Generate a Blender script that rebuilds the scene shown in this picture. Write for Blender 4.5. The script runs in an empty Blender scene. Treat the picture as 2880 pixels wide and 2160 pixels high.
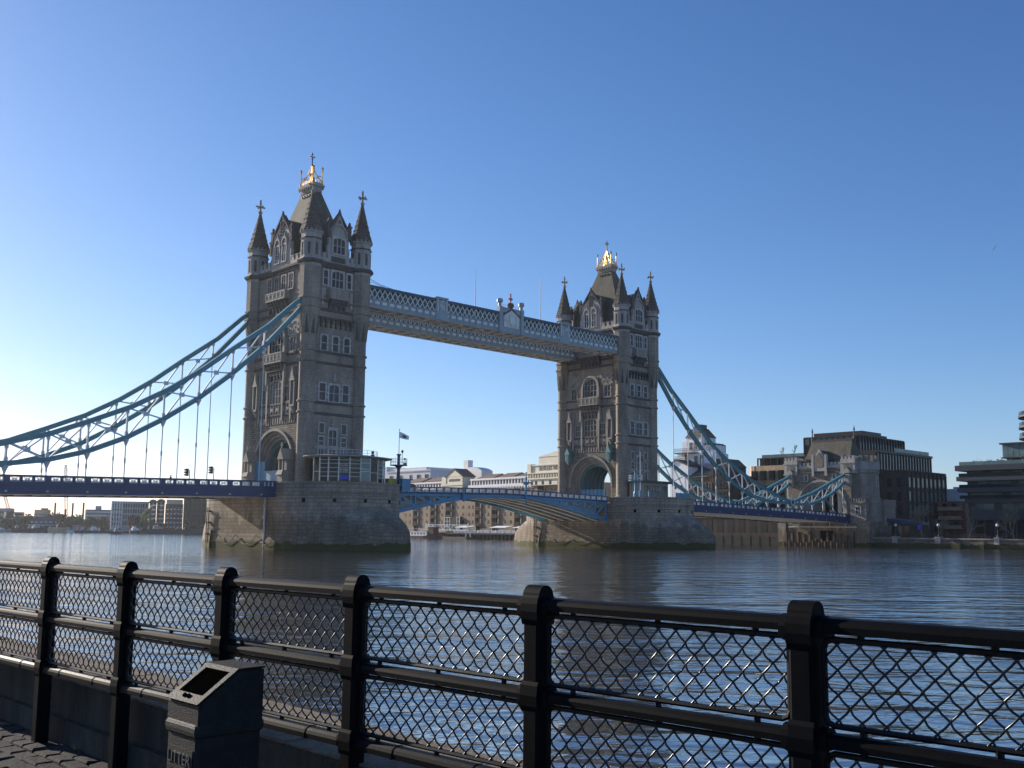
import bpy, math, random
from mathutils import Vector, Matrix
random.seed(7)
S = bpy.context.scene
COL = S.collection

# ------------------------------------------------------------------ camera
CAM = Vector((-100.476, -160.579, 3.302))
cd = bpy.data.cameras.new('camera')
cam = bpy.data.objects.new('camera', cd)
COL.objects.link(cam)
rx, ux, fx = (0.72517705, -0.68848502, 0.01032621), (-0.09542851, -0.08563962, 0.99174556), (0.68191763, 0.72017653, 0.12780499)
cam.matrix_world = Matrix(((rx[0], ux[0], -fx[0], CAM.x), (rx[1], ux[1], -fx[1], CAM.y),
                           (rx[2], ux[2], -fx[2], CAM.z), (0, 0, 0, 1)))
cd.sensor_width = 36.0
cd.lens = 2926.6 / 2880 * 36.0
cd.shift_y = 37.1 / 2880
cd.clip_start = 0.1
cd.clip_end = 6000
S.camera = cam

# ------------------------------------------------------------------ light
SUN_AZ, SUN_EL = math.radians(8.0), math.radians(18.6)   # azimuth from +Y towards -X
W = bpy.data.worlds.new('World')
S.world = W
W.use_nodes = True
wn = W.node_tree.nodes
sky = wn.new('ShaderNodeTexSky')
sky.sky_type = 'NISHITA'
sky.sun_disc = False
sky.sun_elevation = SUN_EL
sky.sun_rotation = -SUN_AZ
sky.altitude = 1200
sky.air_density = 1.0
sky.dust_density = 0.7
sky.ozone_density = 2.0
bg = wn['Background']
tint = wn.new('ShaderNodeMix'); tint.data_type = 'RGBA'; tint.blend_type = 'MULTIPLY'
tint.inputs[0].default_value = 1.0
tint.inputs[7].default_value = (0.66, 0.87, 1.20, 1)      # white balance of the camera
W.node_tree.links.new(sky.outputs[0], tint.inputs[6])
sep, com = wn.new('ShaderNodeSeparateColor'), wn.new('ShaderNodeCombineColor')   # tone response of the camera
W.node_tree.links.new(tint.outputs[2], sep.inputs[0])
for i, (k_, p_) in enumerate(((1.057, 1.3), (1.025, 1.1), (1.175, .95))):
    pw, ml = wn.new('ShaderNodeMath'), wn.new('ShaderNodeMath')
    pw.operation, ml.operation = 'POWER', 'MULTIPLY'
    W.node_tree.links.new(sep.outputs[i], pw.inputs[0]); pw.inputs[1].default_value = p_
    W.node_tree.links.new(pw.outputs[0], ml.inputs[0]); ml.inputs[1].default_value = k_
    W.node_tree.links.new(ml.outputs[0], com.inputs[i])
W.node_tree.links.new(com.outputs[0], bg.inputs[0])
bg.inputs[1].default_value = 0.074
sd = bpy.data.lights.new('sun', 'SUN')
sd.energy = 4.6
sd.angle = math.radians(0.5)
sd.color = (1.0, 0.90, 0.77)
sun = bpy.data.objects.new('sun', sd)
COL.objects.link(sun)
to_sun = Vector((-math.sin(SUN_AZ) * math.cos(SUN_EL), math.cos(SUN_AZ) * math.cos(SUN_EL), math.sin(SUN_EL)))
sun.rotation_euler = (-to_sun).to_track_quat('-Z', 'Y').to_euler()
sun.location = (0, 0, 200)
S.view_settings.view_transform = 'Standard'
S.view_settings.look = 'None'
S.view_settings.exposure = 0.66
S.view_settings.gamma = 1.0

# ------------------------------------------------------------------ materials
def new_mat(name):
    m = bpy.data.materials.new(name)
    m.use_nodes = True
    nt = m.node_tree
    b = nt.nodes['Principled BSDF']
    return m, nt, b, nt.nodes.new, nt.links.new

def noise(nt, scale, detail=4, rough=.6, vec=None, dist=0):
    n = nt.nodes.new('ShaderNodeTexNoise')
    n.inputs['Scale'].default_value = scale
    n.inputs['Detail'].default_value = detail
    n.inputs['Roughness'].default_value = rough
    n.inputs['Distortion'].default_value = dist
    if vec: nt.links.new(vec, n.inputs['Vector'])
    return n

def ramp(nt, fac, stops):
    r = nt.nodes.new('ShaderNodeValToRGB')
    e = r.color_ramp.elements
    while len(e) < len(stops): e.new(.5)
    for el, (p, c) in zip(e, stops):
        el.position = p
        el.color = (*c, 1) if len(c) == 3 else c
    nt.links.new(fac, r.inputs[0])
    return r

def mixc(nt, fac, a, b, mode='MIX'):
    m = nt.nodes.new('ShaderNodeMix')
    m.data_type = 'RGBA'
    m.blend_type = mode
    for i, v in ((0, fac), (6, a), (7, b)):
        if isinstance(v, (int, float)): m.inputs[i].default_value = v
        elif isinstance(v, tuple): m.inputs[i].default_value = (*v, 1)
        else: nt.links.new(v, m.inputs[i])
    return m.outputs[2]

def position(nt):
    return nt.nodes.new('ShaderNodeNewGeometry').outputs['Position']

def scaled(nt, vec, s):
    m = nt.nodes.new('ShaderNodeMapping')
    m.inputs['Scale'].default_value = s
    nt.links.new(vec, m.inputs[0])
    return m.outputs[0]

DARK = ('bronze_cladding', 'clay_roof', 'black_railing_paint', 'black_wire', 'black_post_paint', 'grey_cast_bin', 'black_void', 'granite_setts', 'grimy_concrete', 'rubber', 'asphalt', 'worn_raised_letters', 'gilding')
def plain(name, col, rough=.6, metal=0, var=.25, scale=2.0, bump=0, spec=.5, streak=False, worn=False):
    """painted / cast surface with uneven tone and roughness"""
    m, nt, b, new, link = new_mat(name)
    if name not in DARK: col = tuple(min(.85, c * 1.4) for c in col)
    pos = position(nt)
    v = scaled(nt, pos, (1, 1, .18)) if streak else pos
    n = noise(nt, scale, 5, .65, v)
    n2 = noise(nt, scale * 7, 3, .6, pos)
    lo = tuple(max(0, c * (1 - var)) for c in col)
    hi = tuple(min(1, c * (1 + var)) for c in col)
    r = ramp(nt, n.outputs[0], ((.32, lo), (.68, hi)))
    c = mixc(nt, .35, r.outputs[0], mixc(nt, n2.outputs[0], lo, hi))
    if worn:                                                # rubbed edges and scratches down to pale primer
        w1 = noise(nt, 55, 5, .75, scaled(nt, pos, (1, .22, 1)))
        w2 = noise(nt, 2.2, 2, .5, pos)
        wm = new('ShaderNodeMath'); wm.operation = 'MULTIPLY'
        link(ramp(nt, w1.outputs[0], ((.62, (0, 0, 0)), (.70, (1, 1, 1)))).outputs[0], wm.inputs[0])
        link(ramp(nt, w2.outputs[0], ((.48, (0, 0, 0)), (.62, (1, 1, 1)))).outputs[0], wm.inputs[1])
        c = mixc(nt, wm.outputs[0], c, (.085, .082, .075))
    link(c, b.inputs['Base Color'])
    b.inputs['Roughness'].default_value = rough
    b.inputs['Metallic'].default_value = metal
    b.inputs['Specular IOR Level'].default_value = spec
    if bump:
        bp = new('ShaderNodeBump')
        bp.inputs['Strength'].default_value = bump
        bp.inputs['Distance'].default_value = .02
        link(n2.outputs[0], bp.inputs['Height'])
        link(bp.outputs[0], b.inputs['Normal'])
    return m

def stone(name, c1, c2, mortar, bw=.9, bh=.4, ms=.02, stain=.45, rough=.9, bump=.5, tide=False, bumpd=.04):
    """coursed masonry laid out on metric uv, weathered; tide adds algae at the waterline"""
    m, nt, b, new, link = new_mat(name)
    c1, c2, mortar = (tuple(c * k for c, k in zip(q, (1.98, 1.92, 1.82))) for q in (c1, c2, mortar))
    uv = new('ShaderNodeTexCoord').outputs['UV']
    br = new('ShaderNodeTexBrick')
    br.offset = .5
    link(uv, br.inputs['Vector'])
    br.inputs['Scale'].default_value = 1
    br.inputs['Brick Width'].default_value = bw
    br.inputs['Row Height'].default_value = bh
    br.inputs['Mortar Size'].default_value = ms
    br.inputs['Mortar Smooth'].default_value = .3
    br.inputs['Color1'].default_value = (*c1, 1)
    br.inputs['Color2'].default_value = (*c2, 1)
    br.inputs['Mortar'].default_value = (*mortar, 1)
    pos = position(nt)
    big = noise(nt, .35, 6, .7, scaled(nt, pos, (1, 1, .35)))
    fine = noise(nt, 3.5, 4, .65, pos)
    d = ramp(nt, big.outputs[0], ((.3, (1 - stain,) * 3), (.62, (1.1, 1.08, 1.05))))
    d2 = ramp(nt, fine.outputs[0], ((.25, (.72, .72, .72)), (.75, (1.2, 1.2, 1.2))))
    c = mixc(nt, 1, br.outputs[0], d.outputs[0], 'MULTIPLY')
    c = mixc(nt, 1, c, d2.outputs[0], 'MULTIPLY')
    if tide:
        z = new('ShaderNodeSeparateXYZ'); link(pos, z.inputs[0])
        w = noise(nt, .5, 4, .6, pos)
        mr = new('ShaderNodeMath'); mr.operation = 'MULTIPLY_ADD'
        link(w.outputs[0], mr.inputs[0]); mr.inputs[1].default_value = -2.1; link(z.outputs[2], mr.inputs[2])
        g = ramp(nt, mr.outputs[0], ((.0, (1, 1, 1)), (.16, (0, 0, 0))))
        gc = mixc(nt, fine.outputs[0], (.05, .062, .012), (.12, .125, .035))
        c = mixc(nt, g.outputs[0], c, gc)
        # dark damp band above the weed, with runs
        mr2 = new('ShaderNodeMath'); mr2.operation = 'MULTIPLY_ADD'
        w2 = noise(nt, .8, 5, .7, scaled(nt, pos, (1, 1, .15)))
        link(w2.outputs[0], mr2.inputs[0]); mr2.inputs[1].default_value = -9; link(z.outputs[2], mr2.inputs[2])
        g2 = ramp(nt, mr2.outputs[0], ((.0, (.62, .60, .57)), (.9, (1, 1, 1))))
        c = mixc(nt, 1, c, g2.outputs[0], 'MULTIPLY')
    link(c, b.inputs['Base Color'])
    b.inputs['Roughness'].default_value = rough
    b.inputs['Specular IOR Level'].default_value = .25
    hs = mixc(nt, .35, br.outputs[1], fine.outputs[0])
    bp = new('ShaderNodeBump')
    bp.invert = True
    bp.inputs['Strength'].default_value = bump
    bp.inputs['Distance'].default_value = bumpd
    link(hs, bp.inputs['Height'])
    link(bp.outputs[0], b.inputs['Normal'])
    return m

def glass(name, col=(.02, .025, .03), rough=.06, spec=.3):
    m, nt, b, new, link = new_mat(name)
    n = noise(nt, .6, 2, .5, position(nt))
    c = mixc(nt, n.outputs[0], tuple(x * .4 for x in col), tuple(x * 1.6 for x in col))
    link(c, b.inputs['Base Color'])
    b.inputs['Roughness'].default_value = rough
    b.inputs['Specular IOR Level'].default_value = spec
    bp = new('ShaderNodeBump'); bp.inputs['Strength'].default_value = .05
    link(n.outputs[0], bp.inputs['Height']); link(bp.outputs[0], b.inputs['Normal'])
    return m

M = {}
M['tower'] = stone('tower_granite', (.175, .158, .138), (.148, .134, .118), (.105, .095, .085), 1.1, .42, .025, .5, bump=.35)
M['rubble'] = stone('rubble_granite', (.19, .168, .142), (.11, .098, .085), (.055, .05, .045), .62, .38, .05, .4, bump=.9, bumpd=.1)
M['trim'] = plain('portland_trim', (.215, .195, .168), .85, var=.35, scale=.8, streak=True, bump=.3)
M['pale'] = plain('pale_dressing', (.245, .23, .208), .8, var=.34, scale=1.1, streak=True, bump=.2)
M['dark_trim'] = plain('dark_trim_stone', (.062, .056, .052), .9, var=.4, scale=.8, bump=.3)  # dark trim stone; on the turrets it carries recess shade in its colour
M['slate'] = stone('roof_slate', (.072, .070, .054), (.054, .052, .043), (.034, .032, .028), .5, .35, .02, .45, .75, .3)
M['spire'] = stone('spire_stone', (.085, .074, .064), (.06, .053, .046), (.03, .027, .025), .6, .62, .05, .4, .85, .5)
M['gold'] = plain('gilding', (.8, .5, .15), .38, 1, var=.15, scale=3)
M['iron'] = plain('dark_ironwork', (.035, .03, .028), .5, var=.3)
M['pier'] = stone('pier_granite', (.20, .175, .145), (.15, .132, .112), (.07, .06, .052), 1.5, .62, .035, .5, tide=True, bump=.7, bumpd=.06)
M['wglass'] = glass('dark_window_glass', (.018, .02, .022))
M['teal'] = plain('chain_paint', (.046, .165, .195), .45, var=.2, scale=1.2)
M['white'] = plain('white_paint', (.46, .46, .45), .5, var=.12, scale=1.5)
M['web'] = plain('pale_web_paint', (.40, .43, .44), .5, var=.15, scale=1.5)
M['navy'] = plain('navy_paint', (.007, .028, .090), .42, var=.22, scale=1.0, streak=True)
M['sky_blue'] = plain('light_blue_paint', (.045, .17, .27), .45, var=.2, scale=1.0)
M['cream'] = plain('soffit_paint', (.37, .365, .34), .7, var=.3, scale=.9)
M['walk'] = plain('walkway_paint', (.19, .24, .265), .5, var=.22, scale=1.0, streak=True)
M['walk_dark'] = plain('walkway_roof_paint', (.04, .075, .115), .5, var=.2, scale=1.2)
M['lattice'] = plain('lattice_paint', (.46, .48, .45), .5, var=.18, scale=1.2)
M['blue_glass'] = glass('walkway_glass', (.10, .15, .17), .15)
M['patina'] = plain('bronze_patina', (.065, .165, .165), .6, var=.3)
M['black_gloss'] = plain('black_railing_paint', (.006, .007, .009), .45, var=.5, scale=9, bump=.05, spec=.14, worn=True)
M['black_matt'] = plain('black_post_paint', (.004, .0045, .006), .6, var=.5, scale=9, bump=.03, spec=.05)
M['wire'] = plain('black_wire', (.006, .006, .010), .3, var=.4, scale=14, spec=.6)
M['asphalt'] = plain('asphalt', (.05, .05, .05), .9, var=.3)
M['concrete'] = plain('grimy_concrete', (.055, .053, .046), .95, var=.6, scale=3.5, streak=True, bump=.6, spec=.2)
M['coping'] = plain('coping_granite', (.14, .115, .085), .9, var=.5, scale=11, bump=.8, spec=.2)
M['bin'] = plain('grey_cast_bin', (.026, .027, .027), .6, var=.35, scale=18, bump=.35, spec=.12)
M['black'] = plain('black_void', (.002, .002, .002), 1, var=.1, spec=0)  # even black, stands in for the dark inside holes
M['bin_letter'] = plain('worn_raised_letters', (.085, .085, .08), .55, var=.3, scale=20)
M['red'] = plain('red_paint', (.28, .035, .03), .5, var=.2)
M['hull'] = plain('maroon_hull_paint', (.05, .012, .012), .4, var=.2)
M['bark'] = plain('winter_bark', (.15, .12, .085), .9, var=.4, scale=3)
M['brick'] = stone('london_stock_brick', (.19, .152, .115), (.145, .115, .088), (.13, .11, .09), .45, .15, .02, .35, .9, .3)
M['brick_dark'] = stone('dark_brick', (.048, .038, .030), (.035, .028, .023), (.026, .023, .02), .45, .15, .02, .3, .9, .3)
M['brick_beige'] = stone('beige_brick', (.36, .265, .165), (.29, .215, .135), (.24, .19, .13), .45, .15, .02, .25, .9, .3)
M['brick_red'] = stone('red_brick', (.16, .06, .04), (.12, .045, .033), (.1, .07, .06), .45, .15, .02, .3, .9, .3)
M['stucco'] = plain('grey_stucco', (.50, .50, .50), .8, var=.1, scale=.5)
M['creamstucco'] = plain('cream_stucco', (.48, .44, .34), .8, var=.12, scale=.5)
M['whiteboard'] = plain('white_weatherboard', (.60, .60, .62), .7, var=.15, scale=.6, streak=True)
M['bronze'] = plain('bronze_cladding', (.016, .012, .010), .45, .3, var=.3, scale=.7)
M['greyclad'] = plain('grey_cladding', (.026, .030, .036), .5, var=.2, scale=.5)
M['redroof'] = plain('clay_roof', (.15, .085, .065), .85, var=.3, scale=.8)
M['mod_glass'] = glass('reflective_glass', (.012, .02, .02), .08, .22)
M['office_glass'] = glass('office_glass', (.13, .165, .16), .1, .5)  # base colour lightened in place of sky reflected in the panes
M['dressing'] = plain('window_dressing', (.31, .30, .285), .8, var=.3, scale=1.3, streak=True, bump=.2)
M['twig'] = plain('lit_twigs', (.17, .14, .10), .9, var=.4, scale=2)  # bark colour lightened in place of reflected light on the embankment trees
M['pale_glass'] = glass('pale_glass', (.15, .21, .205), .12, .3)
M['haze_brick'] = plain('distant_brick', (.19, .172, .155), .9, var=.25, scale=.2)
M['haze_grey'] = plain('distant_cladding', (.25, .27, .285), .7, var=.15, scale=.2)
M['barge'] = plain('barge_steel', (.035, .033, .032), .7, var=.4, scale=.6)
M['rust'] = plain('rusty_steel', (.10, .055, .035), .8, var=.4, scale=.8)
M['timber'] = plain('wharf_timber', (.07, .055, .04), .9, var=.5, scale=1.2, streak=True)
M['flag'] = plain('flag_cloth', (.55, .56, .52), .9, var=.1)
M['flag_dark'] = plain('flag_emblem', (.06, .06, .075), .9, var=.2)
M['sign_blue'] = plain('blue_sign', (.02, .04, .45), .5, var=.1)
M['yellow'] = plain('olive_yellow', (.28, .27, .05), .6, var=.2)
M['car_paint'] = plain('silver_car_paint', (.45, .46, .48), .3, .3, var=.05)
M['car_dark'] = plain('dark_car_paint', (.02, .022, .028), .25, .2, var=.05)
M['tyre'] = plain('rubber', (.012, .012, .012), .8)
M['skin'] = plain('skin', (.42, .26, .19), .6, var=.1)
M['cloth'] = plain('dark_coat', (.03, .03, .04), .9, var=.2)
M['awning'] = plain('awning_canvas', (.62, .62, .60), .8, var=.1)
M['stuff_mix'] = plain('mixed_clutter', (.20, .19, .18), .8, var=.8, scale=1.4)

def leafmat(name, c):
    m, nt, b, new, link = new_mat(name)
    n = noise(nt, .9, 3, .6, position(nt))
    link(mixc(nt, n.outputs[0], tuple(x * .45 for x in c), tuple(min(1, x * 1.7) for x in c)), b.inputs['Base Color'])
    b.inputs['Roughness'].default_value = .8
    return m
M['leaf'] = leafmat('leaf_green', (.075, .085, .03))
M['leaf_olive'] = leafmat('leaf_olive', (.13, .115, .06))
M['leaf_pale'] = leafmat('leaf_pale', (.24, .24, .10))
M['leaf_red'] = leafmat('leaf_red', (.13, .05, .045))

# ------------------------------------------------------------------ mesh builder
class MB:
    def __init__(s): s.v, s.f = [], []
    def add(s, vs, fs):
        o = len(s.v)
        s.v += [tuple(p) for p in vs]
        s.f += [tuple(i + o for i in f) for f in fs]
        return s
    def box(s, x0, x1, y0, y1, z0, z1):
        x0, x1 = min(x0, x1), max(x0, x1); y0, y1 = min(y0, y1), max(y0, y1); z0, z1 = min(z0, z1), max(z0, z1)
        return s.add([(x0, y0, z0), (x1, y0, z0), (x1, y1, z0), (x0, y1, z0), (x0, y0, z1), (x1, y0, z1), (x1, y1, z1), (x0, y1, z1)],
                     [(0, 3, 2, 1), (4, 5, 6, 7), (0, 1, 5, 4), (1, 2, 6, 5), (2, 3, 7, 6), (3, 0, 4, 7)])
    def frustum(s, x0, x1, y0, y1, z0, X0, X1, Y0, Y1, z1):
        return s.add([(x0, y0, z0), (x1, y0, z0), (x1, y1, z0), (x0, y1, z0), (X0, Y0, z1), (X1, Y0, z1), (X1, Y1, z1), (X0, Y1, z1)],
                     [(0, 3, 2, 1), (4, 5, 6, 7), (0, 1, 5, 4), (1, 2, 6, 5), (2, 3, 7, 6), (3, 0, 4, 7)])
    def prism(s, poly, axis, a, b):
        """poly: 2d outline; axis 'x': (y,z) along x; 'y': (x,z) along y; 'z': (x,y) along z"""
        n = len(poly)
        P = {'x': lambda p, t: (t, p[0], p[1]), 'y': lambda p, t: (p[0], t, p[1]), 'z': lambda p, t: (p[0], p[1], t)}[axis]
        ar = sum(poly[i][0] * poly[(i + 1) % n][1] - poly[(i + 1) % n][0] * poly[i][1] for i in range(n))
        if (ar < 0) != (axis == 'y'): poly = poly[::-1]
        if a > b: a, b = b, a
        vs = [P(p, a) for p in poly] + [P(p, b) for p in poly]
        fs = [tuple(range(n))[::-1], tuple(range(n, 2 * n))]
        fs += [(i, (i + 1) % n, n + (i + 1) % n, n + i) for i in range(n)]
        return s.add(vs, fs)
    def cyl(s, p, q, r0, r1=None, n=8, rot=0):
        r1 = r0 if r1 is None else r1
        p, q = Vector(p), Vector(q)
        d = (q - p).normalized()
        u = d.orthogonal().normalized() if abs(d.z) < .999 else Vector((1, 0, 0))
        w = d.cross(u)
        vs = []
        for c, r in ((p, r0), (q, r1)):
            for i in range(n):
                a = 2 * math.pi * i / n + rot
                vs.append(c + r * (math.cos(a) * u + math.sin(a) * w))
        return s.add(vs, [tuple(range(n))[::-1], tuple(range(n, 2 * n))] + [(i, (i + 1) % n, n + (i + 1) % n, n + i) for i in range(n)])
    def tube(s, pts, r, n=5):
        pts = [Vector(p) for p in pts]
        o, vs, fs = len(s.v), [], []
        ref = None
        for k, p in enumerate(pts):
            d = (pts[min(k + 1, len(pts) - 1)] - pts[max(k - 1, 0)]).normalized()
            if ref is None: ref = d.orthogonal().normalized()
            u = (ref - d * ref.dot(d)).normalized(); ref = u
            w = d.cross(u)
            rr = r[k] if isinstance(r, (list, tuple)) else r
            vs += [p + rr * (math.cos(2 * math.pi * i / n) * u + math.sin(2 * math.pi * i / n) * w) for i in range(n)]
        for k in range(len(pts) - 1):
            for i in range(n):
                a = k * n + i; b = k * n + (i + 1) % n
                fs.append((a, b, b + n, a + n))
        fs += [tuple(range(n))[::-1], tuple(range(len(vs) - n, len(vs)))]
        return s.add(vs, fs)
    def lathe(s, cx, cy, prof, n=16, rot=0):
        vs, fs = [], []
        for r, z in prof:
            for i in range(n):
                a = 2 * math.pi * i / n + rot
                vs.append((cx + r * math.cos(a), cy + r * math.sin(a), z))
        for k in range(len(prof) - 1):
            for i in range(n):
                a = k * n + i; b = k * n + (i + 1) % n
                fs.append((a, b, b + n, a + n))
        fs += [tuple(range(n))[::-1], tuple(range(len(vs) - n, len(vs)))]
        return s.add(vs, fs)
    def beam(s, p, q, w, h, up=(0, 0, 1)):
        """box from p to q, w across, h along 'up'"""
        p, q = Vector(p), Vector(q)
        d = (q - p).normalized(); up = Vector(up)
        x = d.cross(up)
        if x.length < 1e-4: x = d.orthogonal()
        x = x.normalized() * w / 2
        z = x.cross(d).normalized() * h / 2
        vs = [c + a * x + b * z for c in (p, q) for a, b in ((-1, -1), (1, -1), (1, 1), (-1, 1))]
        return s.add(vs, [(0, 1, 2, 3), (7, 6, 5, 4), (0, 4, 5, 1), (1, 5, 6, 2), (2, 6, 7, 3), (3, 7, 4, 0)])
    def sweep(s, pts, y0, y1, h0, h1):
        """strip following a line of (x, z) points; y0..y1 wide, from h0 to h1 measured along the line's normal"""
        vs, fs = [], []
        n = len(pts)
        for k, (x, z) in enumerate(pts):
            a, b = pts[max(k - 1, 0)], pts[min(k + 1, n - 1)]
            dx, dz = b[0] - a[0], b[1] - a[1]
            L = math.hypot(dx, dz); nx, nz = -dz / L, dx / L
            if nz < 0: nx, nz = -nx, -nz
            for y, h in ((y0, h0), (y1, h0), (y1, h1), (y0, h1)): vs.append((x + nx * h, y, z + nz * h))
        for k in range(n - 1):
            for i in range(4):
                a = 4 * k + i; b = 4 * k + (i + 1) % 4
                fs.append((a, b, b + 4, a + 4))
        fs += [(3, 2, 1, 0), tuple(range(4 * n - 4, 4 * n))]
        return s.add(vs, fs)
    def ball(s, c, r, n=8, sx=1, sy=1, sz=1):
        m = n // 2 + 1
        prof = [(max(r * math.sin(math.pi * k / m), 1e-3), -r * math.cos(math.pi * k / m)) for k in range(m + 1)]
        o = len(s.v)
        s.lathe(0, 0, prof, n)
        for i in range(o, len(s.v)):
            x, y, z = s.v[i]; s.v[i] = (c[0] + x * sx, c[1] + y * sy, c[2] + z * sz)
        return s
    def turn(s, about, ang, start=0):
        ca, sa = math.cos(ang), math.sin(ang)
        for i in range(start, len(s.v)):
            x, y, z = s.v[i]; x -= about[0]; y -= about[1]
            s.v[i] = (about[0] + x * ca - y * sa, about[1] + x * sa + y * ca, z)
        return s
    def build(s, name, mat, parent=None, smooth=False, at=None):
        off = world_loc(parent) if parent else Vector(at or (0, 0, 0))
        me = bpy.data.meshes.new(name)
        me.from_pydata([(x - off.x, y - off.y, z - off.z) for x, y, z in s.v], [], s.f)
        me.validate()
        me.materials.append(M[mat] if isinstance(mat, str) else mat)
        uvl = me.uv_layers.new(name='metric')
        for p in me.polygons:
            n = p.normal
            if abs(n.z) > .85: t, b = Vector((1, 0, 0)), Vector((0, 1, 0))
            else:
                t = Vector((-n.y, n.x, 0)).normalized(); b = n.cross(t)
            for li in p.loop_indices:
                co = Vector(s.v[me.loops[li].vertex_index])
                uvl.data[li].uv = (co.dot(t), co.dot(b))
            p.use_smooth = smooth
        o = bpy.data.objects.new(name, me)
        COL.objects.link(o)
        if parent: o.parent = parent
        else: o.location = off
        return o

LOC = {}
def world_loc(o):
    v = Vector((0, 0, 0))
    while o: v += o.location; o = o.parent
    return v
def tag(o, label, cat, group=None):
    o['label'] = label; o['category'] = cat
    if group: o['group'] = group
    return o
def thing(name, loc, label, cat, group=None):
    o = bpy.data.objects.new(name, None)
    COL.objects.link(o); o.location = loc; o.empty_display_size = .5
    return tag(o, label, cat, group)
def structure(o): o['kind'] = 'structure'; return o
def dup(o, parent=None, shift=(0, 0, 0)):
    c = o.copy(); COL.objects.link(c)
    if parent: c.parent = parent
    else: c.location = o.location + Vector(shift)
    for ch in list(KIDS(o)): dup(ch, c)
    return c
def KIDS(o): return [x for x in bpy.data.objects if x.parent == o]
def lettering(txt, size, depth, mat, parent, origin, xdir, ydir, name='lettering', align='CENTER', width=None):
    cu = bpy.data.curves.new(name, 'FONT')
    cu.body = txt; cu.size = size; cu.extrude = depth; cu.align_x = align; cu.align_y = 'CENTER'
    t = bpy.data.objects.new(name, cu); COL.objects.link(t)
    bpy.context.view_layer.update()
    me = bpy.data.meshes.new_from_object(t)
    bpy.data.objects.remove(t)
    X, Y = Vector(xdir), Vector(ydir); Z = X.cross(Y)
    off = Vector(origin) - world_loc(parent)
    k = 1
    if width:
        xs = [v.co.x for v in me.vertices]; k = width / (max(xs) - min(xs))
    for v in me.vertices: v.co = off + X * v.co.x * k + Y * v.co.y + Z * v.co.z
    me.materials.append(M[mat])
    o = bpy.data.objects.new(name, me); COL.objects.link(o); o.parent = parent
    return o

# face frames: u runs along the face, d outward
def fpt(face, plane, u, z, d):
    return (u, plane - d, z) if face == 'W' else (plane - d, u, z) if face == 'N' else (u, plane + d, z) if face == 'E' else (plane + d, u, z)
def fbox(mb, face, plane, u0, u1, z0, z1, d0, d1):
    a, b = fpt(face, plane, u0, z0, d0), fpt(face, plane, u1, z1, d1)
    return mb.box(a[0], b[0], a[1], b[1], a[2], b[2])
def fprism(mb, face, plane, poly, d0, d1):
    s = -1 if face in 'WN' else 1
    return mb.prism(poly, 'y' if face in 'WE' else 'x', plane + s * d0, plane + s * d1)

def window(par, face, plane, uc, z0, z1, w, lights=1, rows=1, fw=.19, fm='dressing', gm='wglass', arch=False, quoin=False, dep=.16, hood=False, sub=True, bar=.065):
    f = MB(); h = w / 2
    if quoin:
        k = 0; z = z0
        while z < z1 - .05:
            e = fw * (1.55 if k % 2 else 1.0); zt = min(z + .42, z1)
            fbox(f, face, plane, uc - h - e, uc - h, z, zt, 0, dep); fbox(f, face, plane, uc + h, uc + h + e, z, zt, 0, dep)
            z = zt; k += 1
    else:
        fbox(f, face, plane, uc - h - fw, uc - h, z0, z1, 0, dep); fbox(f, face, plane, uc + h, uc + h + fw, z0, z1, 0, dep)
    fbox(f, face, plane, uc - h - fw * 1.3, uc + h + fw * 1.3, z0 - fw * .8, z0, 0, dep + .1)
    if arch:
        n = 8; zs = z1 - h * (.9 if arch is True else arch)
        inner = [(uc + h * math.cos(math.pi * i / n), zs + (z1 - zs) * math.sin(math.pi * i / n)) for i in range(n + 1)]
        outer = [(uc - h - fw, z1 + fw), (uc + h + fw, z1 + fw)]
        fprism(f, face, plane, inner[:n // 2 + 1] + [(uc, z1 + fw), (uc + h + fw, z1 + fw), (uc + h + fw, zs)], 0, dep + .012)
        fprism(f, face, plane, inner[n // 2:] + [(uc - h - fw, zs), (uc - h - fw, z1 + fw), (uc, z1 + fw)], 0, dep + .010)
    else:
        fbox(f, face, plane, uc - h - fw, uc + h + fw, z1, z1 + fw, 0, dep)
    if hood: fbox(f, face, plane, uc - h - fw - .15, uc + h + fw + .15, z1 + fw, z1 + fw + .18, 0, dep + .14)
    for i in range(1, lights): fbox(f, face, plane, uc - h + w * i / lights - bar, uc - h + w * i / lights + bar, z0, z1, 0, dep * .8)
    for i in range(1, rows): fbox(f, face, plane, uc - h, uc + h, z0 + (z1 - z0) * i / rows - bar * .8, z0 + (z1 - z0) * i / rows + bar * .8, 0, dep * .7)
    o = f.build('window', fm, par)
    if sub:
        g = MB(); fbox(g, face, plane, uc - h, uc + h, z0, z1, -.05, .035)
        g.build('pane', gm, o)
    return o

def pane(par, face, plane, uc, z0, z1, w, gm='wglass', name='window', d=.04):
    g = MB(); fbox(g, face, plane, uc - w / 2, uc + w / 2, z0, z1, -.3, d)
    return g.build(name, gm, par)
def arch_pts(uc, hw, z0, zs, zc, n=14):
    return [(uc - hw, z0)] + [(uc - hw * math.cos(math.pi * i / n), zs + (zc - zs) * math.sin(math.pi * i / n)) for i in range(n + 1)] + [(uc + hw, z0)]
def ring(mb, axis, hwo, zco, hwi, zci, z0, zs, a, b, uc=0, n=14):
    o, i = arch_pts(uc, hwo, z0, zs, zco, n), arch_pts(uc, hwi, z0, zs, zci, n)
    for k in range(len(o) - 1): mb.prism([o[k], o[k + 1], i[k + 1], i[k]], axis, a, b)
    return mb
# ------------------------------------------------------------------ bridge towers
TB = 10.0            # roadway level at the piers
NX, WY = -5.6, -9.5  # wall planes (landward / upstream)
SX = 82.3            # distance between tower centres
STR = (23.06, 24.91, 31.85, 33.72, 41.2, 42.7)

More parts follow.
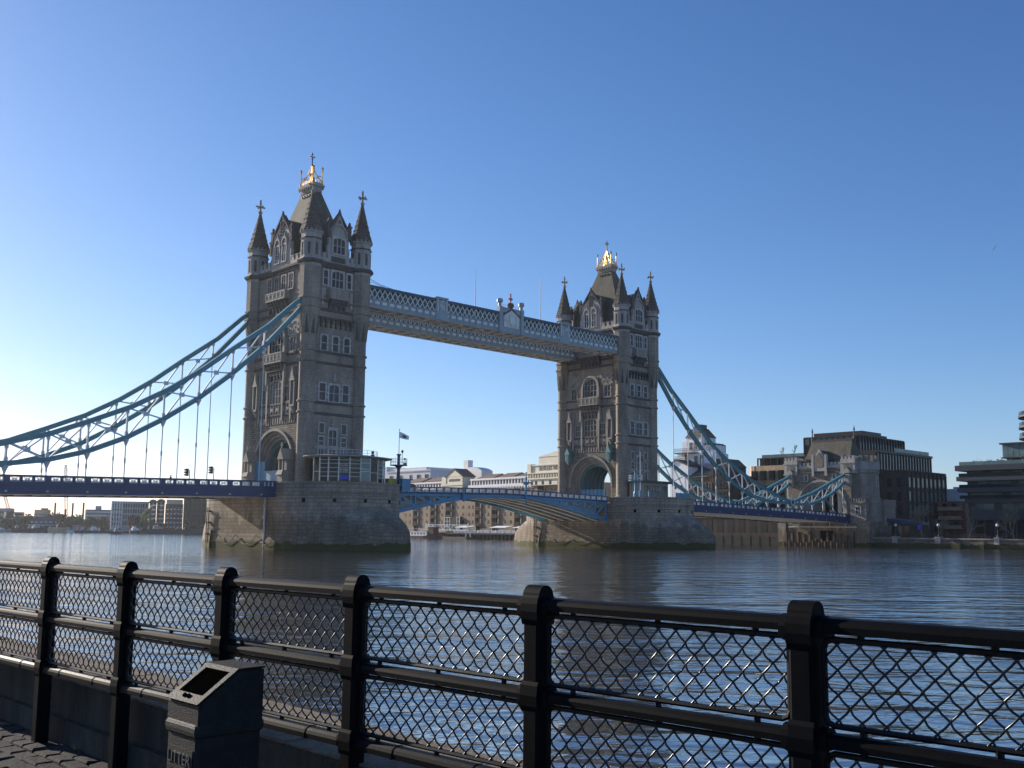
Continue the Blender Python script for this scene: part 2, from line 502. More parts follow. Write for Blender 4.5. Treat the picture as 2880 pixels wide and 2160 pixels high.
def turret(par, cx, cy):
    m = MB()
    lo = [(1.62, TB), (1.62, TB + 1.1), (1.42, TB + 1.4), (1.36, TB + 1.5)]
    for z in STR[:4]: lo += [(1.36, z - .2), (1.6, z - .1), (1.6, z + .12), (1.36, z + .3)]
    m.lathe(cx, cy, lo + [(1.36, 36.2), (1.36, 36.3)], 20)
    m.lathe(cx, cy, [(1.3, 35.6), (1.42, 36.4), (1.88, 40.4), (1.9, STR[4] - .2), (2.12, STR[4] - .1), (2.12, STR[4] + .15), (1.86, STR[4] + .3),
                     (1.86, STR[5] - .15), (2.05, STR[5] - .05), (2.05, STR[5] + .15), (1.84, STR[5] + .3), (1.84, 48.3)], 8, math.pi / 8)
    t = m.build('corner_turret', 'tower', par)
    m = MB()                                                # raised dark spearheads between shaft and octagon, recess shade put into their colour
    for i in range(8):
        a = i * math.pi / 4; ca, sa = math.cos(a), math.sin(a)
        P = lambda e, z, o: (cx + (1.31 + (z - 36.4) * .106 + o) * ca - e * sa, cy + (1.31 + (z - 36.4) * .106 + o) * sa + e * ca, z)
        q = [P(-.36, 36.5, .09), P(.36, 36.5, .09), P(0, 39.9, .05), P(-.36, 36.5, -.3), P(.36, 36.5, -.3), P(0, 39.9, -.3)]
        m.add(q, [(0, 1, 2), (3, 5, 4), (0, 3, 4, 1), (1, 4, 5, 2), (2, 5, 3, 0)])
    m.build('spearhead_shade', 'dark_trim', t)
    m = MB()
    m.lathe(cx, cy, [(1.84, 48.3), (2.0, 48.7), (2.28, 49.0), (2.34, 49.3), (2.1, 49.6), (1.86, 49.75), (1.80, 52.9), (1.95, 53.0), (1.95, 53.2),
                     (1.78, 53.35), (1.78, 54.0), (1.98, 54.25), (1.98, 54.5)], 8, math.pi / 8)
    for i in range(16):                                     # little corbel table under the spire
        a = 2 * math.pi * (i + .5) / 16; r = 1.93
        m.cyl((cx + r * math.cos(a), cy + r * math.sin(a), 54.2), (cx + r * math.cos(a), cy + r * math.sin(a), 54.75), .14, .16, 5)
    for i in range(8):                                      # blind panels
        a = i * math.pi / 4; ca, sa = math.cos(a), math.sin(a); r = 1.70
        for e in (-.36, .36):
            m.beam((cx + r * ca - e * sa, cy + r * sa + e * ca, 50.1), (cx + r * ca - e * sa, cy + r * sa + e * ca, 52.6), .14, .14, (ca, sa, 0))
        m.beam((cx + r * ca - .36 * sa, cy + r * sa + .36 * ca, 52.5), (cx + r * ca + .36 * sa, cy + r * sa - .36 * ca, 52.5), .13, .2)
    H = m.build('turret_head', 'pale', t)
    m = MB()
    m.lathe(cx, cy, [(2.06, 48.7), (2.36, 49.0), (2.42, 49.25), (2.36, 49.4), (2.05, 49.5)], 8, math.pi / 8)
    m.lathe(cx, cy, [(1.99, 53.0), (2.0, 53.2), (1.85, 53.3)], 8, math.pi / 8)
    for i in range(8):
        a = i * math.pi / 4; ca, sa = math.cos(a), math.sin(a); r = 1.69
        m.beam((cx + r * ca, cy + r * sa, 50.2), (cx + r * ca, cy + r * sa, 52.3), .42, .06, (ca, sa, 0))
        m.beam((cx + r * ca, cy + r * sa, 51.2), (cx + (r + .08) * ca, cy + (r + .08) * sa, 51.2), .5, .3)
    m.build('turret_moulding', 'dark_trim', H)  # cornice band and panel plates, their shade put into the colour
    m = MB()
    m.lathe(cx, cy, [(2.12, 54.55), (2.02, 54.95), (1.55, 56.3), (1.1, 58.0), (.62, 60.0), (.24, 61.6)], 8, math.pi / 8)
    for k in range(6):
        z = 55.6 + k * .95; r = 1.83 - (z - 55.3) * .272
        m.lathe(cx, cy, [(r + .06, z), (r + .09, z + .1), (r + .03, z + .2)], 8, math.pi / 8)
    m.build('spire', 'spire', t)
    m = MB()
    m.lathe(cx, cy, [(.26, 61.5), (.42, 61.8), (.42, 62.0), (.2, 62.15), (.16, 63.5), (.26, 63.6), (.14, 63.8), (.22, 64.0), (.05, 64.4)], 8)
    for a in (0, math.pi / 2):
        c, s_ = math.cos(a), math.sin(a)
        m.beam((cx - .78 * c, cy - .78 * s_, 62.95), (cx + .78 * c, cy + .78 * s_, 62.95), .2, .26)
        for e in (-.8, .8): m.ball((cx + e * c, cy + e * s_, 62.95), .2, 6)
    m.build('cross_finial', 'trim', t)

def build_tower():
    T = thing('bridge_tower', (0, 0, TB), '', 'tower', 'twin Gothic bridge towers')
    m = MB()
    zs = 14.3
    op = arch_pts(0, 6.2, TB, zs, 20.3, 18)
    m.prism([(-9.5, TB), (-9.5, 49.5), (9.5, 49.5), (9.5, TB)] + op[::-1], 'x', NX, -NX)
    m.build('wall', 'tower', T)
    for sgn in (-1, 1):                                     # rock-faced stone round the arch, both ends
        m = MB()
        a, b = sgn * 5.6, sgn * 5.68
        m.prism([(-7.6, TB), (-7.6, 22.9), (7.6, 22.9), (7.6, TB)] + arch_pts(0, 6.45, TB, zs, 20.55, 18)[::-1], 'x', a, b)
        m.build('rubble_facing', 'rubble', T)
    m = MB()
    for k, (ho, hi) in enumerate(((6.25, 5.75), (5.8, 5.25), (5.3, 4.75))):
        ring(m, 'x', ho, ho + 14.1, hi, hi + 14.1, TB, zs, NX + .35 + .5 * k, -NX - .35 - .5 * k, n=18)
    ring(m, 'x', 6.6, 20.75, 6.18, 20.3, 13.5, zs, NX - .32, NX + .1, n=18)
    ring(m, 'x', 6.6, 20.75, 6.18, 20.3, 13.5, zs, -NX + .32, -NX - .1, n=18)
    m.build('archivolt', 'trim', T)
    for i in range(6):
        m = MB(); ring(m, 'x', 4.8, 18.85, 4.35, 18.35, TB, zs, -3.4 + i * 1.36 - .16, -3.4 + i * 1.36 + .16, n=18)
        m.build('arch_rib', 'teal', T)
    m = MB()
    for z in STR:
        for x0, x1, y0, y1 in ((-5.85, 5.85, -9.78, -9.3), (-5.85, 5.85, 9.3, 9.78), (-5.88, -5.4, -9.3, 9.3), (5.4, 5.88, -9.3, 9.3)):
            m.box(x0, x1, y0, y1, z - .14, z + .14)
            m.box(x0 + .06, x1 - .06, y0 + .06, y1 - .06, z - .3, z - .1)
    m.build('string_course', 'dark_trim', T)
    m = MB()                                                # cornice, corbels, parapets
    for x0, x1, y0, y1 in ((-6.1, 6.1, -10.0, -9.2), (-6.1, 6.1, 9.2, 10.0), (-6.12, -5.2, -9.2, 9.2), (5.2, 6.12, -9.2, 9.2)):
        m.box(x0, x1, y0, y1, 49.15, 49.55); m.box(x0 + .2, x1 - .2, y0 + .2, y1 - .2, 48.8, 49.2)
    for f, p, h in (('W', WY, 3.4), ('E', 9.5, 3.4), ('N', NX, 7.2), ('S', -NX, 7.2)):
        n = int(h / .55)
        for i in range(-n, n + 1): fbox(m, f, p, i * .55 - .13, i * .55 + .13, 48.45, 48.85, 0, .3)
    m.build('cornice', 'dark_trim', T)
    for f, p, h, g in (('W', WY, 3.6, 2.3), ('E', 9.5, 3.6, 2.3), ('N', NX, 7.4, 3.3), ('S', -NX, 7.4, 3.3)):
        for s_ in (-1, 1):
            m = MB(); a, b = sorted((s_ * g, s_ * h))
            fbox(m, f, p, a, b, 49.55, 50.3, -.25, .22)
            n = max(1, int((b - a) / 1.25))
            for i in range(n):
                u = a + (i + .5) * (b - a) / n
                fbox(m, f, p, u - .36, u + .36, 50.25, 51.05, -.22, .19); fbox(m, f, p, u - .44, u + .44, 51.05, 51.2, -.3, .28)
            m.build('parapet', 'pale', T)
    # steep roof
    m = MB()
    m.frustum(-4.5, 4.5, -8.0, 8.0, 49.4, -2.55, 2.55, -5.0, 5.0, 57.8)
    m.frustum(-2.5, 2.5, -4.95, 4.95, 57.8, -.86, .86, -2.05, 2.05, 64.6)
    r = m.build('roof', 'slate', T)
    for y in (-1.2, -.4, .4, 1.2):
        for s_ in (-1, 1):
            d = MB().add([(s_ * 1.25, y - .2, 63.7), (s_ * 1.25, y + .2, 63.7), (s_ * 1.3, y, 64.15), (s_ * .75, y, 64.05)], [(0, 1, 2), (0, 2, 3), (1, 3, 2), (0, 3, 1)])
            d.build('roof_vent', 'iron', r)
    m = MB()
    m.box(-.95, .95, -2.15, 2.15, 64.6, 65.6); m.box(-1.3, 1.3, -2.5, 2.5, 65.6, 65.95); m.box(-1.1, 1.1, -2.3, 2.3, 65.95, 66.3)
    for x in (-1.18, 1.18):
        for i in range(7): m.box(x - .12, x + .12, -2.2 + i * .7, -1.95 + i * .7, 65.2, 65.62)
    m.build('roof_platform', 'trim', T)
    m = MB()
    for sx in (-.95, .95):
        for sy in (-2.1, 2.1):
            m.lathe(sx, sy, [(.2, 66.3), (.24, 66.5), (.1, 66.7), (.09, 68.6), (.26, 68.75), (.08, 68.9), (.24, 69.1), (.02, 69.5)], 6)
            m.tube([(sx, sy, 66.4), (sx * .8, sy * .7, 67.2), (sx * .35, sy * .35, 68.4), (0, 0, 70.2)], [.14, .14, .11, .08], 5)
            m.tube([(sx, sy, 67.6), (sx * .6, sy * .62, 67.9), (sx * .3, sy * .4, 67.3), (0, sy * .3, 66.6)], .08, 5)
    for i in range(9):
        y = -2.1 + i * .525
        for x in (-.98, .98):
            m.cyl((x, y, 66.3), (x, y, 67.1), .08, .03, 5); m.ball((x, y, 67.05), .09, 6)
    for i in range(5):
        x = -.9 + i * .45
        for y in (-2.12, 2.12): m.cyl((x, y, 66.3), (x, y, 67.1), .08, .03, 5); m.ball((x, y, 67.05), .09, 6)
    m.lathe(0, 0, [(.34, 66.3), (.2, 67.2), (.28, 67.9), (.14, 68.8), (.1, 70.2)], 8)
    m.build('roof_crest', 'gold', T)
    m = MB()
    m.lathe(0, 0, [(.15, 70.0), (.11, 71.2), (.2, 71.3), (.09, 71.5), (.09, 72.0), (.2, 72.15), (.02, 72.6)], 6)
    m.beam((-.55, 0, 71.75), (.55, 0, 71.75), .16, .16); m.beam((0, -.55, 71.75), (0, .55, 71.75), .162, .162)
    m.build('cross_finial', 'iron', T)
    # gables
    for f, p, g, sh, pk, back in (('W', WY, 2.3, 55.7, 58.7, 6.6), ('E', 9.5, 2.3, 55.7, 58.7, 6.6), ('N', NX, 3.3, 55.6, 59.2, 3.9), ('S', -NX, 3.3, 55.6, 59.2, 3.9)):
        m = MB()
        st = [(-g, 49.5), (g, 49.5), (g, sh - 3), (g - .25, sh - 3), (g - .25, sh - 1.3), (g - .5, sh - 1.3), (g - .5, sh), (.9, pk - 2), (0, pk), (-.9, pk - 2), (-g + .5, sh), (-g + .5, sh - 1.3), (-g + .25, sh - 1.3), (-g + .25, sh - 3), (-g, sh - 3)]
        fprism(m, f, p, st, -.45, .16)
        G = m.build('gable', 'pale', T)
        m = MB()
        for s_ in (-1, 1):
            fprism(m, f, p, [(s_ * (g - .45), sh - .1), (0, pk - .05), (0, pk + .28), (s_ * (g - .25), sh + .15)], -.6, .34)
            u = s_ * (g - .1)
            fbox(m, f, p, u - .3, u + .3, sh - 1.5, sh + .9, -.35, .3); fbox(m, f, p, u - .42, u + .42, sh + .9, sh + 1.1, -.45, .42)
            fprism(m, f, p, [(u - .3, sh + 1.1), (u + .3, sh + 1.1), (u, sh + 1.9)], -.2, .25)
        fprism(m, f, p, [(-.3, pk), (.3, pk), (0, pk + .9)], -.1, .25)
        m.build('gable_coping', 'dark_trim', G)
        m = MB()
        fprism(m, f, p, [(-g + .7, sh - 5.5), (g - .7, sh - 5.5), (g - .7, sh - .2), (0, pk - .5), (-g + .7, sh - .2)], -back, -.4)
        m.build('dormer_roof', 'slate', G)
        if f in 'WE':
            if f == 'W':
                window(T, f, p - .16, 0, 51.4, 54.2, 2.4, 3, 2, .25, arch=.45, hood=False)
                m = MB(); ring(m, 'y', 1.75, 56.7, 1.45, 56.4, 54.0, 54.4, p - .42, p - .1)
                m.build('arch_moulding', 'trim', G)
                m = MB()
                fprism(m, f, p, [(-.35, 57.0), (.35, 57.0), (0, 57.7)], .1, .24); m.build('carved_panel', 'dark_trim', G); m = MB(); fbox(m, f, p, -1.5, 1.5, 49.8, 50.8, .1, .18)
                for k in range(4): fbox(m, f, p, -1.35 + k * .75, -.9 + k * .75, 49.9, 50.7, .1, .25)
                m.build('carved_panel', 'dark_trim', G)
        else:
            for u in (-1.15, 1.15):
                window(T, f, p - .16 if f == 'N' else p + .16, u, 50.6, 53.7, 1.15, 2, 2, .22, arch=.5)
                m = MB(); d0 = p - .42 if f == 'N' else p + .1
                ring(m, 'x', .95, 55.2, .68, 54.8, 53.6, 53.9, d0, d0 + .3, u)
                fprism(m, f, p, [(u - .2, 55.1), (u + .2, 55.1), (u, 56.0)], .1, .35)
                m.build('arch_moulding', 'trim', G)
            m = MB(); fbox(m, f, p, -.85, .6, 55.5, 58.1, .1, .2)
            for k in range(5):
                for u in (-.45, .45): fbox(m, f, p, u - .12 - .1 * k * .6, u + .12 - .1 * k * .6 if u < 0 else u + .12, 55.6 + k * .55, 55.9 + k * .55, .1, .32)
            m.build('carved_panel', 'dark_trim', G)
    for sx in (-1, 1):
        for sy in (-1, 1): turret(T, sx * 5.2, sy * 9.0)
    # upstream face
    f, p = 'W', WY
    for s_ in (-1, 1):
        window(T, f, p, s_ * 2.28, 19.7, 21.3, .95, 1, 1, .2)
        window(T, f, p, s_ * 2.28, 17.5, 19.0, .95, 1, 2, .2)
        window(T, f, p, s_ * 2.28, 14.7, 16.9, 1.0, 2, 1, .2)
        window(T, f, p, s_ * 2.38, 25.3, 28.2, 1.15, 1, 2, .24, quoin=True)
        window(T, f, p, s_ * 2.35, 33.95, 36.6, 1.1, 1, 2, .22, quoin=True, arch=.5)
        window(T, f, p, s_ * 2.45, 45.5, 48.1, .8, 1, 2, .26, arch=.6)
    window(T, f, p, 0, 17.5, 20.3, 1.5, 2, 2, .26, arch=.5, hood=True)
    window(T, f, p, 0, 14.7, 16.9, 1.5, 2, 1, .24)
    window(T, f, p, 0, 25.2, 28.1, 1.95, 2, 2, .27, quoin=True, arch=.4)
    window(T, f, p, 0, 33.95, 36.6, 1.1, 1, 2, .22, quoin=True, arch=.5)
    window(T, f, p, 0, 45.3, 48.2, 2.3, 3, 2, .3, arch=.4)
    m = MB()
    fbox(m, f, p, -3.7, 3.7, 17.0, 17.35, 0, .22); fbox(m, f, p, -3.7, 3.7, 13.9, 14.25, 0, .22)
    for z in (20.75, 28.7):                                 # finial ornaments over the central windows
        fbox(m, f, p, -.16, .16, z, z + 1.0, 0, .22); fbox(m, f, p, -.42, .42, z + .35, z + .6, 0, .24)
        fprism(m, f, p, [(-.24, z + 1.0), (.24, z + 1.0), (0, z + 1.6)], 0, .22)
    m.build('carved_dressing', 'pale', T)
    m = MB()                                                # machicolation
    for i in range(7):
        u = -3.1 + i * 1.03
        fbox(m, f, p, u - .2, u + .2, 38.7, 39.5, 0, .55); fbox(m, f, p, u - .14, u + .14, 38.0, 38.75, 0, .32)
    fbox(m, f, p, -3.6, 3.6, 39.5, 39.8, 0, .6)
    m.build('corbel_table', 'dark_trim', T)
    def balcony(f, p, h, z0, z1, d, zc, n):
        m = MB()
        fbox(m, f, p, -h, h, z0, z0 + .25, 0, d); fbox(m, f, p, -h, h, z1 - .22, z1, d - .3, d)
        for s_ in (-1, 1): fbox(m, f, p, s_ * h - .15, s_ * h + .15, z0 + .2, z1 - .1, 0, d + .02)
        for i in range(n + 1):
            u = -h + 2 * h * i / n; fbox(m, f, p, u - .13, u + .13, z0 + .2, z1 - .15, d - .26, d + .02)
        fbox(m, f, p, -h, h, z0 + .22, z1 - .2, d - .16, d - .08)
        for i in range(n):                                  # pierced roundels in relief
            u = -h + 2 * h * (i + .5) / n; zc_ = (z0 + z1) / 2; r = min(.5, h / n * .7)
            for a in range(0, 360, 45):
                c, s2 = math.cos(math.radians(a)), math.sin(math.radians(a))
                fbox(m, f, p, u + r * c - .1, u + r * c + .1, zc_ + r * s2 - .1, zc_ + r * s2 + .1, d - .1, d)
        B = m.build('balcony', 'trim', T)
        m = MB()
        for i in range(4):                                  # stepped corbelling
            t = i / 4; a = z0 - (z0 - zc) * (1 - t); b = z0 - (z0 - zc) * (1 - t - .25)
            fbox(m, f, p, -h + .2 + .35 * (1 - t), h - .2 - .35 * (1 - t), a, b, 0, d * (.15 + .78 * t))
        for k in range(n + 1):
            u = -h + .4 + (2 * h - .8) * k / n
            pl = [(0, zc - .5), (.25, zc - .3), (d * .45, (zc + z0) / 2), (d * .95, z0 - .1), (d * .95, z0 + .02), (0, z0 + .02)]
            ax = 'x' if f in 'WE' else 'y'
            m.prism([((p - q[0]), q[1]) for q in pl], ax, u - .18, u + .18)
        m.build('balcony_corbel', 'dark_trim', B)
    balcony('W', WY, 1.95, 43.05, 44.95, 1.15, 41.6, 3)
    for s_ in (-1, 1):
        m = MB(); fbox(m, 'W', WY, s_ * 3.0 - .3, s_ * 3.0 + .3, 41.9, 44.9, 0, .08)
        fbox(m, 'W', WY, s_ * 2.75 - .45, s_ * 2.75 + .45, 43.6, 44.9, 0, .18); fbox(m, 'W', WY, s_ * 3.0 - .22, s_ * 3.0 + .22, 41.9, 43.4, 0, .25)
        m.build('carved_dressing', 'pale', T)
    # landward and river faces with the roadway arch
    for f, p in (('N', NX), ('S', -NX)):
        if f == 'S': continue
        window(T, f, p, 0, 25.1, 29.0, 3.6, 4, 3, .3, 'trim', arch=.25)
        for s_ in (-1, 1):
            window(T, f, p, s_ * 3.75, 25.3, 27.8, 1.7, 3, 2, .25, 'trim')
            window(T, f, p, s_ * 5.2, 34.0, 36.4, 1.5, 2, 2, .25, 'trim', hood=True)
            for u in (1.2, 3.6): window(T, f, p, s_ * u, 45.3, 48.0, 1.2, 2, 2, .28, 'trim', arch=.45)
        window(T, f, p, 0, 34.3, 38.3, 3.6, 4, 3, .35, 'trim', arch=.75)
        m = MB()
        ring(m, 'x', 2.65, 39.15, 2.2, 38.7, 34.2, 36.7, p - .4, p)
        for s_ in (-1, 1): fbox(m, f, p, s_ * 2.5 - .3, s_ * 2.5 + .3, 33.9, 36.5, 0, .45)
        m.build('carved_dressing', 'trim', T); m = MB(); fbox(m, f, p, -5.4, 5.4, 23.3, 24.8, 0, .06)
        for i in range(6):
            u = -4.4 + i * 1.76
            for v in (-.45, .45): fbox(m, f, p, u + v - .08, u + v + .08, 23.4, 24.6, 0, .28)
            fbox(m, f, p, u - .3, u + .3, 23.75, 24.25, 0, .3)
        m.build('carved_dressing', 'trim', T)
        for u in (-5.3, -2.6, 2.6, 5.3):
            m = MB(); fbox(m, f, p, u - .22, u + .22, 22.0, 30.2, 0, .4); fprism(m, f, p, [(u - .22, 30.2), (u + .22, 30.2), (u, 31.2)], 0, .35); m.build('buttress', 'trim', T)
        for s_ in (-1, 1):                                  # scrollwork either side of the upper window
            m = MB(); fbox(m, f, p, s_ * 4.9 - 1.75, s_ * 4.9 + 1.75, 36.9, 39.5, -.1, .05)
            for u in (4.15, 6.3): fbox(m, f, p, s_ * u - .2, s_ * u + .2, 33.8, 36.92, -.1, .04)
            for k in range(26):
                u = s_ * random.uniform(3.2, 6.6); z = random.uniform(36.9, 39.4)
                fbox(m, f, p, u - random.uniform(.1, .3), u + random.uniform(.1, .3), z - .16, z + .16, 0, random.uniform(.1, .3))
            for k in range(14):
                u = s_ * random.choice((4.15, 6.3)) + random.uniform(-.15, .15); z = random.uniform(33.9, 36.8)
                fbox(m, f, p, u - .14, u + .14, z - .2, z + .2, 0, random.uniform(.1, .28))
            m.build('carved_panel', 'trim', T)
        m = MB(); fbox(m, f, p, -6.7, 6.9, 21.3, 22.6, 0, .06)
        for i in range(18): fbox(m, f, p, -6.6 + i * .77, -6.3 + i * .77, 21.4, 22.5, 0, .2)
        m.build('carved_panel', 'trim', T)
        balcony(f, p, 3.0, 32.2, 34.0, 1.2, 29.4, 5)
        balcony(f, p, 3.2, 43.5, 45.1, 1.1, 41.5, 5)
        m = MB()
        for s_ in (-1, 1): m = MB(); fbox(m, f, p, s_ * 2.9 - .22, s_ * 2.9 + .22, 28.6, 31.9, 0, .55); m.build('bracket', 'trim', T)
        for s_ in (-1, 1):                                  # canopied niches
            u = s_ * 6.25; m = MB()
            for e in (-.62, .62): fbox(m, f, p, u + e - .13, u + e + .13, 24.4, 29.0, 0, .75)
            fprism(m, f, p, [(u - .85, 28.6), (u + .85, 28.6), (u + .3, 29.6), (u, 31.2), (u - .3, 29.6)], 0, .85)
            fbox(m, f, p, u - .7, u + .7, 24.1, 24.5, 0, .8)
            m.cyl(fpt(f, p, u, 22.9, .1), fpt(f, p, u, 24.1, .35), .15, .6, 8)
            m.cyl(fpt(f, p, u, 24.5, .3), fpt(f, p, u, 26.9, .3), .3, .22, 8); m.ball(fpt(f, p, u, 27.2, .3), .2, 8)
            m.build('niche', 'trim', T)
    return T

TA = build_tower()
TA['label'] = 'nearer, left-hand Gothic stone tower with gilded crest, chain anchored to its left side'
TC = dup(TA, shift=(SX, 0, 0))
TC['label'] = 'farther, right-hand Gothic stone tower with green bronze lanterns by its archway'

# gabled stone shelters flanking the roadway (nearer tower) / bronze lanterns (farther tower)
for s_ in (-1, 1):
    m = MB(); y = s_ * 5.8; x = NX - 1.5
    m.box(x - .75, x + 1.4, y - .85, y + .85, TB, 12.4); m.frustum(x - 1.0, x + 1.4, y - 1.0, y + 1.0, 12.4, x - .6, x + 1.4, y - .75, y + .75, 13.2)
    for e in (-.62, .62): m.box(x - .6, x - .3, y + e - .14, y + e + .14, 13.2, 15.2)
    m.box(x + .1, x + 1.4, y - .75, y + .75, 13.2, 15.2)
    m.prism([(y - 1.0, 15.0), (y + 1.0, 15.0), (y, 16.9)], 'x', x - .75, x + 1.4)
    m.box(x - .55, x - .35, y - .1, y + .1, 16.8, 17.9); m.box(x - .55, x - .35, y - .3, y + .3, 17.3, 17.5)
    m.build('gabled_shelter', 'trim', TA)
    m = MB(); x = SX + NX - .2; y = s_ * 6.3
    m.box(x - 1.1, x, y - .62, y + .62, 19.6, 21.2); m.prism([(y - .85, 21.1), (y + .85, 21.1), (y, 22.6)], 'x', x - 1.2, x)
    m.cyl((x - .55, y, 18.7), (x - .55, y, 19.6), .1, .6, 6); m.cyl((x - 1.1, y, 22.4), (x - 1.1, y, 23.2), .08, .03, 5)
    L = m.build('lantern', 'patina', TC)
    g = MB(); g.prism([(y - .35, 19.8), (y + .35, 19.8), (y + .35, 20.8), (y, 21.4), (y - .35, 20.8)], 'x', x - 1.14, x - 1.05)
    g.build('pane', 'pale_glass', L)
m = MB(); m.box(NX - .8, NX - .6, 1.6, 4.9, TB, 15.0); m.box(NX - .82, NX - .62, -4.7, 1.6, TB, 13.3)
m.build('hoarding', 'sky_blue', TA)
m = MB(); m.box(SX + NX + .9, SX + NX + 1.1, -3.6, 3.9, TB, 13.0)
for i in range(7): m.box(SX + NX + .75, SX + NX + .92, -3.5 + i * 1.2, -3.3 + i * 1.2, TB, 13.1)
m.build('hoarding', 'sky_blue', TC)
m = MB(); m.box(SX + 3.6, SX + 3.8, -4.5, -1.2, TB, 15.2)
m.build('hoarding', 'sky_blue', TC)

# ------------------------------------------------------------------ piers
def pier_outline(r, yc, n=16):
    pts = [(r * math.sin(a), -yc - r * math.cos(a)) for a in [(-.5 + i / n) * math.pi for i in range(n + 1)]]
    return pts + [(-x, -y) for x, y in pts]
def build_pier():
    P = thing('bridge_pier', (0, 0, 0), '', 'pier', 'granite river piers of the bridge')
    R, YC = 10.8, 11.2
    m = MB()
    lv = [(R + .35, -3), (R + .3, 1.2), (R + .05, 2.6), (R, 8.3), (R + .1, 8.35), (R + .1, 8.75), (R - .02, 8.8), (R - .02, 9.0), (R + .2, 9.1), (R + .2, 9.35), (R + .02, 9.4), (R + .02, 9.95)]
    o = []
    for r, z in lv: o.append([(x, y, z) for x, y in pier_outline(r, YC)])
    n = len(o[0]); vs = [p for l in o for p in l]
    fs = [(k * n + i, k * n + (i + 1) % n, (k + 1) * n + (i + 1) % n, (k + 1) * n + i) for k in range(len(lv) - 1) for i in range(n)]
    fs.append(tuple(range(len(vs) - n, len(vs))))
    m.add(vs, fs)
    m.build('pier_body', 'pier', P)
    for sg in (1, -1):                                      # parapet wall round the nose, open at the roadway
        m = MB()
        a, b = pier_outline(R + .02, YC)[:17], pier_outline(R - .45, YC)[:17]
        a = [(-R - .02, -9.9)] + a + [(R + .02, -9.9)]; b = [(-R + .45, -9.9)] + b + [(R - .45, -9.9)]
        for i in range(len(a) - 1):
            q = [a[i], a[i + 1], b[i + 1], b[i]]
            m.prism([(x * sg, y * sg) for x, y in q], 'z', 9.95, 10.75)
        c, d = pier_outline(R + .16, YC)[:17], pier_outline(R - .55, YC)[:17]
        c = [(-R - .16, -9.9)] + c + [(R + .16, -9.9)]; d = [(-R + .55, -9.9)] + d + [(R - .55, -9.9)]
        for i in range(len(c) - 1):
            q = [c[i], c[i + 1], d[i + 1], d[i]]
            m.prism([(x * sg, y * sg) for x, y in q], 'z', 10.75, 10.95)
        m.build('parapet', 'pier', P)
    for sg in (1, -1):                                      # pointed cutwater with a domed cap leaning on the round nose
        m = MB(); N = 12; out, inn = [], []
        for i in range(-N, N + 1):
            t = i / N
            x = (R + .55) * (1 if t > 0 else -1) * (1 - (1 - abs(t)) ** 1.0) if t else 0
            y = -YC + 3.5 - (30.4 - YC + 3.5) * math.cos(abs(t) * math.pi / 2) ** .9
            x = (R + .75) * math.sin(t * math.pi / 2)
            x = math.copysign(11.4 * abs(t) ** .9, t); y = -11 - 18.2 * (1 - abs(t) ** 1.8)
            out.append((x, y))
            inn.append(((R - .1) * math.sin(t * math.pi / 2), -YC - (R - .1) * math.cos(t * math.pi / 2)))
        k = len(out)
        rows = [[(x * 1.015, y * 1.005, -3) for x, y in out], [(x, y, 1.0) for x, y in out], [(x * .985, y * .99, 3.0) for x, y in out]]
        for s_ in (.25, .5, .75, 1.0):
            row = []
            for i, (a, b) in enumerate(zip(out, inn)):
                t = abs(i - N) / N; ap = 3.0 + 4.2 * (1 - t ** 1.4)
                row.append((a[0] * .985 + (b[0] - a[0] * .985) * s_, a[1] * .99 + (b[1] - a[1] * .99) * s_, 3.0 + (ap - 3.0) * s_ ** .72))
            rows.append(row)
        vs = [(x * sg, y * sg, z) for r_ in rows for x, y, z in r_]
        fs = [(r_ * k + i, r_ * k + i + 1, (r_ + 1) * k + i + 1, (r_ + 1) * k + i) for r_ in range(len(rows) - 1) for i in range(k - 1)]
        m.add(vs, fs).build('cutwater', 'pier', P)
    for a in (-62, -35, -8, 20, 48):
        ca, sa = math.sin(math.radians(a)), -math.cos(math.radians(a))
        m = MB(); c = Vector((R * ca, -YC + R * sa, 7.9))
        m.beam(c - Vector((ca, sa, 0)) * .1, c + Vector((ca, sa, 0)) * .05, .55, .6).build('drain_hole', 'black', P)
    m = MB()
    for y in (7.0, 1.5): m.box(-R - .14, -R + .1, y - .28, y + .28, .75, 1.8)
    m.build('drain_hole', 'black', P)
    m = MB()
    for y in (12.0, 12.7): m.cyl((-R - .4, y, .8), (-R - .4, y, 7.0), .08, n=5)
    for i in range(16): m.cyl((-R - .4, 12.0, 1 + i * .38), (-R - .4, 12.7, 1 + i * .38), .05, n=5)
    for z in (2.2, 4.2, 6.2): m.box(-R - .55, -R, 11.8, 12.9, z, z + .25)
    m.build('ladder', 'concrete', P)
    m = MB()                                                # mooring chain swags
    for (y0, y1) in ((8, 2), (2, -5), (-5, -11)):
        m.tube([(-R - .5, y0 + (y1 - y0) * t / 8, 2.3 - 1.6 * math.sin(math.pi * t / 8)) for t in range(9)], .07, 4)
    for a0, a1 in ((-80, -50), (-50, -15), (-15, 20)):
        pts = []
        for t in range(9):
            a = math.radians(a0 + (a1 - a0) * t / 8); pts.append(((R + .9) * math.sin(a) * .9, -YC - (R + .5) * math.cos(a) * .6 - 4.6, 1.9 - 1.1 * math.sin(math.pi * t / 8)))
    m.build('mooring_chain', 'iron', P)
    return P
PA = build_pier(); PA['label'] = 'nearer granite river pier carrying the left tower and the curved glass cabin'
PC = dup(PA, shift=(SX, 0, 0)); PC['label'] = 'farther granite river pier carrying the right tower and the small flat-roofed cabin'
m = MB(); m.cyl((-11.0, -6.9, .2), (-11.0, -6.9, 8.4), .15, n=8)
for z in (1, 3, 5, 7): m.box(-11.3, -10.8, -7.1, -6.7, z, z + .15)
m.build('drain_pipe', 'web', PA)
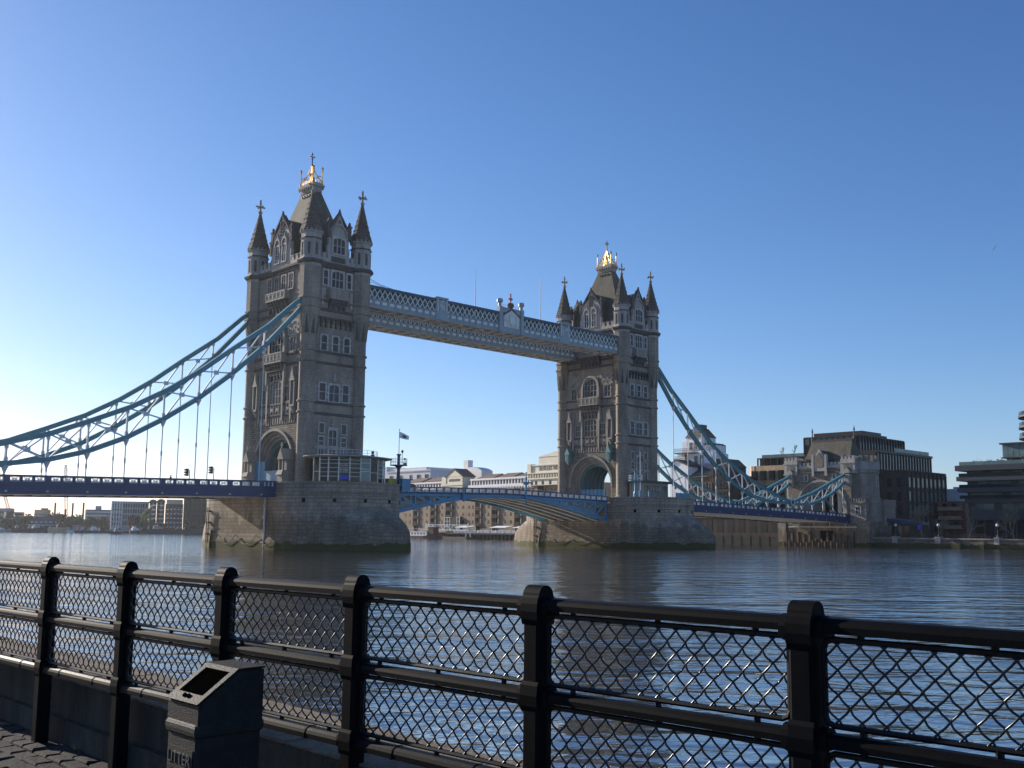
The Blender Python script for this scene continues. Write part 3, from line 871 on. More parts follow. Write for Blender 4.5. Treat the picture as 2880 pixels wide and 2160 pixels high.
# ------------------------------------------------------------------ side spans
def lerp(tab, x):
    for (a, b), (c, d) in zip(tab, tab[1:]):
        if x <= c: return b + (d - b) * (x - a) / (c - a)
    return tab[-1][1]
DECK = [(0, 11.1), (11, 11.05), (25, 10.82), (53, 10.25), (65, 9.98), (93.5, 9.12)]
HANG = [13.5, 19.1, 24.7, 30.3, 35.9, 41.55, 47.1, 52.6, 58.2]
HANG2 = [69.5, 74.9, 80.5, 86.0, 91.6]

def panel(lat, X, y, z0, z1, hw):
    """pierced quatrefoil panel of a parapet, X a function giving (x) from the distance along the span"""
    zc, hh = (z0 + z1) / 2, (z1 - z0) / 2
    for s_ in (-1, 1):
        lat.beam((X(-hw), y, zc - s_ * hh), (X(hw), y, zc + s_ * hh), .05 if s_ > 0 else .06, .085)
        lat.beam((X(s_ * hw * .5), y, z0), (X(s_ * hw * .5), y, z1), .042, .06, (1, 0, 0))
    for k in range(8):
        a, b = k * math.pi / 4, (k + 1) * math.pi / 4
        lat.beam((X(hw * .38 * math.cos(a)), y, zc + hh * .6 * math.sin(a)), (X(hw * .38 * math.cos(b)), y, zc + hh * .6 * math.sin(b)), .07, .07)
    lat.beam((X(-hw), y, zc), (X(hw), y, zc), .036, .05)
    for e in (-.9, .9): lat.beam((X(-hw), y, zc + e * hh), (X(hw), y, zc + e * hh), .03, .06)

def side_span(name, label, sgn, x0):
    X = lambda u: x0 + sgn * u
    T = thing(name, (X(50), 0, 8.0), label, 'bridge deck', 'side spans of the bridge')
    us = [10.75] + HANG + [64.4] + HANG2 + [93.2]
    line = lambda o=0: [(X(u), lerp(DECK, u) + o) for u in us]
    m = MB()
    for y in (-9.75, 9.75):
        s_ = 1 if y > 0 else -1
        m.sweep(line(), y - .14, y + .14, -2.5, -1.12)
        m.sweep(line(), y + s_ * .12, y + s_ * .34, -1.3, -1.1)
        m.sweep(line(), y + s_ * .12, y + s_ * .28, -1.72, -1.6)
        m.sweep(line(), y + s_ * .12, y + s_ * .40, -2.62, -2.42)
        m.sweep(line(), y + s_ * .1, y + s_ * .2, -2.08, -1.98)
    m.build('girder', 'navy', T)
    m = MB()
    m.sweep(line(), -9.58, 9.58, -1.5, -1.1)
    for y in (-8.4, -6, -3.6, -1.2, 1.2, 3.6, 6, 8.4): m.sweep(line(), y - .14, y + .14, -2.35, -1.45)
    for u in [11.5 + 2.8 * i for i in range(29)]:
        z = lerp(DECK, u); m.box(X(u) - .14, X(u) + .14, -9.6, 9.6, z - 2.46, z - 1.48)
    m.build('deck', 'cream', T)
    m = MB(); m.sweep(line(), -9.5, 9.5, -1.098, -1.02); m.build('road_surface', 'asphalt', T)
    for y in (-9.75, 9.75):
        s_ = 1 if y > 0 else -1
        fr, la = MB(), MB()
        fr.sweep(line(), y - .17, y + .17, -.2, .0); fr.sweep(line(), y - .13, y + .13, -1.12, -.86)
        fr.sweep(line(), y - .22, y + .22, -.03, .04)
        ed = [10.9] + HANG + [64.2] + HANG2 + [93.0]
        for a, b in zip(ed, ed[1:]):
            w = b - a; p = .42; op = (w - .9 - 2 * p) / 3
            for e in ((a, b) if b == ed[-1] else (a,)):
                z = lerp(DECK, e); fr.box(X(e) - .45, X(e) + .45, y - .2, y + .2, z - 1.12, z - .02)
            for k in range(3):
                c = a + .45 + op / 2 + k * (op + p); z = lerp(DECK, c)
                if k < 2:
                    q = c + op / 2 + p / 2; fr.box(X(q) - p / 2, X(q) + p / 2, y - .12, y + .12, z - 1.1, z - .1)
                panel(la, lambda v, c=c: X(c + v), y, z - .86, z - .2, op / 2)
        la.sweep(line(), y - .02, y + .02, -1.05, -.98)
        F = fr.build('parapet', 'navy', T)
        la.build('lattice', 'lattice', F)
        m = MB()
        for u in HANG + HANG2:
            z = lerp(DECK, u); m.box(X(u) - .14, X(u) + .14, y + s_ * .14, y + s_ * .24, z - 2.32, z - 2.1)
        m.build('bracket', 'cream', F)
    return T
SPL = side_span('side_span', 'navy blue side span deck on the left, chains rising over it to the nearer tower', -1, 0)
SPR = side_span('side_span', 'navy blue side span deck on the right, running to the abutment gatehouse', 1, SX)

# ------------------------------------------------------------------ suspension chains
CT = [(5.6, 43.2), (8, 41.4), (12.8, 36.85), (19.2, 32.1), (24.3, 28.1), (29.8, 24.35), (35.3, 21.25), (41.3, 18.65), (46.8, 16.4), (52.2, 14.85), (58.8, 12.95), (63.6, 11.95)]
CB = [(5.6, 42.3), (8, 39.4), (13.5, 33.27), (19.1, 28.13), (24.7, 23.56), (30.3, 19.78), (35.9, 16.57), (41.6, 14.15), (47.1, 12.63), (52.5, 11.85), (58.2, 11.55), (63.6, 11.5)]
ST = [(65.2, 11.95), (69.7, 13.2), (75.1, 14.55), (80.7, 16.4), (85.8, 18.1), (91, 19.85), (96.2, 21.8)]
SB = [(65.2, 11.5), (67.2, 11.3), (73.1, 11.42), (80.5, 13.05), (85.6, 14.82), (90.4, 17.15), (96.2, 20.7)]
def chain(label, sgn, x0, y, grp='suspension chains of the bridge'):
    X = lambda u: x0 + sgn * u
    T = thing('suspension_chain', (X(64.4), y, 10), label, 'chain', grp)
    def chord(tab, nm):
        pts = [(X(u), z) for u, z in tab]
        m = MB(); m.sweep(pts, y - .22, y + .22, -.3, .3)
        m.sweep(pts, y - .36, y + .36, .27, .36); m.sweep(pts, y - .36, y + .36, -.36, -.27)
        return m.build(nm, 'teal', T)
    for tt, tb, hs in ((CT, CB, HANG), (ST, SB, HANG2)):
        chord(tt, 'upper_chord'); chord(tb, 'lower_chord')
        m = MB()
        ends = [hs[0] - 5] + hs + [hs[-1] + (5 if tt is CT else 3)]
        for i, u in enumerate(hs):
            zt, zb = lerp(tt, u), lerp(tb, u)
            m.beam((X(u), y, zb), (X(u), y, zt), .26, .24, (1, 0, 0))
            m.beam((X(u), y, zb + .2), (X(u), y, zb + .9), .30, .5, (1, 0, 0)); m.beam((X(u), y, zt - .8), (X(u), y, zt - .2), .30, .5, (1, 0, 0))
        for a, b in zip(hs, hs[1:] + ([63.4] if tt is CT else [])):
            if lerp(tt, (a + b) / 2) - lerp(tb, (a + b) / 2) < .9: continue
            P = lambda u, tab: Vector((X(u), y, lerp(tab, u)))
            for (p, q, wd) in ((P(a, tb), P(b, tt), .18), (P(a, tt), P(b, tb), .2)):
                m.beam(p, q, wd, .2)
            c = (P(a, tb) + P(b, tt) + P(a, tt) + P(b, tb)) / 4
            m.box(c.x - .42, c.x + .42, y - .11, y + .11, c.z - .32, c.z + .32)
        m.build('web', 'web', T)
        for u in hs:
            zb = lerp(tb, u); zd = lerp(DECK, u)
            m = MB()
            if zb - zd > 1.2:
                m.cyl((X(u), y, zd - .1), (X(u), y, zb - .4), .085, n=6)
                zm = zd + (zb - zd) * .42; m.cyl((X(u), y, zm - .35), (X(u), y, zm + .35), .15, n=6)
                m.cyl((X(u), y, zb - 1.25), (X(u), y, zb - .3), .1, .5, 8)
            else:
                m.cyl((X(u), y, zd - .1), (X(u), y, zb - .25), .12, .5, 8)
            m.build('hanger', 'white', T)
    m = MB()                                                # ring pin where long and short chains meet
    c = (X(64.4), 11.72)
    m.cyl((c[0], y - .42, c[1]), (c[0], y + .42, c[1]), 1.12, n=24)
    m.beam((c[0], y, 9.0), (c[0], y, 10.7), .8, 1.5, (1, 0, 0))
    m.box(c[0] - .8, c[0] + .8, y - .85, y + .75, 8.9, lerp(DECK, 64.4) + .12)
    pin = m.build('pin_plate', 'teal', T)
    m = MB()
    for i in range(24):
        a, b = 2 * math.pi * i / 24, 2 * math.pi * (i + 1) / 24
        q = [(c[0] + r * math.cos(t), c[1] + r * math.sin(t)) for r, t in ((.95, a), (.95, b), (.62, b), (.62, a))]
        m.prism(q, 'y', y - .5, y + .5)
    m.build('ring', 'white', pin)
    m = MB(); m.cyl((c[0], y - .46, c[1]), (c[0], y + .46, c[1]), .6, n=16); m.build('pin', 'car_dark', pin)
    m = MB(); m.box(c[0] - .6, c[0] + .6, y - .95, y - .84, 9.1, 9.9); m.build('plaque', 'pale', pin)
    m = MB()                                                # tie beyond the abutment tower
    m.beam((X(104.5), y, 20.4), (X(121), y, 8.2), .5, .75)
    m.beam((X(104.5), y, 20.5), (X(121), y, 8.3), .3, .86)
    m.build('back_stay', 'teal', T)
    m = MB(); m.beam((X(104.6), y - .32, 20.4), (X(121), y - .32, 8.25), .08, .34); m.build('back_stay', 'web', T)
    return T
chain('suspension chain nearest the camera, sweeping down left from the nearer tower', -1, 0, -8.9)
chain('chain behind the nearest one, on the far edge of the left deck', -1, 0, 8.9)
chain('chain on the near edge of the right deck, dropping from the farther tower', 1, SX, -8.9)
chain('chain on the far edge of the right deck, partly behind the farther tower', 1, SX, 8.9)

# ------------------------------------------------------------------ high level walkways
def walkway(label, y0, y1, out, crest):
    T = thing('high_walkway', (SX / 2, (y0 + y1) / 2, 43.3), label, 'walkway', 'high level walkways between the towers')
    A, B = 4.9, SX - 4.9
    m = MB()
    m.box(A, B, y0 + .12, y1 - .12, 43.62, 43.8)
    m.build('floor', 'cream', T)
    m = MB()                                                # trussed underside
    for y in (y0 + .25, (y0 + y1) / 2, y1 - .25): m.box(A, B, y - .12, y + .12, 43.2, 43.62)
    n = 26
    for i in range(n + 1):
        x = A + (B - A) * i / n
        m.box(x - .12, x + .12, y0 + .2, y1 - .2, 43.1, 43.58)
        if i < n:
            x2 = A + (B - A) * (i + 1) / n
            m.beam((x, y0 + .4, 43.4), (x2, y1 - .4, 43.4), .14, .2) if i % 2 else m.beam((x, y1 - .4, 43.4), (x2, y0 + .4, 43.4), .14, .2)
    m.build('underside_truss', 'cream', T)
    for y, s_ in ((y0, -1), (y1, 1)):
        m = MB()
        m.box(A, B, y - .14, y + .14, 43.25, 44.75)
        m.box(A, B, y + s_ * .1, y + s_ * .32, 44.68, 44.86); m.box(A, B, y + s_ * .1, y + s_ * .3, 43.2, 43.42); m.box(A, B, y + s_ * .1, y + s_ * .24, 43.62, 43.74)
        k = 44
        for i in range(k + 1):
            x = A + (B - A) * i / k; m.box(x - .14, x + .14, y + s_ * .1, y + s_ * .26, 43.7, 44.72)
        F = m.build('fascia', 'walk', T)
        m = MB(); m.box(A + .2, B - .2, y - .05, y + .05, 44.2, 44.3)
        for i in range(k):
            x = A + (B - A) * (i + .5) / k
            m.box(x - .05, x + .05, y - .06, y + s_ * .12, 44.22, 44.28)
            m.box(x - .48, x + .48, y + s_ * .1, y + s_ * .17, 43.98, 44.5)
        m.build('fascia_panel', 'lattice', F)
        m = MB(); nl = 62; dx = (B - A) / nl
        for i in range(nl):
            x = A + i * dx
            m.beam((x, y + s_ * .04, 44.84), (x + dx, y + s_ * .04, 46.75), .10, .16)
            m.beam((x, y + s_ * .02, 46.75), (x + dx, y + s_ * .02, 44.84), .12, .16)
        m.build('lattice', 'lattice', T)
        m = MB(); m.box(A, B, y - .2, y + .2, 46.72, 47.2); m.box(A, B, y + s_ * .15, y + s_ * .36, 47.0, 47.26)
        m.build('top_chord', 'walk_dark', T)
        m = MB(); m.box(A + .3, B - .3, y - s_ * .42, y - s_ * .36, 44.9, 46.4)
        m.build('glazing', 'blue_glass', T)
    m = MB()
    yc = (y0 + y1) / 2
    m.prism([(y0 + .1, 47.05), (y1 - .1, 47.05), (yc, 47.6)], 'x', A, B)
    m.build('roof', 'walk_dark', T)
    for xc in (24.1, 58.2):
        m = MB(); y = out; s_ = -1 if crest else 1
        m.box(xc - 1.45, xc + 1.45, y - .3, y + .3, 44.6, 47.45); m.box(xc - 1.6, xc + 1.6, y - .38, y + .38, 47.45, 47.65); m.box(xc - 1.55, xc + 1.55, y - .36, y + .36, 43.3, 44.6)
        Pn = m.build('pylon_panel', 'walk', T)
        m = MB()
        for k in range(14):
            x, z = xc + random.uniform(-.6, .6), random.uniform(45.1, 47.0)
            m.box(x - .14, x + .14, y + s_ * .28, y + s_ * .38, z - .16, z + .16)
        for e in (-1.1, 1.1): m.box(xc + e - .1, xc + e + .1, y + s_ * .25, y + s_ * .4, 44.8, 47.3)
        m.build('carved_relief', 'lattice', Pn)
    if crest:
        xc, y = SX / 2 + 1.2, out
        m = MB()
        m.box(xc - 3.0, xc + 3.0, y - .32, y + .3, 43.3, 48.1); m.box(xc - 2.9, xc + 2.9, y - .36, y + .34, 48.1, 48.3)
        for e in (-3.0, 3.0):
            m.box(xc + e - .42, xc + e + .42, y - .5, y + .4, 43.2, 48.4)
            m.lathe(xc + e, y - .05, [(.34, 48.4), (.34, 49.1), (.62, 49.25), (.62, 49.75), (.5, 49.95), (.1, 50.0)], 8)
        for i in range(8):
            if i not in (3, 4):
                x = xc - 2.1 + i * .6; m.cyl((x, y, 48.3), (x, y, 48.9), .06, .05, 5); m.ball((x, y, 48.95), .11, 6)
        K = m.build('crest_frame', 'walk', T)
        m = MB()
        m.prism([(xc - 2.1, 44.3), (xc + 2.1, 44.3), (xc + 2.1, 46.9), (xc, 48.0), (xc - 2.1, 46.9)], 'y', y - .42, y - .3)
        for k in range(70):
            x, z = xc + random.uniform(-1.8, 1.8), random.uniform(44.5, 47.0)
            r = random.uniform(.08, .2); m.box(x - r, x + r, y - random.uniform(.45, .6), y - .4, z - r * 1.2, z + r * 1.2)
        m.prism([(xc - .75, 46.5), (xc - .75, 45.3), (xc, 44.6), (xc + .75, 45.3), (xc + .75, 46.5)], 'y', y - .66, y - .4)
        m.build('coat_of_arms', 'lattice', K)
        m = MB(); m.prism([(xc - 2.5, 46.6), (xc - 2.2, 46.6), (xc, 47.95), (xc + 2.2, 46.6), (xc + 2.5, 46.6), (xc, 48.35)], 'y', y - .55, y - .3)
        m.lathe(xc, y, [(.3, 48.3), (.55, 48.5), (.75, 49.0), (.6, 49.4), (.15, 49.5)], 10)
        m.build('crown', 'rust', K)
        m = MB(); m.box(xc - .13, xc + .13, y - .12, y + .12, 49.45, 51.2); m.box(xc - .5, xc + .5, y - .11, y + .11, 50.15, 50.5); m.ball((xc, y, 51.3), .18, 6)
        m.build('crown_cross', 'red', K)
    return T
walkway('near high walkway between the tower tops, with crest, crown and red cross', -9.0, -4.6, -9.0, True)
walkway('far high walkway, seen below and behind the crested one', 4.4, 8.9, 8.9, False)
for x, h, l in ((33.1, 56.0, 'thin whip aerial on the walkway, left of the red cross'), (51.4, 56.4, 'thin whip aerial on the walkway, right of the red cross')):
    o = MB().cyl((x, -8.6, 47.1), (x, -8.6, h), .1, .045, 6).cyl((x, -8.6, 45.3), (x, -8.6, 47.4), .13, n=6).build('whip_aerial', 'white', at=(x, -8.6, 45.3))
    tag(o, l, 'aerial', 'whip aerials on the walkway')
o = MB().tube([(6.6, -8.9, 48.6), (9.5, -8.8, 47.8), (13.5, -8.7, 47.3)], .05, 4).tube([(6.6, -8.5, 48.2), (12, -8.5, 47.35)], .04, 4).build('stay_cable', 'iron', at=(6.6, -8.9, 47.3))
tag(o, 'thin cable from the nearer tower down to the walkway roof', 'cable')

# ------------------------------------------------------------------ bascule leaves
BT = [(10.9, 11.1), (15, 11.2), (30.6, 11.5), (38.6, 11.68), (41.1, 11.7)]
BB = [(10.9, 5.7), (15, 6.55), (20, 7.6), (25, 8.55), (30, 9.3), (34, 9.8), (38, 10.1), (41.1, 10.2)]
def leaf(label, sgn, x0):
    X = lambda u: x0 + sgn * u
    T = thing('bascule_leaf', (X(10.9), 0, 9), label, 'bascule', 'bascule leaves of the bridge')
    us = [10.95 + (41.08 - 10.95) * i / 12 for i in range(13)]
    top = [(X(u), lerp(BT, u)) for u in us]
    bot = [(X(u), lerp(BB, u)) for u in us]
    for y in (-9.5, 9.5):
        s_ = 1 if y > 0 else -1
        m = MB()
        m.sweep(top, y - .16, y + .16, -1.62, -1.16); m.sweep(bot, y - .2, y + .2, -.02, .58)
        m.sweep(bot, y - .34, y + .34, -.1, .0); m.sweep(top, y - .3, y + .3, -1.7, -1.6)
        nv = 7
        for i in range(nv + 1):
            u = 11.3 + i * 3.55; zt, zb = lerp(BT, u) - 1.5, lerp(BB, u) + .3
            if zt - zb < .5: continue
            m.beam((X(u), y, zb), (X(u), y, zt), .26, .42, (1, 0, 0))
            v = u + 3.55
            if lerp(BT, v) - 1.5 - lerp(BB, v) - .3 > .25:
                m.beam((X(u + .1), y, zt), (X(v - .1), y, lerp(BB, v) + .4), .22, .42)
        m.sweep([p for p, u in zip(top, us) if u > 33], y - .14, y + .14, -1.9, -1.3)
        m.build('truss_girder', 'sky_blue', T)
    for y in (-3.3, 3.3, -6.4, 6.4, 0):
        m = MB(); m.prism([(x, z - 1.4) for x, z in top] + [(x, z + .12) for x, z in bot[::-1]], 'y', y - .1, y + .1)
        m.sweep(bot, y - .42, y + .42, .0, .14)
        m.build('inner_girder', 'cream', T)
    m = MB(); m.sweep(top, -9.3, 9.3, -1.45, -1.2)
    for i in range(11):
        u = 12 + i * 2.8; zt = lerp(BT, u) - 1.4; zb = lerp(BB, u) + .25
        m.box(X(u) - .1, X(u) + .1, -9.3, 9.3, max(zb, zt - 1.2), zt)
    m.build('deck', 'cream', T)
    m = MB(); m.sweep(top, -9.2, 9.2, -1.198, -1.12); m.build('road_surface', 'asphalt', T)
    for y in (-9.6, 9.6):
        fr, la = MB(), MB()
        fr.sweep(top, y - .14, y + .14, -.2, 0); fr.sweep(top, y - .14, y + .14, -1.3, -.95); fr.sweep(top, y - .2, y + .2, -1.2, -1.1)
        n = 17; w = (41.0 - 11.0) / n
        for i in range(n + 1):
            u = 11.0 + i * w; z = lerp(BT, u); fr.box(X(u) - .13, X(u) + .13, y - .12, y + .12, z - 1.05, z - .02)
            if i < n:
                c = u + w / 2; z = lerp(BT, c)
                panel(la, lambda v, c=c: X(c + v), y, z - .94, z - .2, w / 2 - .1)
        la.sweep(top, y - .02, y + .02, -1.25, -1.22); F = fr.build('parapet', 'navy', T); la.build('lattice', 'lattice', F)
    return T
leaf('left bascule leaf, light blue trusses, hinged at the nearer tower', 1, 0)
leaf('right bascule leaf with its cream girders seen from below, hinged at the farther tower', -1, SX)
for x, zt, l in ((29.6, 11.0, 'plain light blue post hung on the left bascule parapet'), (46.2, 14.2, 'light blue post with lamp box on the right bascule parapet')):
    m = MB(); m.cyl((x, -10.05, 8.8), (x, -10.05, zt), .22, .2, 8); m.box(x - .12, x + .12, -10.0, -9.6, 9.8, 10.1)
    if zt > 12:
        m.cyl((x, -10.05, zt), (x, -10.05, zt + 1.0), .1, n=6); m.box(x - 1.1, x + 1.1, -10.4, -9.7, 12.9, 13.2); m.box(x - .5, x + .5, -10.3, -9.8, 12.6, 12.92)
    else: m.box(x - .25, x + .25, -10.35, -9.8, zt - .1, zt + .3)
    o = m.build('navigation_post', 'sky_blue', at=(x, -10.05, 8.8)); tag(o, l, 'post')

# ------------------------------------------------------------------ abutment gatehouse (south)
AX = 175.6
T = thing('abutment_tower', (AX + 6, 0, 7.5), 'stone abutment gatehouse with steep roof and broad arch at the right bridge end', 'gatehouse')
m = MB()
m.prism([(-10.6, 0), (-10.6, 22.2), (10.6, 22.2), (10.6, 0)] , 'x', AX + 1.0, AX + 13.4) if False else None
m.prism([(-10.6, 7.0), (-10.6, 22.4), (10.6, 22.4), (10.6, 7.0)] + arch_pts(-1.0, 7.8, 7.0, 10.6, 18.7, 20)[::-1], 'x', AX, AX + 13)
m.build('wall', 'rubble', T)
m = MB()
for k, (h, zc) in enumerate(((7.9, 18.8), (7.3, 18.2), (6.7, 17.6))):
    ring(m, 'x', h, zc, h - .65, zc - .65, 7.0, 10.6, AX + .3 + .55 * k, AX + 12.6 - .55 * k, uc=-1.0, n=20)
ring(m, 'x', 8.3, 19.2, 7.75, 18.65, 9.5, 10.6, AX - .25, AX + .2, uc=-1.0, n=20)
m.build('archivolt', 'trim', T)
m = MB()
for z, o_ in ((21.2, .35), (22.2, .3)):
    m.box(AX - o_, AX + 13 + o_, -10.9, 10.9, z, z + .4)
m.build('string_course', 'dark_trim', T)
m = MB()
for a, b in ((-7.6, -3.0), (1.0, 6.3)):
    m.box(AX - .1, AX + .5, a, b, 22.6, 23.4)
    for i in range(4):
        u = a + (i + .5) * (b - a) / 4; m.box(AX - .08, AX + .48, u - .38, u + .38, 23.4, 24.1); m.box(AX - .16, AX + .56, u - .45, u + .45, 24.1, 24.25)
m.build('parapet', 'pale', T)
for y0, y1, hb in ((6.4, 10.8, 25.2), (-12.2, -7.7, 25.0)):
    m = MB(); m.box(AX - .45, AX + 3.4, y0, y1, 20.9, hb)
    m.box(AX - .7, AX + 3.7, y0 - .2, y1 + .2, hb - 1.25, hb - .95); m.box(AX - .7, AX + 3.7, y0 - .2, y1 + .2, 20.8, 21.15)
    for i in range(4):
        u = y0 + (i + .5) * (y1 - y0) / 4; m.box(AX - .4, AX + .1, u - .34, u + .34, hb, hb + .75); m.box(AX - .48, AX + .2, u - .4, u + .4, hb + .75, hb + .9)
        v = AX - .2 + i * 1.1; m.box(v - .3, v + .3, y0, y0 + .4, hb, hb + .75)
    c = (y0 + y1) / 2
    tu = m.build('corner_turret', 'pale', T)
    m = MB(); m.box(AX - .52, AX - .3, c - 1.2, c + 1.2, 21.6, 23.4); m.build('carved_panel', 'rubble', tu)
    m = MB(); m.prism([(c - .9, 20.9), (c + .9, 20.9), (c + .9, 21.6), (c, 22.5), (c - .9, 21.6)], 'x', AX - 1.1, AX - .4)
    m.box(AX - 1.2, AX + .2, c - .9, c + .9, 17.4, 20.6)
    m.build('chain_portal', 'trim', tu)
m = MB()
st = [(-3.1, 21.7), (1.1, 21.7), (1.1, 25.8), (.4, 26.0), (-1.0, 28.4), (-2.4, 26.0), (-3.1, 25.8)]
m.prism(st, 'x', AX - .55, AX + .4); m.box(AX - .7, AX + .3, -3.45, -2.75, 20.3, 26.6); m.box(AX - .7, AX + .3, .75, 1.45, 20.3, 26.6)
g = m.build('gable', 'pale', T)
m = MB(); m.prism([(-2.3, 23.0), (.3, 23.0), (.3, 25.2), (-1.0, 27.2), (-2.3, 25.2)], 'x', AX - .72, AX - .5); m.build('carved_panel', 'rubble', g)
m = MB(); m.prism([(-2.6, 22), (.6, 22), (.6, 25.4), (-1.0, 27.9), (-2.6, 25.4)], 'x', AX + .4, AX + 5); m.build('dormer_roof', 'slate', g)
m = MB()
m.frustum(AX + .8, AX + 12.2, -9.8, 7.0, 22.3, AX + 3.4, AX + 9.6, -8.9, 5.4, 26.6)
m.frustum(AX + 3.4, AX + 9.6, -8.9, 5.4, 26.6, AX + 5.7, AX + 7.3, -8.3, 4.8, 30.9)
m.build('roof', 'slate', T)
m = MB(); m.box(AX + 5.6, AX + 7.4, -8.5, 5.0, 30.85, 31.4)
for y in [-8.3 + i * .8 for i in range(17)]: m.box(AX + 6.2, AX + 6.8, y, y + .35, 31.4, 31.75)
for y in (-8.6, 5.1): m.lathe(AX + 6.5, y, [(.4, 30.5), (.5, 31.8), (.2, 32.2), (.16, 33.8), (.3, 33.95), (.05, 35.2)], 6)
m.build('roof_crest', 'dark_trim', T)
for y in (3.3, -5.9):
    m = MB(); m.box(AX + .9, AX + 3.5, y - .9, y + .9, 23.6, 25.6)
    m.prism([(AX + .4, 25.2), (AX + 4.4, 26.9), (AX + 4.4, 27.0), (AX + .4, 25.45)], 'y', y - 1.2, y + 1.2)
    d = m.build('dormer', 'slate', T)
    for e in (-.4, .4): pane(d, 'N', AX + .9, y + e, 24.0, 25.1, .55)
for y in (3.7, -5.5): window(T, 'N', AX, y, 18.9, 20.6, .75, 1, 1, .3, 'pale', quoin=True)
# upstream octagonal stair turret and lower wings
m = MB()
m.lathe(AX + 5.2, -11.6, [(5.2, 7), (5.2, 12.5), (4.5, 14.0), (4.4, 20.8), (4.75, 21.0), (4.75, 21.4), (4.5, 21.6), (4.5, 24.2)], 8, math.pi / 8)
for i in range(16):
    a = 2 * math.pi * i / 16; m.box(AX + 5.2 + 4.15 * math.cos(a) - .42, AX + 5.2 + 4.15 * math.cos(a) + .42, -11.6 + 4.15 * math.sin(a) - .42, -11.6 + 4.15 * math.sin(a) + .42, 24.1, 25.9)
st_ = m.build('stair_turret', 'tower', T)
m = MB(); m.lathe(AX + 5.2, -11.6, [(4.62, 21.9), (4.62, 24.0)], 8, math.pi / 8); m.lathe(AX + 5.2, -11.6, [(4.75, 23.9), (4.8, 24.2), (4.6, 24.3)], 8, math.pi / 8); m.build('turret_band', 'pale', st_)
window(T, 'W', -15.7, AX + 5.4, 17.2, 19.6, .8, 1, 1, .25)
window(T, 'W', -15.65, AX + 7.2, 22.2, 23.6, .3, 1, 1, .1)
m = MB()
m.box(AX - .6, AX + 9, -15.2, -10.5, 6.5, 12.8); m.box(AX - .8, AX + 9.2, -15.4, -10.4, 12.2, 12.5)
for i in range(6): m.box(AX - .6, AX - .1, -15.1 + i * .8, -14.7 + i * .8, 12.8, 13.5)
for i in range(8): m.box(AX - .4 + i * 1.2, AX + .2 + i * 1.2, -15.2, -14.8, 12.8, 13.5)
m.box(AX + 6.5, AX + 13.5, -17.0, -15.0, .5, 13.2); m.box(AX + 6.3, AX + 13.7, -17.2, -14.9, 11.2, 13.4)
wg = m.build('wing', 'tower', T)
window(wg, 'N', AX - .6, -12.9, 9.3, 11.2, 1.3, 2, 2, .28)
# river base below the deck: masonry, timber dolphins, inspection gantry
m = MB()
m.box(AX + .3, AX + 14, -12.0, 13.4, -3, 7.0)
m.box(AX - .2, AX + .4, 10.9, 13.6, -3, 6.6); m.box(AX - .1, AX + 6, -15.8, -11.5, -3, 6.9); m.box(AX - .25, AX + 8, -16.1, -11.3, 6.6, 7.2)
m.box(AX + 5, AX + 13, -18.2, -15.5, -3, 6.0)
m.build('river_base', 'pier', T)
m = MB()
for i in range(12):
    y = 10.8 - i * 1.95; h = random.uniform(3.2, 4.2)
    if i in (5, 6): h = 2.0
    m.box(AX - .35, AX + .32, y - .32, y + .32, -2, h); m.box(AX - .8, AX - .4, y + .5, y + .95, -2, random.uniform(.9, 1.7))
m.build('fender_pile', 'timber', T)
m = MB(); m.box(AX - 1.3, AX - .6, -12.4, 9.2, 5.35, 5.6)
for y in (-9, -4, 1, 6): m.box(AX - .95, AX - .85, y - .08, y + .08, 5.5, 7.6)
m.build('inspection_gantry', 'web', T)
m = MB(); m.box(AX - .02, AX + .35, -4.4, -.4, 1.6, 4.4); m.build('culvert_opening', 'black', T)
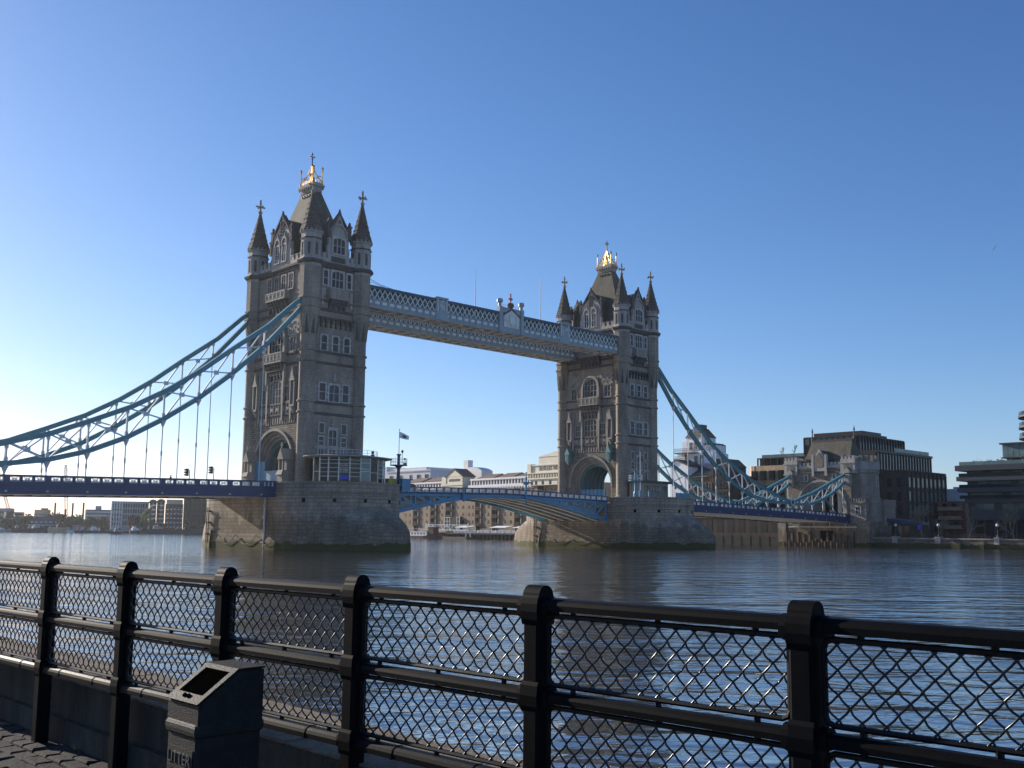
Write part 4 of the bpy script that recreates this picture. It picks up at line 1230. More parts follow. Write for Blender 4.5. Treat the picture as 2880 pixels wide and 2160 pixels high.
# ------------------------------------------------------------------ river and banks
def water_mat():
    m, nt, b, new, link = new_mat('river_water')
    pos = position(nt)
    n0 = noise(nt, .05, 3, .6, pos)
    c = mixc(nt, n0.outputs[0], (.045, .040, .028), (.070, .062, .046))
    link(c, b.inputs['Base Color'])
    b.inputs['Roughness'].default_value = .07
    b.inputs['IOR'].default_value = 1.6
    b.inputs['Specular IOR Level'].default_value = .5
    rot = new('ShaderNodeMapping'); rot.inputs['Rotation'].default_value = (0, 0, math.radians(40)); link(pos, rot.inputs[0])
    v = rot.outputs[0]
    a = noise(nt, 1.0, 3, .55, scaled(nt, v, (.8, 1.7, 1)), .8)
    f = noise(nt, 1.0, 3, .6, scaled(nt, v, (2.2, 5.5, 1)), .4)
    g = noise(nt, 1.0, 3, .55, scaled(nt, v, (.055, .16, 1)), 1.2)
    e = noise(nt, 1.0, 2, .5, scaled(nt, v, (.24, .5, 1)), 1.0)
    patch = ramp(nt, noise(nt, .022, 3, .6, scaled(nt, pos, (1, 2.2, 1)), .8).outputs[0], ((.38, (.35,) * 3), (.66, (1.25,) * 3)))
    def mul(x, k):
        q = new('ShaderNodeMath'); q.operation = 'MULTIPLY'; link(x, q.inputs[0])
        if isinstance(k, float): q.inputs[1].default_value = k
        else: link(k, q.inputs[1])
        return q.outputs[0]
    def add(x, y):
        q = new('ShaderNodeMath'); q.operation = 'ADD'; link(x, q.inputs[0]); link(y, q.inputs[1]); return q.outputs[0]
    h = mul(add(mul(a.outputs[0], .050), mul(f.outputs[0], .010)), patch.outputs[0])
    h = add(h, add(mul(g.outputs[0], .26), mul(e.outputs[0], .15)))
    bp = new('ShaderNodeBump'); bp.inputs['Strength'].default_value = WAVE; bp.inputs['Distance'].default_value = 1
    link(h, bp.inputs['Height']); link(bp.outputs[0], b.inputs['Normal'])
    gl = new('ShaderNodeBsdfGlossy'); gl.inputs['Color'].default_value = (.82, .80, .76, 1); gl.inputs['Roughness'].default_value = .07
    link(bp.outputs[0], gl.inputs['Normal'])
    mx = new('ShaderNodeMixShader'); mx.inputs[0].default_value = .42
    link(b.outputs[0], mx.inputs[1]); link(gl.outputs[0], mx.inputs[2]); link(mx.outputs[0], nt.nodes['Material Output'].inputs['Surface'])
    return m
WAVE = 1.0
M['water'] = water_mat()
m = MB(); m.add([(-95.5, -590, 0), (1490, -590, 0), (1490, 1690, 0), (-95.5, 1690, 0)], [(0, 1, 2, 3)])
structure(m.build('river', 'water'))
m = MB(); m.prism([(178, -580), (178, 262), (214, 330), (262, 372), (420, 420), (1480, 700), (1480, -580)], 'z', -3, 2.5)
structure(m.build('south_bank', 'concrete'))
m = MB(); m.prism([(-400, 680), (-60, 528), (94, 461.5), (240, 404), (420, 446), (1480, 900), (1480, 1680), (-400, 1680)], 'z', -3, 1.2)
structure(m.build('downstream_bank', 'timber'))

# quay: sheet below, setts where the photograph shows the paving
m = MB(); m.add([(-400, -580, 1.655), (-97.28, -580, 1.655), (-97.28, 380, 1.655), (-400, 380, 1.655)], [(0, 1, 2, 3)])
structure(m.build('quay_ground', 'concrete'))
rs = random.Random(3)
m = MB(); row = 0; x = -97.36
while x > -103.2:
    w = rs.uniform(.125, .155); y = -158.5 + (row % 2) * .13 + rs.uniform(0, .05)
    while y < -147.5:
        l = rs.uniform(.2, .29)
        dz = [rs.uniform(-.007, .007) for _ in range(4)]; z = 1.70 + rs.uniform(-.008, .006)
        g = .009; b_ = .014
        X0, X1, Y0, Y1 = x - w + g, x - g, y + g, y + l - g
        k = [(X0, Y0), (X1, Y0), (X1, Y1), (X0, Y1)]
        kk = [(X0 + b_, Y0 + b_), (X1 - b_, Y0 + b_), (X1 - b_, Y1 - b_), (X0 + b_, Y1 - b_)]
        m.add([(a, c, 1.64) for a, c in k] + [(a, c, z - .012 + d) for (a, c), d in zip(k, dz)] + [(a, c, z + d) for (a, c), d in zip(kk, dz)],
              [(i, (i + 1) % 4, 4 + (i + 1) % 4, 4 + i) for i in range(4)] + [(4 + i, 4 + (i + 1) % 4, 8 + (i + 1) % 4, 8 + i) for i in range(4)] + [(8, 9, 10, 11)])
        y += l
    x -= w; row += 1
M['sett'] = plain('granite_setts', (.045, .043, .042), .9, var=.45, scale=6, bump=.5, spec=.12)
structure(m.build('quay_setts', 'sett'))

# ------------------------------------------------------------------ river wall and railing
o = MB(); o.box(-97.30, -96.72, -175, -130, -3, 2.08)
o.box(-97.36, -97.29, -175, -130, 1.62, 1.86)
o.box(-97.30, -96.66, -175, -130, 2.08, 2.125)
wall = thing('river_wall', (-97, -152, 1.7), 'low grimy stone river wall under the black railing', 'wall')
o.build('wall_body', 'concrete', wall)
cp = MB(); rs = random.Random(5); y = -175
while y < -130:
    l = rs.uniform(.9, 1.6); cp.box(-97.29, -96.64 + rs.uniform(-.02, .02), y + .008, y + l - .008, 2.06, 2.14 + rs.uniform(-.006, .008)); y += l
cp.build('coping_stones', 'coping', wall)
FX, FY, FS, FA = -97.471, -152.280, 1.26586, math.radians(-87.376)
fd = Vector((math.cos(FA), math.sin(FA), 0)); fn = Vector((fd.y, -fd.x, 0))   # fn: landward
if fn.x > 0: fn = -fn
F = thing('railing', (FX, FY, 1.7), 'black iron riverside railing with round-headed posts and diamond wire mesh', 'railing')
def fp(i, s=0, n=0, z=0):
    p = Vector((FX, FY, 0)) + fd * (i * FS + s) + fn * n
    return (p.x, p.y, 1.7 + z)
def fprof(m, i, prof, s0, s1):
    """profile (n, z) drawn across the railing, run from s0 to s1 along it"""
    n = len(prof)
    vs = [fp(i, s0, a, z) for a, z in prof] + [fp(i, s1, a, z) for a, z in prof]
    m.add(vs, [tuple(range(n)), tuple(range(2 * n - 1, n - 1, -1))] + [(k, n + k, n + (k + 1) % n, (k + 1) % n) for k in range(n)])
def arc(c, z, r, a0, a1, n=10):
    return [(c + r * math.cos(math.radians(a0 + (a1 - a0) * k / n)), z + r * math.sin(math.radians(a0 + (a1 - a0) * k / n))) for k in range(n + 1)]
def rail_prof(z0, z1, w):
    """flat-sided handrail with a rounded top"""
    h = z1 - z0
    return [(-w, z0), (w, z0), (w, z0 + h * .45), (w * .86, z0 + h * .72), (w * .5, z1 - .004), (0, z1), (-w * .5, z1 - .004), (-w * .86, z0 + h * .72), (-w, z0 + h * .45)]
post_me = None
for i in range(-9, 15):
    m = MB()
    c = .034
    m.prism([(q[0], q[1]) for q in [fp(i, a, b)[:2] for a, b in ((-.05, -c), (-c, -.05), (c, -.05), (.05, -c), (.05, c), (c, .05), (-c, .05), (-.05, c))]], 'z', 1.60, 2.94)
    for k in range(1): pass
    cap = arc(0, 1.327, .046, 5, 175, 14)
    fprof(m, i, [(-.057, 1.228), (-.05, 1.205), (.05, 1.205), (.057, 1.228), (.061, 1.262), (.059, 1.295), (.053, 1.32)] + cap + [(-.053, 1.32), (-.059, 1.295), (-.061, 1.262)], -.047, .047)
    for z in (.912, .545):
        fprof(m, i, [(-.05, z - .066), (.05, z - .066), (.056, z - .045), (.060, z), (.056, z + .042), (.05, z + .058), (-.05, z + .058), (-.056, z + .042), (-.060, z), (-.056, z - .045)], -.048, .048)
    for z, w in ((1.285, .05), (.912, .048), (.545, .05)):
        for s0, s1 in ((-.085, -.05), (.05, .085)): fprof(m, i, rail_prof(z - .034, z + .040, w - .006), s0, s1)
    m.build('post', 'black_matt', F)
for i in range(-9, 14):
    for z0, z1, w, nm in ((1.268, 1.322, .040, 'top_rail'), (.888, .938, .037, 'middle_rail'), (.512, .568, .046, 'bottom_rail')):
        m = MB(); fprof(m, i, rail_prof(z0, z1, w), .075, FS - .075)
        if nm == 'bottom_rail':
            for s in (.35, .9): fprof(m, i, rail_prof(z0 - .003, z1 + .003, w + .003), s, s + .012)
        o = m.build(nm, 'black_matt', F); o.data.materials.append(M['black_gloss'])   # lit tops and dark sides put into the paint; tops glossier, scuffed
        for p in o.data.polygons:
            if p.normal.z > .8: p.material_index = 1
    for za, zb in ((.960, 1.246), (.588, .868)):
        m = MB(); s0, s1 = .066, FS - .066
        R = .011
        loop = []
        for cx_, cz_, a0 in ((s1 - .03, zb - .03, 0), (s0 + .03, zb - .03, 90), (s0 + .03, za + .03, 180), (s1 - .03, za + .03, 270)):
            loop += [fp(i, cx_ + .03 * math.cos(math.radians(a0 + t)), 0, cz_ + .03 * math.sin(math.radians(a0 + t))) for t in (0, 45, 90)]
        m.tube(loop + loop[:1], R, 6)
        for s in (.2, FS / 2, FS - .2):
            m.tube([fp(i, s, 0, zb), fp(i, s, 0, zb + .03)], .013, 6); m.tube([fp(i, s, 0, za - .03), fp(i, s, 0, za)], .013, 6)
        fr = m.build('mesh_frame', 'black_gloss', F)
        m = MB(); d = .0830; H = zb - za; Wd = s1 - s0
        k0 = int(H / d) + 2
        ph = rs.uniform(0, d)
        for sg in (1, -1):
            for k in range(-k0, int(Wd / d) + k0):
                a = s0 + k * d + ph if sg > 0 else s0 + k * d + ph
                pts = []
                n = 34
                for j in range(n + 1):
                    z = za + H * j / n; s = a + (H * j / n if sg > 0 else H * (1 - j / n))
                    t = (s - s0 - ph) / d * 2 * math.pi
                    # crimped: bows towards and away from the viewer and sideways between crossings
                    t2 = (s + (z - za) * (-sg)) / d
                    wv = math.sin(2 * math.pi * ((z - za) / d * 2.0 + .25 * sg)) * (.0012 if sg > 0 else .0034)
                    nn = math.cos(math.pi * ((z - za) * 2 / d)) * .004 * sg
                    pts.append((s + wv, nn, z))
                seg = []
                for q in pts:
                    if s0 <= q[0] <= s1: seg.append(fp(i, *q))
                if len(seg) > 2: m.tube(seg, .0043, 5)
        m.build('wire_mesh', 'wire', fr, smooth=True)

# ------------------------------------------------------------------ litter bin
bx0, bx1, by0, by1 = -98.01, -97.66, -155.80, -155.48
B = thing('litter_bin', ((bx0 + bx1) / 2, (by0 + by1) / 2, 1.7), 'grey cast litter bin with sloping open top standing against the railing', 'litter bin')
def bev(poly, b):
    out = []
    n = len(poly)
    for i in range(n):
        p, a, c = Vector(poly[i]), Vector(poly[i - 1]), Vector(poly[(i + 1) % n])
        out += [tuple(p + (a - p).normalized() * b), tuple(p + (c - p).normalized() * b)]
    return out
m = MB()
rect = lambda e: bev([(bx0 - e, by0 - e), (bx1 + e, by0 - e), (bx1 + e, by1 + e), (bx0 - e, by1 + e)], .018)
m.prism(rect(0), 'z', 1.68, 2.335)
m.build('bin_body', 'bin', B)
m = MB()
zr = [(.002, 2.296), (.010, 2.304), (.013, 2.322), (.0125, 2.342), (.007, 2.354), (-.002, 2.36)]
rows = [[(x, y, z) for x, y in rect(e)] for e, z in zr]
k = 8; vs = [p for r in rows for p in r]
m.add(vs, [(r * k + j, r * k + (j + 1) % k, (r + 1) * k + (j + 1) % k, (r + 1) * k + j) for r in range(len(rows) - 1) for j in range(k)] + [tuple(range(len(vs) - k, len(vs)))])
m.build('band', 'bin', B)
m = MB()
zf, zt, xr = 2.452, 2.605, -97.80
m.prism([(bx0, 2.335), (bx1, 2.335), (bx1, zt - .006), (xr, zt - .006), (bx0, zf - .006)], 'y', by0, by1)
m.build('hood', 'bin', B)
m = MB()                                   # lid rim with a rectangular opening in the slope
sl = lambda t, e=0: (bx0 - .006 + (xr - bx0 + .006) * t - .70 * e, zf + (zt - zf) * t + .72 * e)
def slab(t0, t1, y0, y1, e0=0, e1=.008):
    a, b_, c, d_ = sl(t0, e0), sl(t1, e0), sl(t1, e1), sl(t0, e1)
    m.prism([a, b_, c, d_], 'y', y0, y1)
ya, yb = by0 - .005, by1 + .005
slab(0, .22, ya, yb); slab(.88, 1, ya, yb); slab(.22, .88, ya, ya + .04); slab(.22, .88, yb - .04, yb)
m.prism([sl(1, 0), (bx1 + .004, zt), (bx1 + .004, zt + .009), sl(1, .009)], 'y', ya, yb)
m.build('lid', 'bin', B)
m = MB(); a, b_ = sl(.23, -.004), sl(.87, -.004)
m.prism([a, b_, (b_[0], b_[1] + .005), (a[0], a[1] + .005)], 'y', ya + .04, yb - .04)
m.build('opening', 'black', B)  # black sheet closing the hole, the inner shade put into its colour
m = MB()
for y in (-155.62, -155.66): 
    c = sl(.14, .008); m.cyl((c[0], y, c[1]), (c[0] - .006, y, c[1] + .007), .012, n=10)
m.build('rivet', 'black', B)
m = MB(); m.box(bx0 - .006, bx0 + .002, by0 + .03, by1 - .04, 2.13, 2.235)
pl = m.build('name_plate', 'bin', B)
lettering('LITTER', .078, .003, 'bin_letter', pl, (bx0 - .007, (by0 + by1) / 2 + .005, 2.182), (0, -1, 0), (0, 0, 1), width=.235)

# ------------------------------------------------------------------ cabins, masts and small things on the piers
T = thing('control_cabin', (.1, -14.3, 9.95), 'curved glass cabin with thin lens-shaped roof beside the nearer tower', 'cabin')
cx, cy = .1, -14.4
el = lambda ax, ay, a: (cx + ax * math.cos(a), cy + ay * math.sin(a))
A = [math.radians(178 + 184 * i / 11) for i in range(12)]
m = MB()
ro = [el(8.0, 6.2, 2 * math.pi * i / 48) for i in range(48)]; ri = [el(7.4, 5.6, 2 * math.pi * i / 48) for i in range(48)]
vs = [(x, y, 15.05) for x, y in ri] + [(x, y, 15.2) for x, y in ro] + [(x, y, 15.3) for x, y in ro] + [(cx + (x - cx) * .6, cy + (y - cy) * .6, 15.62) for x, y in ro]
m.add(vs, [(r * 48 + i, r * 48 + (i + 1) % 48, (r + 1) * 48 + (i + 1) % 48, (r + 1) * 48 + i) for r in range(3) for i in range(48)] + [tuple(range(48))[::-1], tuple(range(144, 192))])
m.build('cabin_roof', 'pale', T)
m = MB(); m.prism([el(6.4, 4.8, 2 * math.pi * i / 40) for i in range(40)], 'z', 9.9, 11.15); m.build('plinth', 'greyclad', T)
m = MB(); m.prism([el(4.6, 3.0, 2 * math.pi * i / 24) for i in range(24)], 'z', 11.1, 15.0); m.build('core', 'concrete', T)
for i in range(11):
    a, b_ = el(6.6, 5.0, A[i]), el(6.6, 5.0, A[i + 1])
    g = MB(); g.beam((*a, 13.1), (*b_, 13.1), .05, 3.9)
    p = g.build('glazing', 'mod_glass' if i not in (5,) else 'pale_glass', T)
    m = MB(); m.beam((*a, 11.15), (*a, 15.05), .16, .22, (0, 1, 0))
    if i in (1, 2, 3, 4, 7, 8):
        for z in (11.9, 12.6, 13.3, 14.0, 14.6): m.beam((*a, z), (*b_, z), .10, .07)
    elif i == 5:
        for z, s_ in ((14.2, 0), (13.3, -.15), (12.75, .15)): m.beam((*a, z), (*b_, z + s_), .12, .09)
    else: m.beam((*a, 12.7), (*b_, 12.7), .1, .09)
    m.build('mullion', 'white', p)
    if i == 3:
        X = (Vector(b_) - Vector(a)).normalized(); c = (Vector(a) + Vector(b_)) / 2; nrm = Vector((X.y, -X.x)) * .06
        lettering('inside', .55, .01, 'white', p, (c.x + nrm.x, c.y + nrm.y, 13.72), (X.x, X.y, 0), (0, 0, 1))
        lettering('bridge', .55, .01, 'white', p, (c.x + nrm.x, c.y + nrm.y, 13.0), (X.x, X.y, 0), (0, 0, 1))
        q = MB(); q.beam((a[0] + X.x * .3 + nrm.x, a[1] + X.y * .3 + nrm.y, 11.75), (b_[0] - X.x * .2 + nrm.x, b_[1] - X.y * .2 + nrm.y, 11.75), .03, .6); q.build('notice', 'sign_blue', p)
m = MB(); m.lathe(2.5, -18.0, [(.3, 15.4), (.35, 15.75), (.1, 15.85), (.1, 16.0)], 8); m.ball((2.5, -18, 16.15), .28, 8); m.build('roof_lamp', 'iron', T)
m = MB()
for i in range(9): 
    p = el(5.2, 4.2, math.radians(200 + 16 * i)); m.cyl((*p, 15.4), (*p, 16.4), .04, n=5)
    q = el(5.2, 4.2, math.radians(216 + 16 * i))
    if i < 8:
        for z in (15.9, 16.4): m.cyl((*p, z), (*q, z), .035, n=4)
m.build('guard_rail', 'white', T)

def mast(name, label, x, y, ztop, zplat, zpole, flagcol, w):
    T = thing(name, (x, y, 9.95), label, 'signal mast', 'masts on the piers')
    m = MB(); m.lathe(x, y, [(.55, 9.9), (.5, 11.8), (.34, 12.2), (.27, 13.4), (.34, zplat - .5), (.9, zplat - .08), (.9, zplat), (.28, zplat), (.26, ztop - .3), (.42, ztop - .1), (.42, ztop)], 12)
    m.build('column', w, T)
    m = MB(); m.prism([(x + 1.5 * math.cos(i * math.pi / 8), y + 1.5 * math.sin(i * math.pi / 8)) for i in range(16)], 'z', zplat - .12, zplat)
    m.build('platform', w, T)
    m = MB()
    for i in range(12):
        a, b_ = i * math.pi / 6, (i + 1) * math.pi / 6
        P = lambda t, z: (x + 1.45 * math.cos(t), y + 1.45 * math.sin(t), z)
        m.cyl(P(a, zplat), P(a, zplat + 1.1), .04, n=5)
        for z in (zplat + .55, zplat + 1.1): m.cyl(P(a, z), P(b_, z), .035, n=4)
    m.build('guard_rail', 'white', T)
    m = MB(); m.cyl((x + .75, y, zplat), (x + .75, y, zplat + 2.2), .05, n=5); m.ball((x + .75, y, zplat + 2.4), .22, 8, sz=1.3); m.box(x + 1.1, x + 1.6, y - .2, y + .2, zplat + .05, zplat + .45)
    m.ball((x + 1.3, y, zplat + 1.1), .2, 8)
    m.build('lamp', 'iron', T)
    return T
T = mast('signal_mast', 'blue signal mast on the nearer pier, pale emblem flag flying above it', 9.5, -16.0, 16.4, 14.5, 20.6, None, 'navy')
m = MB(); m.cyl((9.5, -16, 16.3), (9.5, -16, 20.6), .07, .05, 6); m.ball((9.5, -16, 20.65), .12, 6); m.build('flagpole', 'white', T)
def flag(x, y, pts, thick, mat, par, name='flag'):
    """cloth ribbon: pts = [(dx, dy, ztop, zbot)]"""
    m = MB(); vs = []
    for dx, dy, zt, zb in pts: vs += [(x + dx, y + dy, zt), (x + dx, y + dy, zb), (x + dx, y + dy + thick, zb), (x + dx, y + dy + thick, zt)]
    n = len(pts)
    fs = [(4 * k + i, 4 * k + (i + 1) % 4, 4 * k + 4 + (i + 1) % 4, 4 * k + 4 + i) for k in range(n - 1) for i in range(4)] + [(0, 1, 2, 3), (4 * n - 1, 4 * n - 2, 4 * n - 3, 4 * n - 4)]
    return m.add(vs, fs).build(name, mat, par)
wav = [(.06 + 1.85 * t, .12 * math.sin(t * 7) - .9 * t * .35, 20.3 - .62 * t + .06 * math.sin(t * 6), 19.2 - .22 * t + .05 * math.sin(t * 6 + 1)) for t in [i / 9 for i in range(10)]]
fl = flag(9.5, -16, wav, .02, 'flag', T)
em = [(a, b_ - .025, zt - .30, zb + .22) for a, b_, zt, zb in wav[3:7]]
flag(9.5, -16, em, .01, 'flag_dark', fl, 'emblem')
T = mast('signal_mast', 'light blue signal mast on the farther pier in front of the small cabin', 75.0, -14.6, 16.5, 14.5, 18.4, None, 'sky_blue')
o = thing('flagpole', (76.4, -14.8, 9.95), 'white flagpole with drooping dark flag on the farther pier', 'flagpole')
m = MB(); m.cyl((76.4, -14.8, 9.95), (76.4, -14.8, 20.9), .09, .05, 6); m.build('pole', 'white', o)
flag(76.4, -14.8, [(.05 + .9 * t, .15 * math.sin(t * 9), 20.5 - 1.2 * t, 18.9 - .3 * t) for t in [i / 6 for i in range(7)]], .02, 'car_dark', o)
T = thing('bridge_cabin', (82.6, -12, 9.95), 'small flat-roofed stone cabin with blue railing on the farther pier', 'cabin')
m = MB(); m.prism([(77.4, -12.6), (78.3, -13.6), (87.6, -13.6), (88.4, -12.8), (88.4, -10.8), (77.4, -10.8)], 'z', 9.95, 14.3); m.build('wall', 'trim', T)
m = MB(); m.prism([(76.6, -12.5), (77.7, -14.4), (88.2, -14.4), (89.1, -13.2), (89.1, -10.7), (76.6, -10.7)], 'z', 14.3, 14.75); m.build('cabin_roof', 'dark_trim', T)
for u, w in ((80.0, 1.1), (82.7, 3.4), (86.3, 1.2)): window(T, 'W', -13.6, u, 12.3, 13.7, w, max(1, int(w)), 1, .2, 'trim')
m = MB()
for i in range(4): m.box(81.3 + i * .85, 81.8 + i * .85, -13.72, -13.6, 12.6, 13.4)
m.build('carved_panel', 'pale', T)
T = thing('guard_rail', (84, -15.5, 9.95), 'light blue panelled guard rail along the farther pier top', 'railing')
def noser(r, a): return (82.3 + r * math.sin(a), -11.2 - r * math.cos(a))
for i in range(9):
    a, b_ = math.radians(-8 + i * 9), math.radians(-8 + (i + 1) * 9)
    m = MB(); p, q = noser(9.8, a), noser(9.8, b_); m.beam((*p, 11.45), (*q, 11.45), .06, 1.0); m.build('panel', 'sky_blue', T)
m = MB()
for i in range(10): p = noser(9.8, math.radians(-8 + i * 9)); m.cyl((*p, 9.9), (*p, 12.1), .06, n=5)
m.build('post', 'sky_blue', T)
for x, l in ((74.5, 'light blue bollard on the farther pier, left of its twin'), (76.2, 'light blue bollard on the farther pier, nearer its mast')):
    o = MB().lathe(x, -16.2 if x < 75 else -17.4, [(.28, 9.95), (.2, 10.3), (.2, 12.1), (.26, 12.2), (.1, 12.4)], 8).build('bollard', 'sky_blue', at=(x, -17, 9.95)); tag(o, l, 'bollard', 'bollards on the farther pier')
for x, l in ((9.0, 'blue equipment crate beside the signal mast'), (7.2, 'olive yellow equipment cabinet beside the glass cabin')):
    m = MB(); y = -18.5 if x > 8 else -17
    m.box(x - .9, x + .9, y - .5, y + .5, 9.95, 11.9); m.box(x - 1.0, x + 1.0, y - .6, y + .6, 11.9, 12.0); m.box(x - .02, x + .02, y - .53, y + .53, 10.2, 11.8)
    tag(m.build('equipment_cabinet', 'sky_blue' if x > 8 else 'yellow', at=(x, y, 9.95)), l, 'cabinet')

def tlight(x, y, zt, zb, l):
    T = thing('traffic_light', (x, y, zb), l, 'traffic light', 'traffic lights on the left span')
    MB().cyl((x, y, zb), (x, y, zt - .2), .07, n=6).build('pole', 'iron', T)
    m = MB(); m.box(x - .62, x - .25, y - .2, y + .2, zt - 1.25, zt)
    for k in range(3): m.cyl((x - .62, y, zt - .2 - .42 * k), (x - .95, y, zt - .24 - .42 * k), .17, .15, 8)
    m.beam((x - .3, y, zt - .6), (x, y, zt - .6), .06, .06)
    m.build('signal_head', 'iron', T)
tlight(-17.4, 7.6, 13.4, 9.7, 'traffic light on the left span, farther from the tower')
tlight(-12.9, 7.6, 14.0, 9.75, 'traffic light on the left span, closer to the nearer tower')

def person(x, y, z, h, yaw, label, cloth='cloth'):
    """one skinned body standing with weight on one leg"""
    T = thing('person', (x, y, z), label, 'person')
    J = {'hip': (0, 0, .53), 'waist': (0, .0, .62), 'chest': (0, .0, .74), 'neck': (0, .0, .835), 'head': (0, .01, .9), 'crown': (0, 0, .965)}
    E = [('hip', 'waist', 0), ('waist', 'chest', 0), ('chest', 'neck', 0), ('neck', 'head', 0), ('head', 'crown', 0)]
    for s, n in ((-1, 'l'), (1, 'r')):
        J.update({n + 'sh': (s * .1, 0, .80), n + 'el': (s * .135, -.01, .63), n + 'wr': (s * .125, .07, .50), n + 'ha': (s * .12, .09, .45),
                  n + 'th': (s * .052, 0, .50), n + 'kn': (s * .058, .015 * s, .28), n + 'an': (s * .06, -.01, .045), n + 'to': (s * .065, .09, .015)})
        E += [('chest', n + 'sh', 0), (n + 'sh', n + 'el', 0), (n + 'el', n + 'wr', 0), (n + 'wr', n + 'ha', 0), ('hip', n + 'th', 0), (n + 'th', n + 'kn', 0), (n + 'kn', n + 'an', 0), (n + 'an', n + 'to', 0)]
    rad = {'hip': .07, 'waist': .065, 'chest': .075, 'neck': .03, 'head': .052, 'crown': .035, 'sh': .038, 'el': .028, 'wr': .02, 'ha': .018, 'th': .05, 'kn': .036, 'an': .025, 'to': .022}
    ks = list(J)
    me = bpy.data.meshes.new('body')
    me.from_pydata([tuple(c * h for c in J[k]) for k in ks], [(ks.index(a), ks.index(b)) for a, b, _ in E], [])
    o = bpy.data.objects.new('body', me); COL.objects.link(o)
    o.modifiers.new('s', 'SKIN')
    for i, k in enumerate(ks):
        r = rad.get(k) or rad[k[1:]]
        me.skin_vertices[0].data[i].radius = (r * h, r * h)
    me.skin_vertices[0].data[0].use_root = True
    ss = o.modifiers.new('u', 'SUBSURF'); ss.levels = 2; ss.render_levels = 2
    me.materials.append(M[cloth]); o.parent = T
    T.rotation_euler = (0, 0, yaw)
    hd = MB().ball((0, .012 * h, .925 * h), .058 * h, 10, sz=1.25); hd.v = [(a + x, b + y, c + z) for a, b, c in hd.v]
    hd.build('face', 'skin', T)
    hr = MB().ball((0, -.005 * h, .945 * h), .062 * h, 10, sz=1.05); hr.v = [(a + x, b + y, c + z) for a, b, c in hr.v]
    hr.build('hair', 'iron', T)
    return T
person(-27.5, -6.6, 9.66, 1.78, .5, 'pedestrian in a dark coat whose head shows above the left parapet')

def car(label, x, y, z, mat, h=1.8, L=4.4):
    T = thing('parked_car' if False else 'car', (x, y, z), label, 'car', 'cars on the bridge')
    w = .9
    body = [(-L / 2, .35), (L / 2, .35), (L / 2, .8), (L / 2 - .15, .95), (L * .28, 1.02), (L * .12, h - .12), (L * .05, h), (-L * .36, h), (-L * .44, h - .15), (-L / 2 + .03, 1.0), (-L / 2, .8)]
    m = MB(); m.prism([(x + a, z + b_) for a, b_ in body], 'y', y - w, y + w); b = m.build('body', mat, T)
    m = MB()
    gl = [(-L * .40, 1.08), (L * .24, 1.08), (L * .10, h - .2), (-L * .37, h - .2)]
    m.prism([(x + a, z + b_) for a, b_ in gl], 'y', y - w - .012, y + w + .012); m.build('window', 'wglass', T)
    for a in (-L * .32, L * .32):
        for s_ in (-1, 1): MB().cyl((x + a, y + s_ * (w - .18), z + .34), (x + a, y + s_ * (w + .02), z + .34), .34, n=14).build('wheel', 'tyre', T)
    return T
car('dark car crossing the left bascule leaf, roof just above the parapet', 21.6, -3.6, 10.2, 'car_dark', 1.85)
car('silver car behind the dark car on the left bascule leaf', 17.2, -3.7, 10.15, 'car_paint', 1.6)

# bird
T = thing('bird', (39.4, -106.4, 41.5), 'small dark bird banking high in the blue sky at right', 'bird')
m = MB(); m.lathe(39.4, -106.4, [(.01, -.28), (.05, -.2), (.075, 0), (.055, .15), (.045, .2), (.05, .25), (.01, .34)], 8)
m.v = [(a + (c * .7), b_ + (c * .7), 41.5 + (a - 39.4) * .7) for a, b_, c in m.v]
m.build('body', 'iron', T)
for s_, n in ((1, 0), (-1, 0)):
    q = MB(); X, Y = Vector((.45, -.45, 0)), Vector((.5, .5, 0))
    up = Vector((s_ * .25, -s_ * .22, .55 if s_ > 0 else -.42)); c = Vector((39.4, -106.4, 41.5))
    a = [c + Y * .22, c - Y * .22, c + up * .55 - Y * .12, c + up * 1.0 - Y * .3, c + up * .55 + Y * .2]
    q.add([tuple(p) for p in a] + [tuple(p + Vector((.012, -.012, .008))) for p in a], [(0, 1, 2, 4), (4, 2, 3), (9, 7, 6, 5), (8, 7, 9), (0, 5, 6, 1), (1, 6, 7, 2), (2, 7, 8, 3), (3, 8, 9, 4), (4, 9, 5, 0)])
    q.build('wing', 'iron', T)
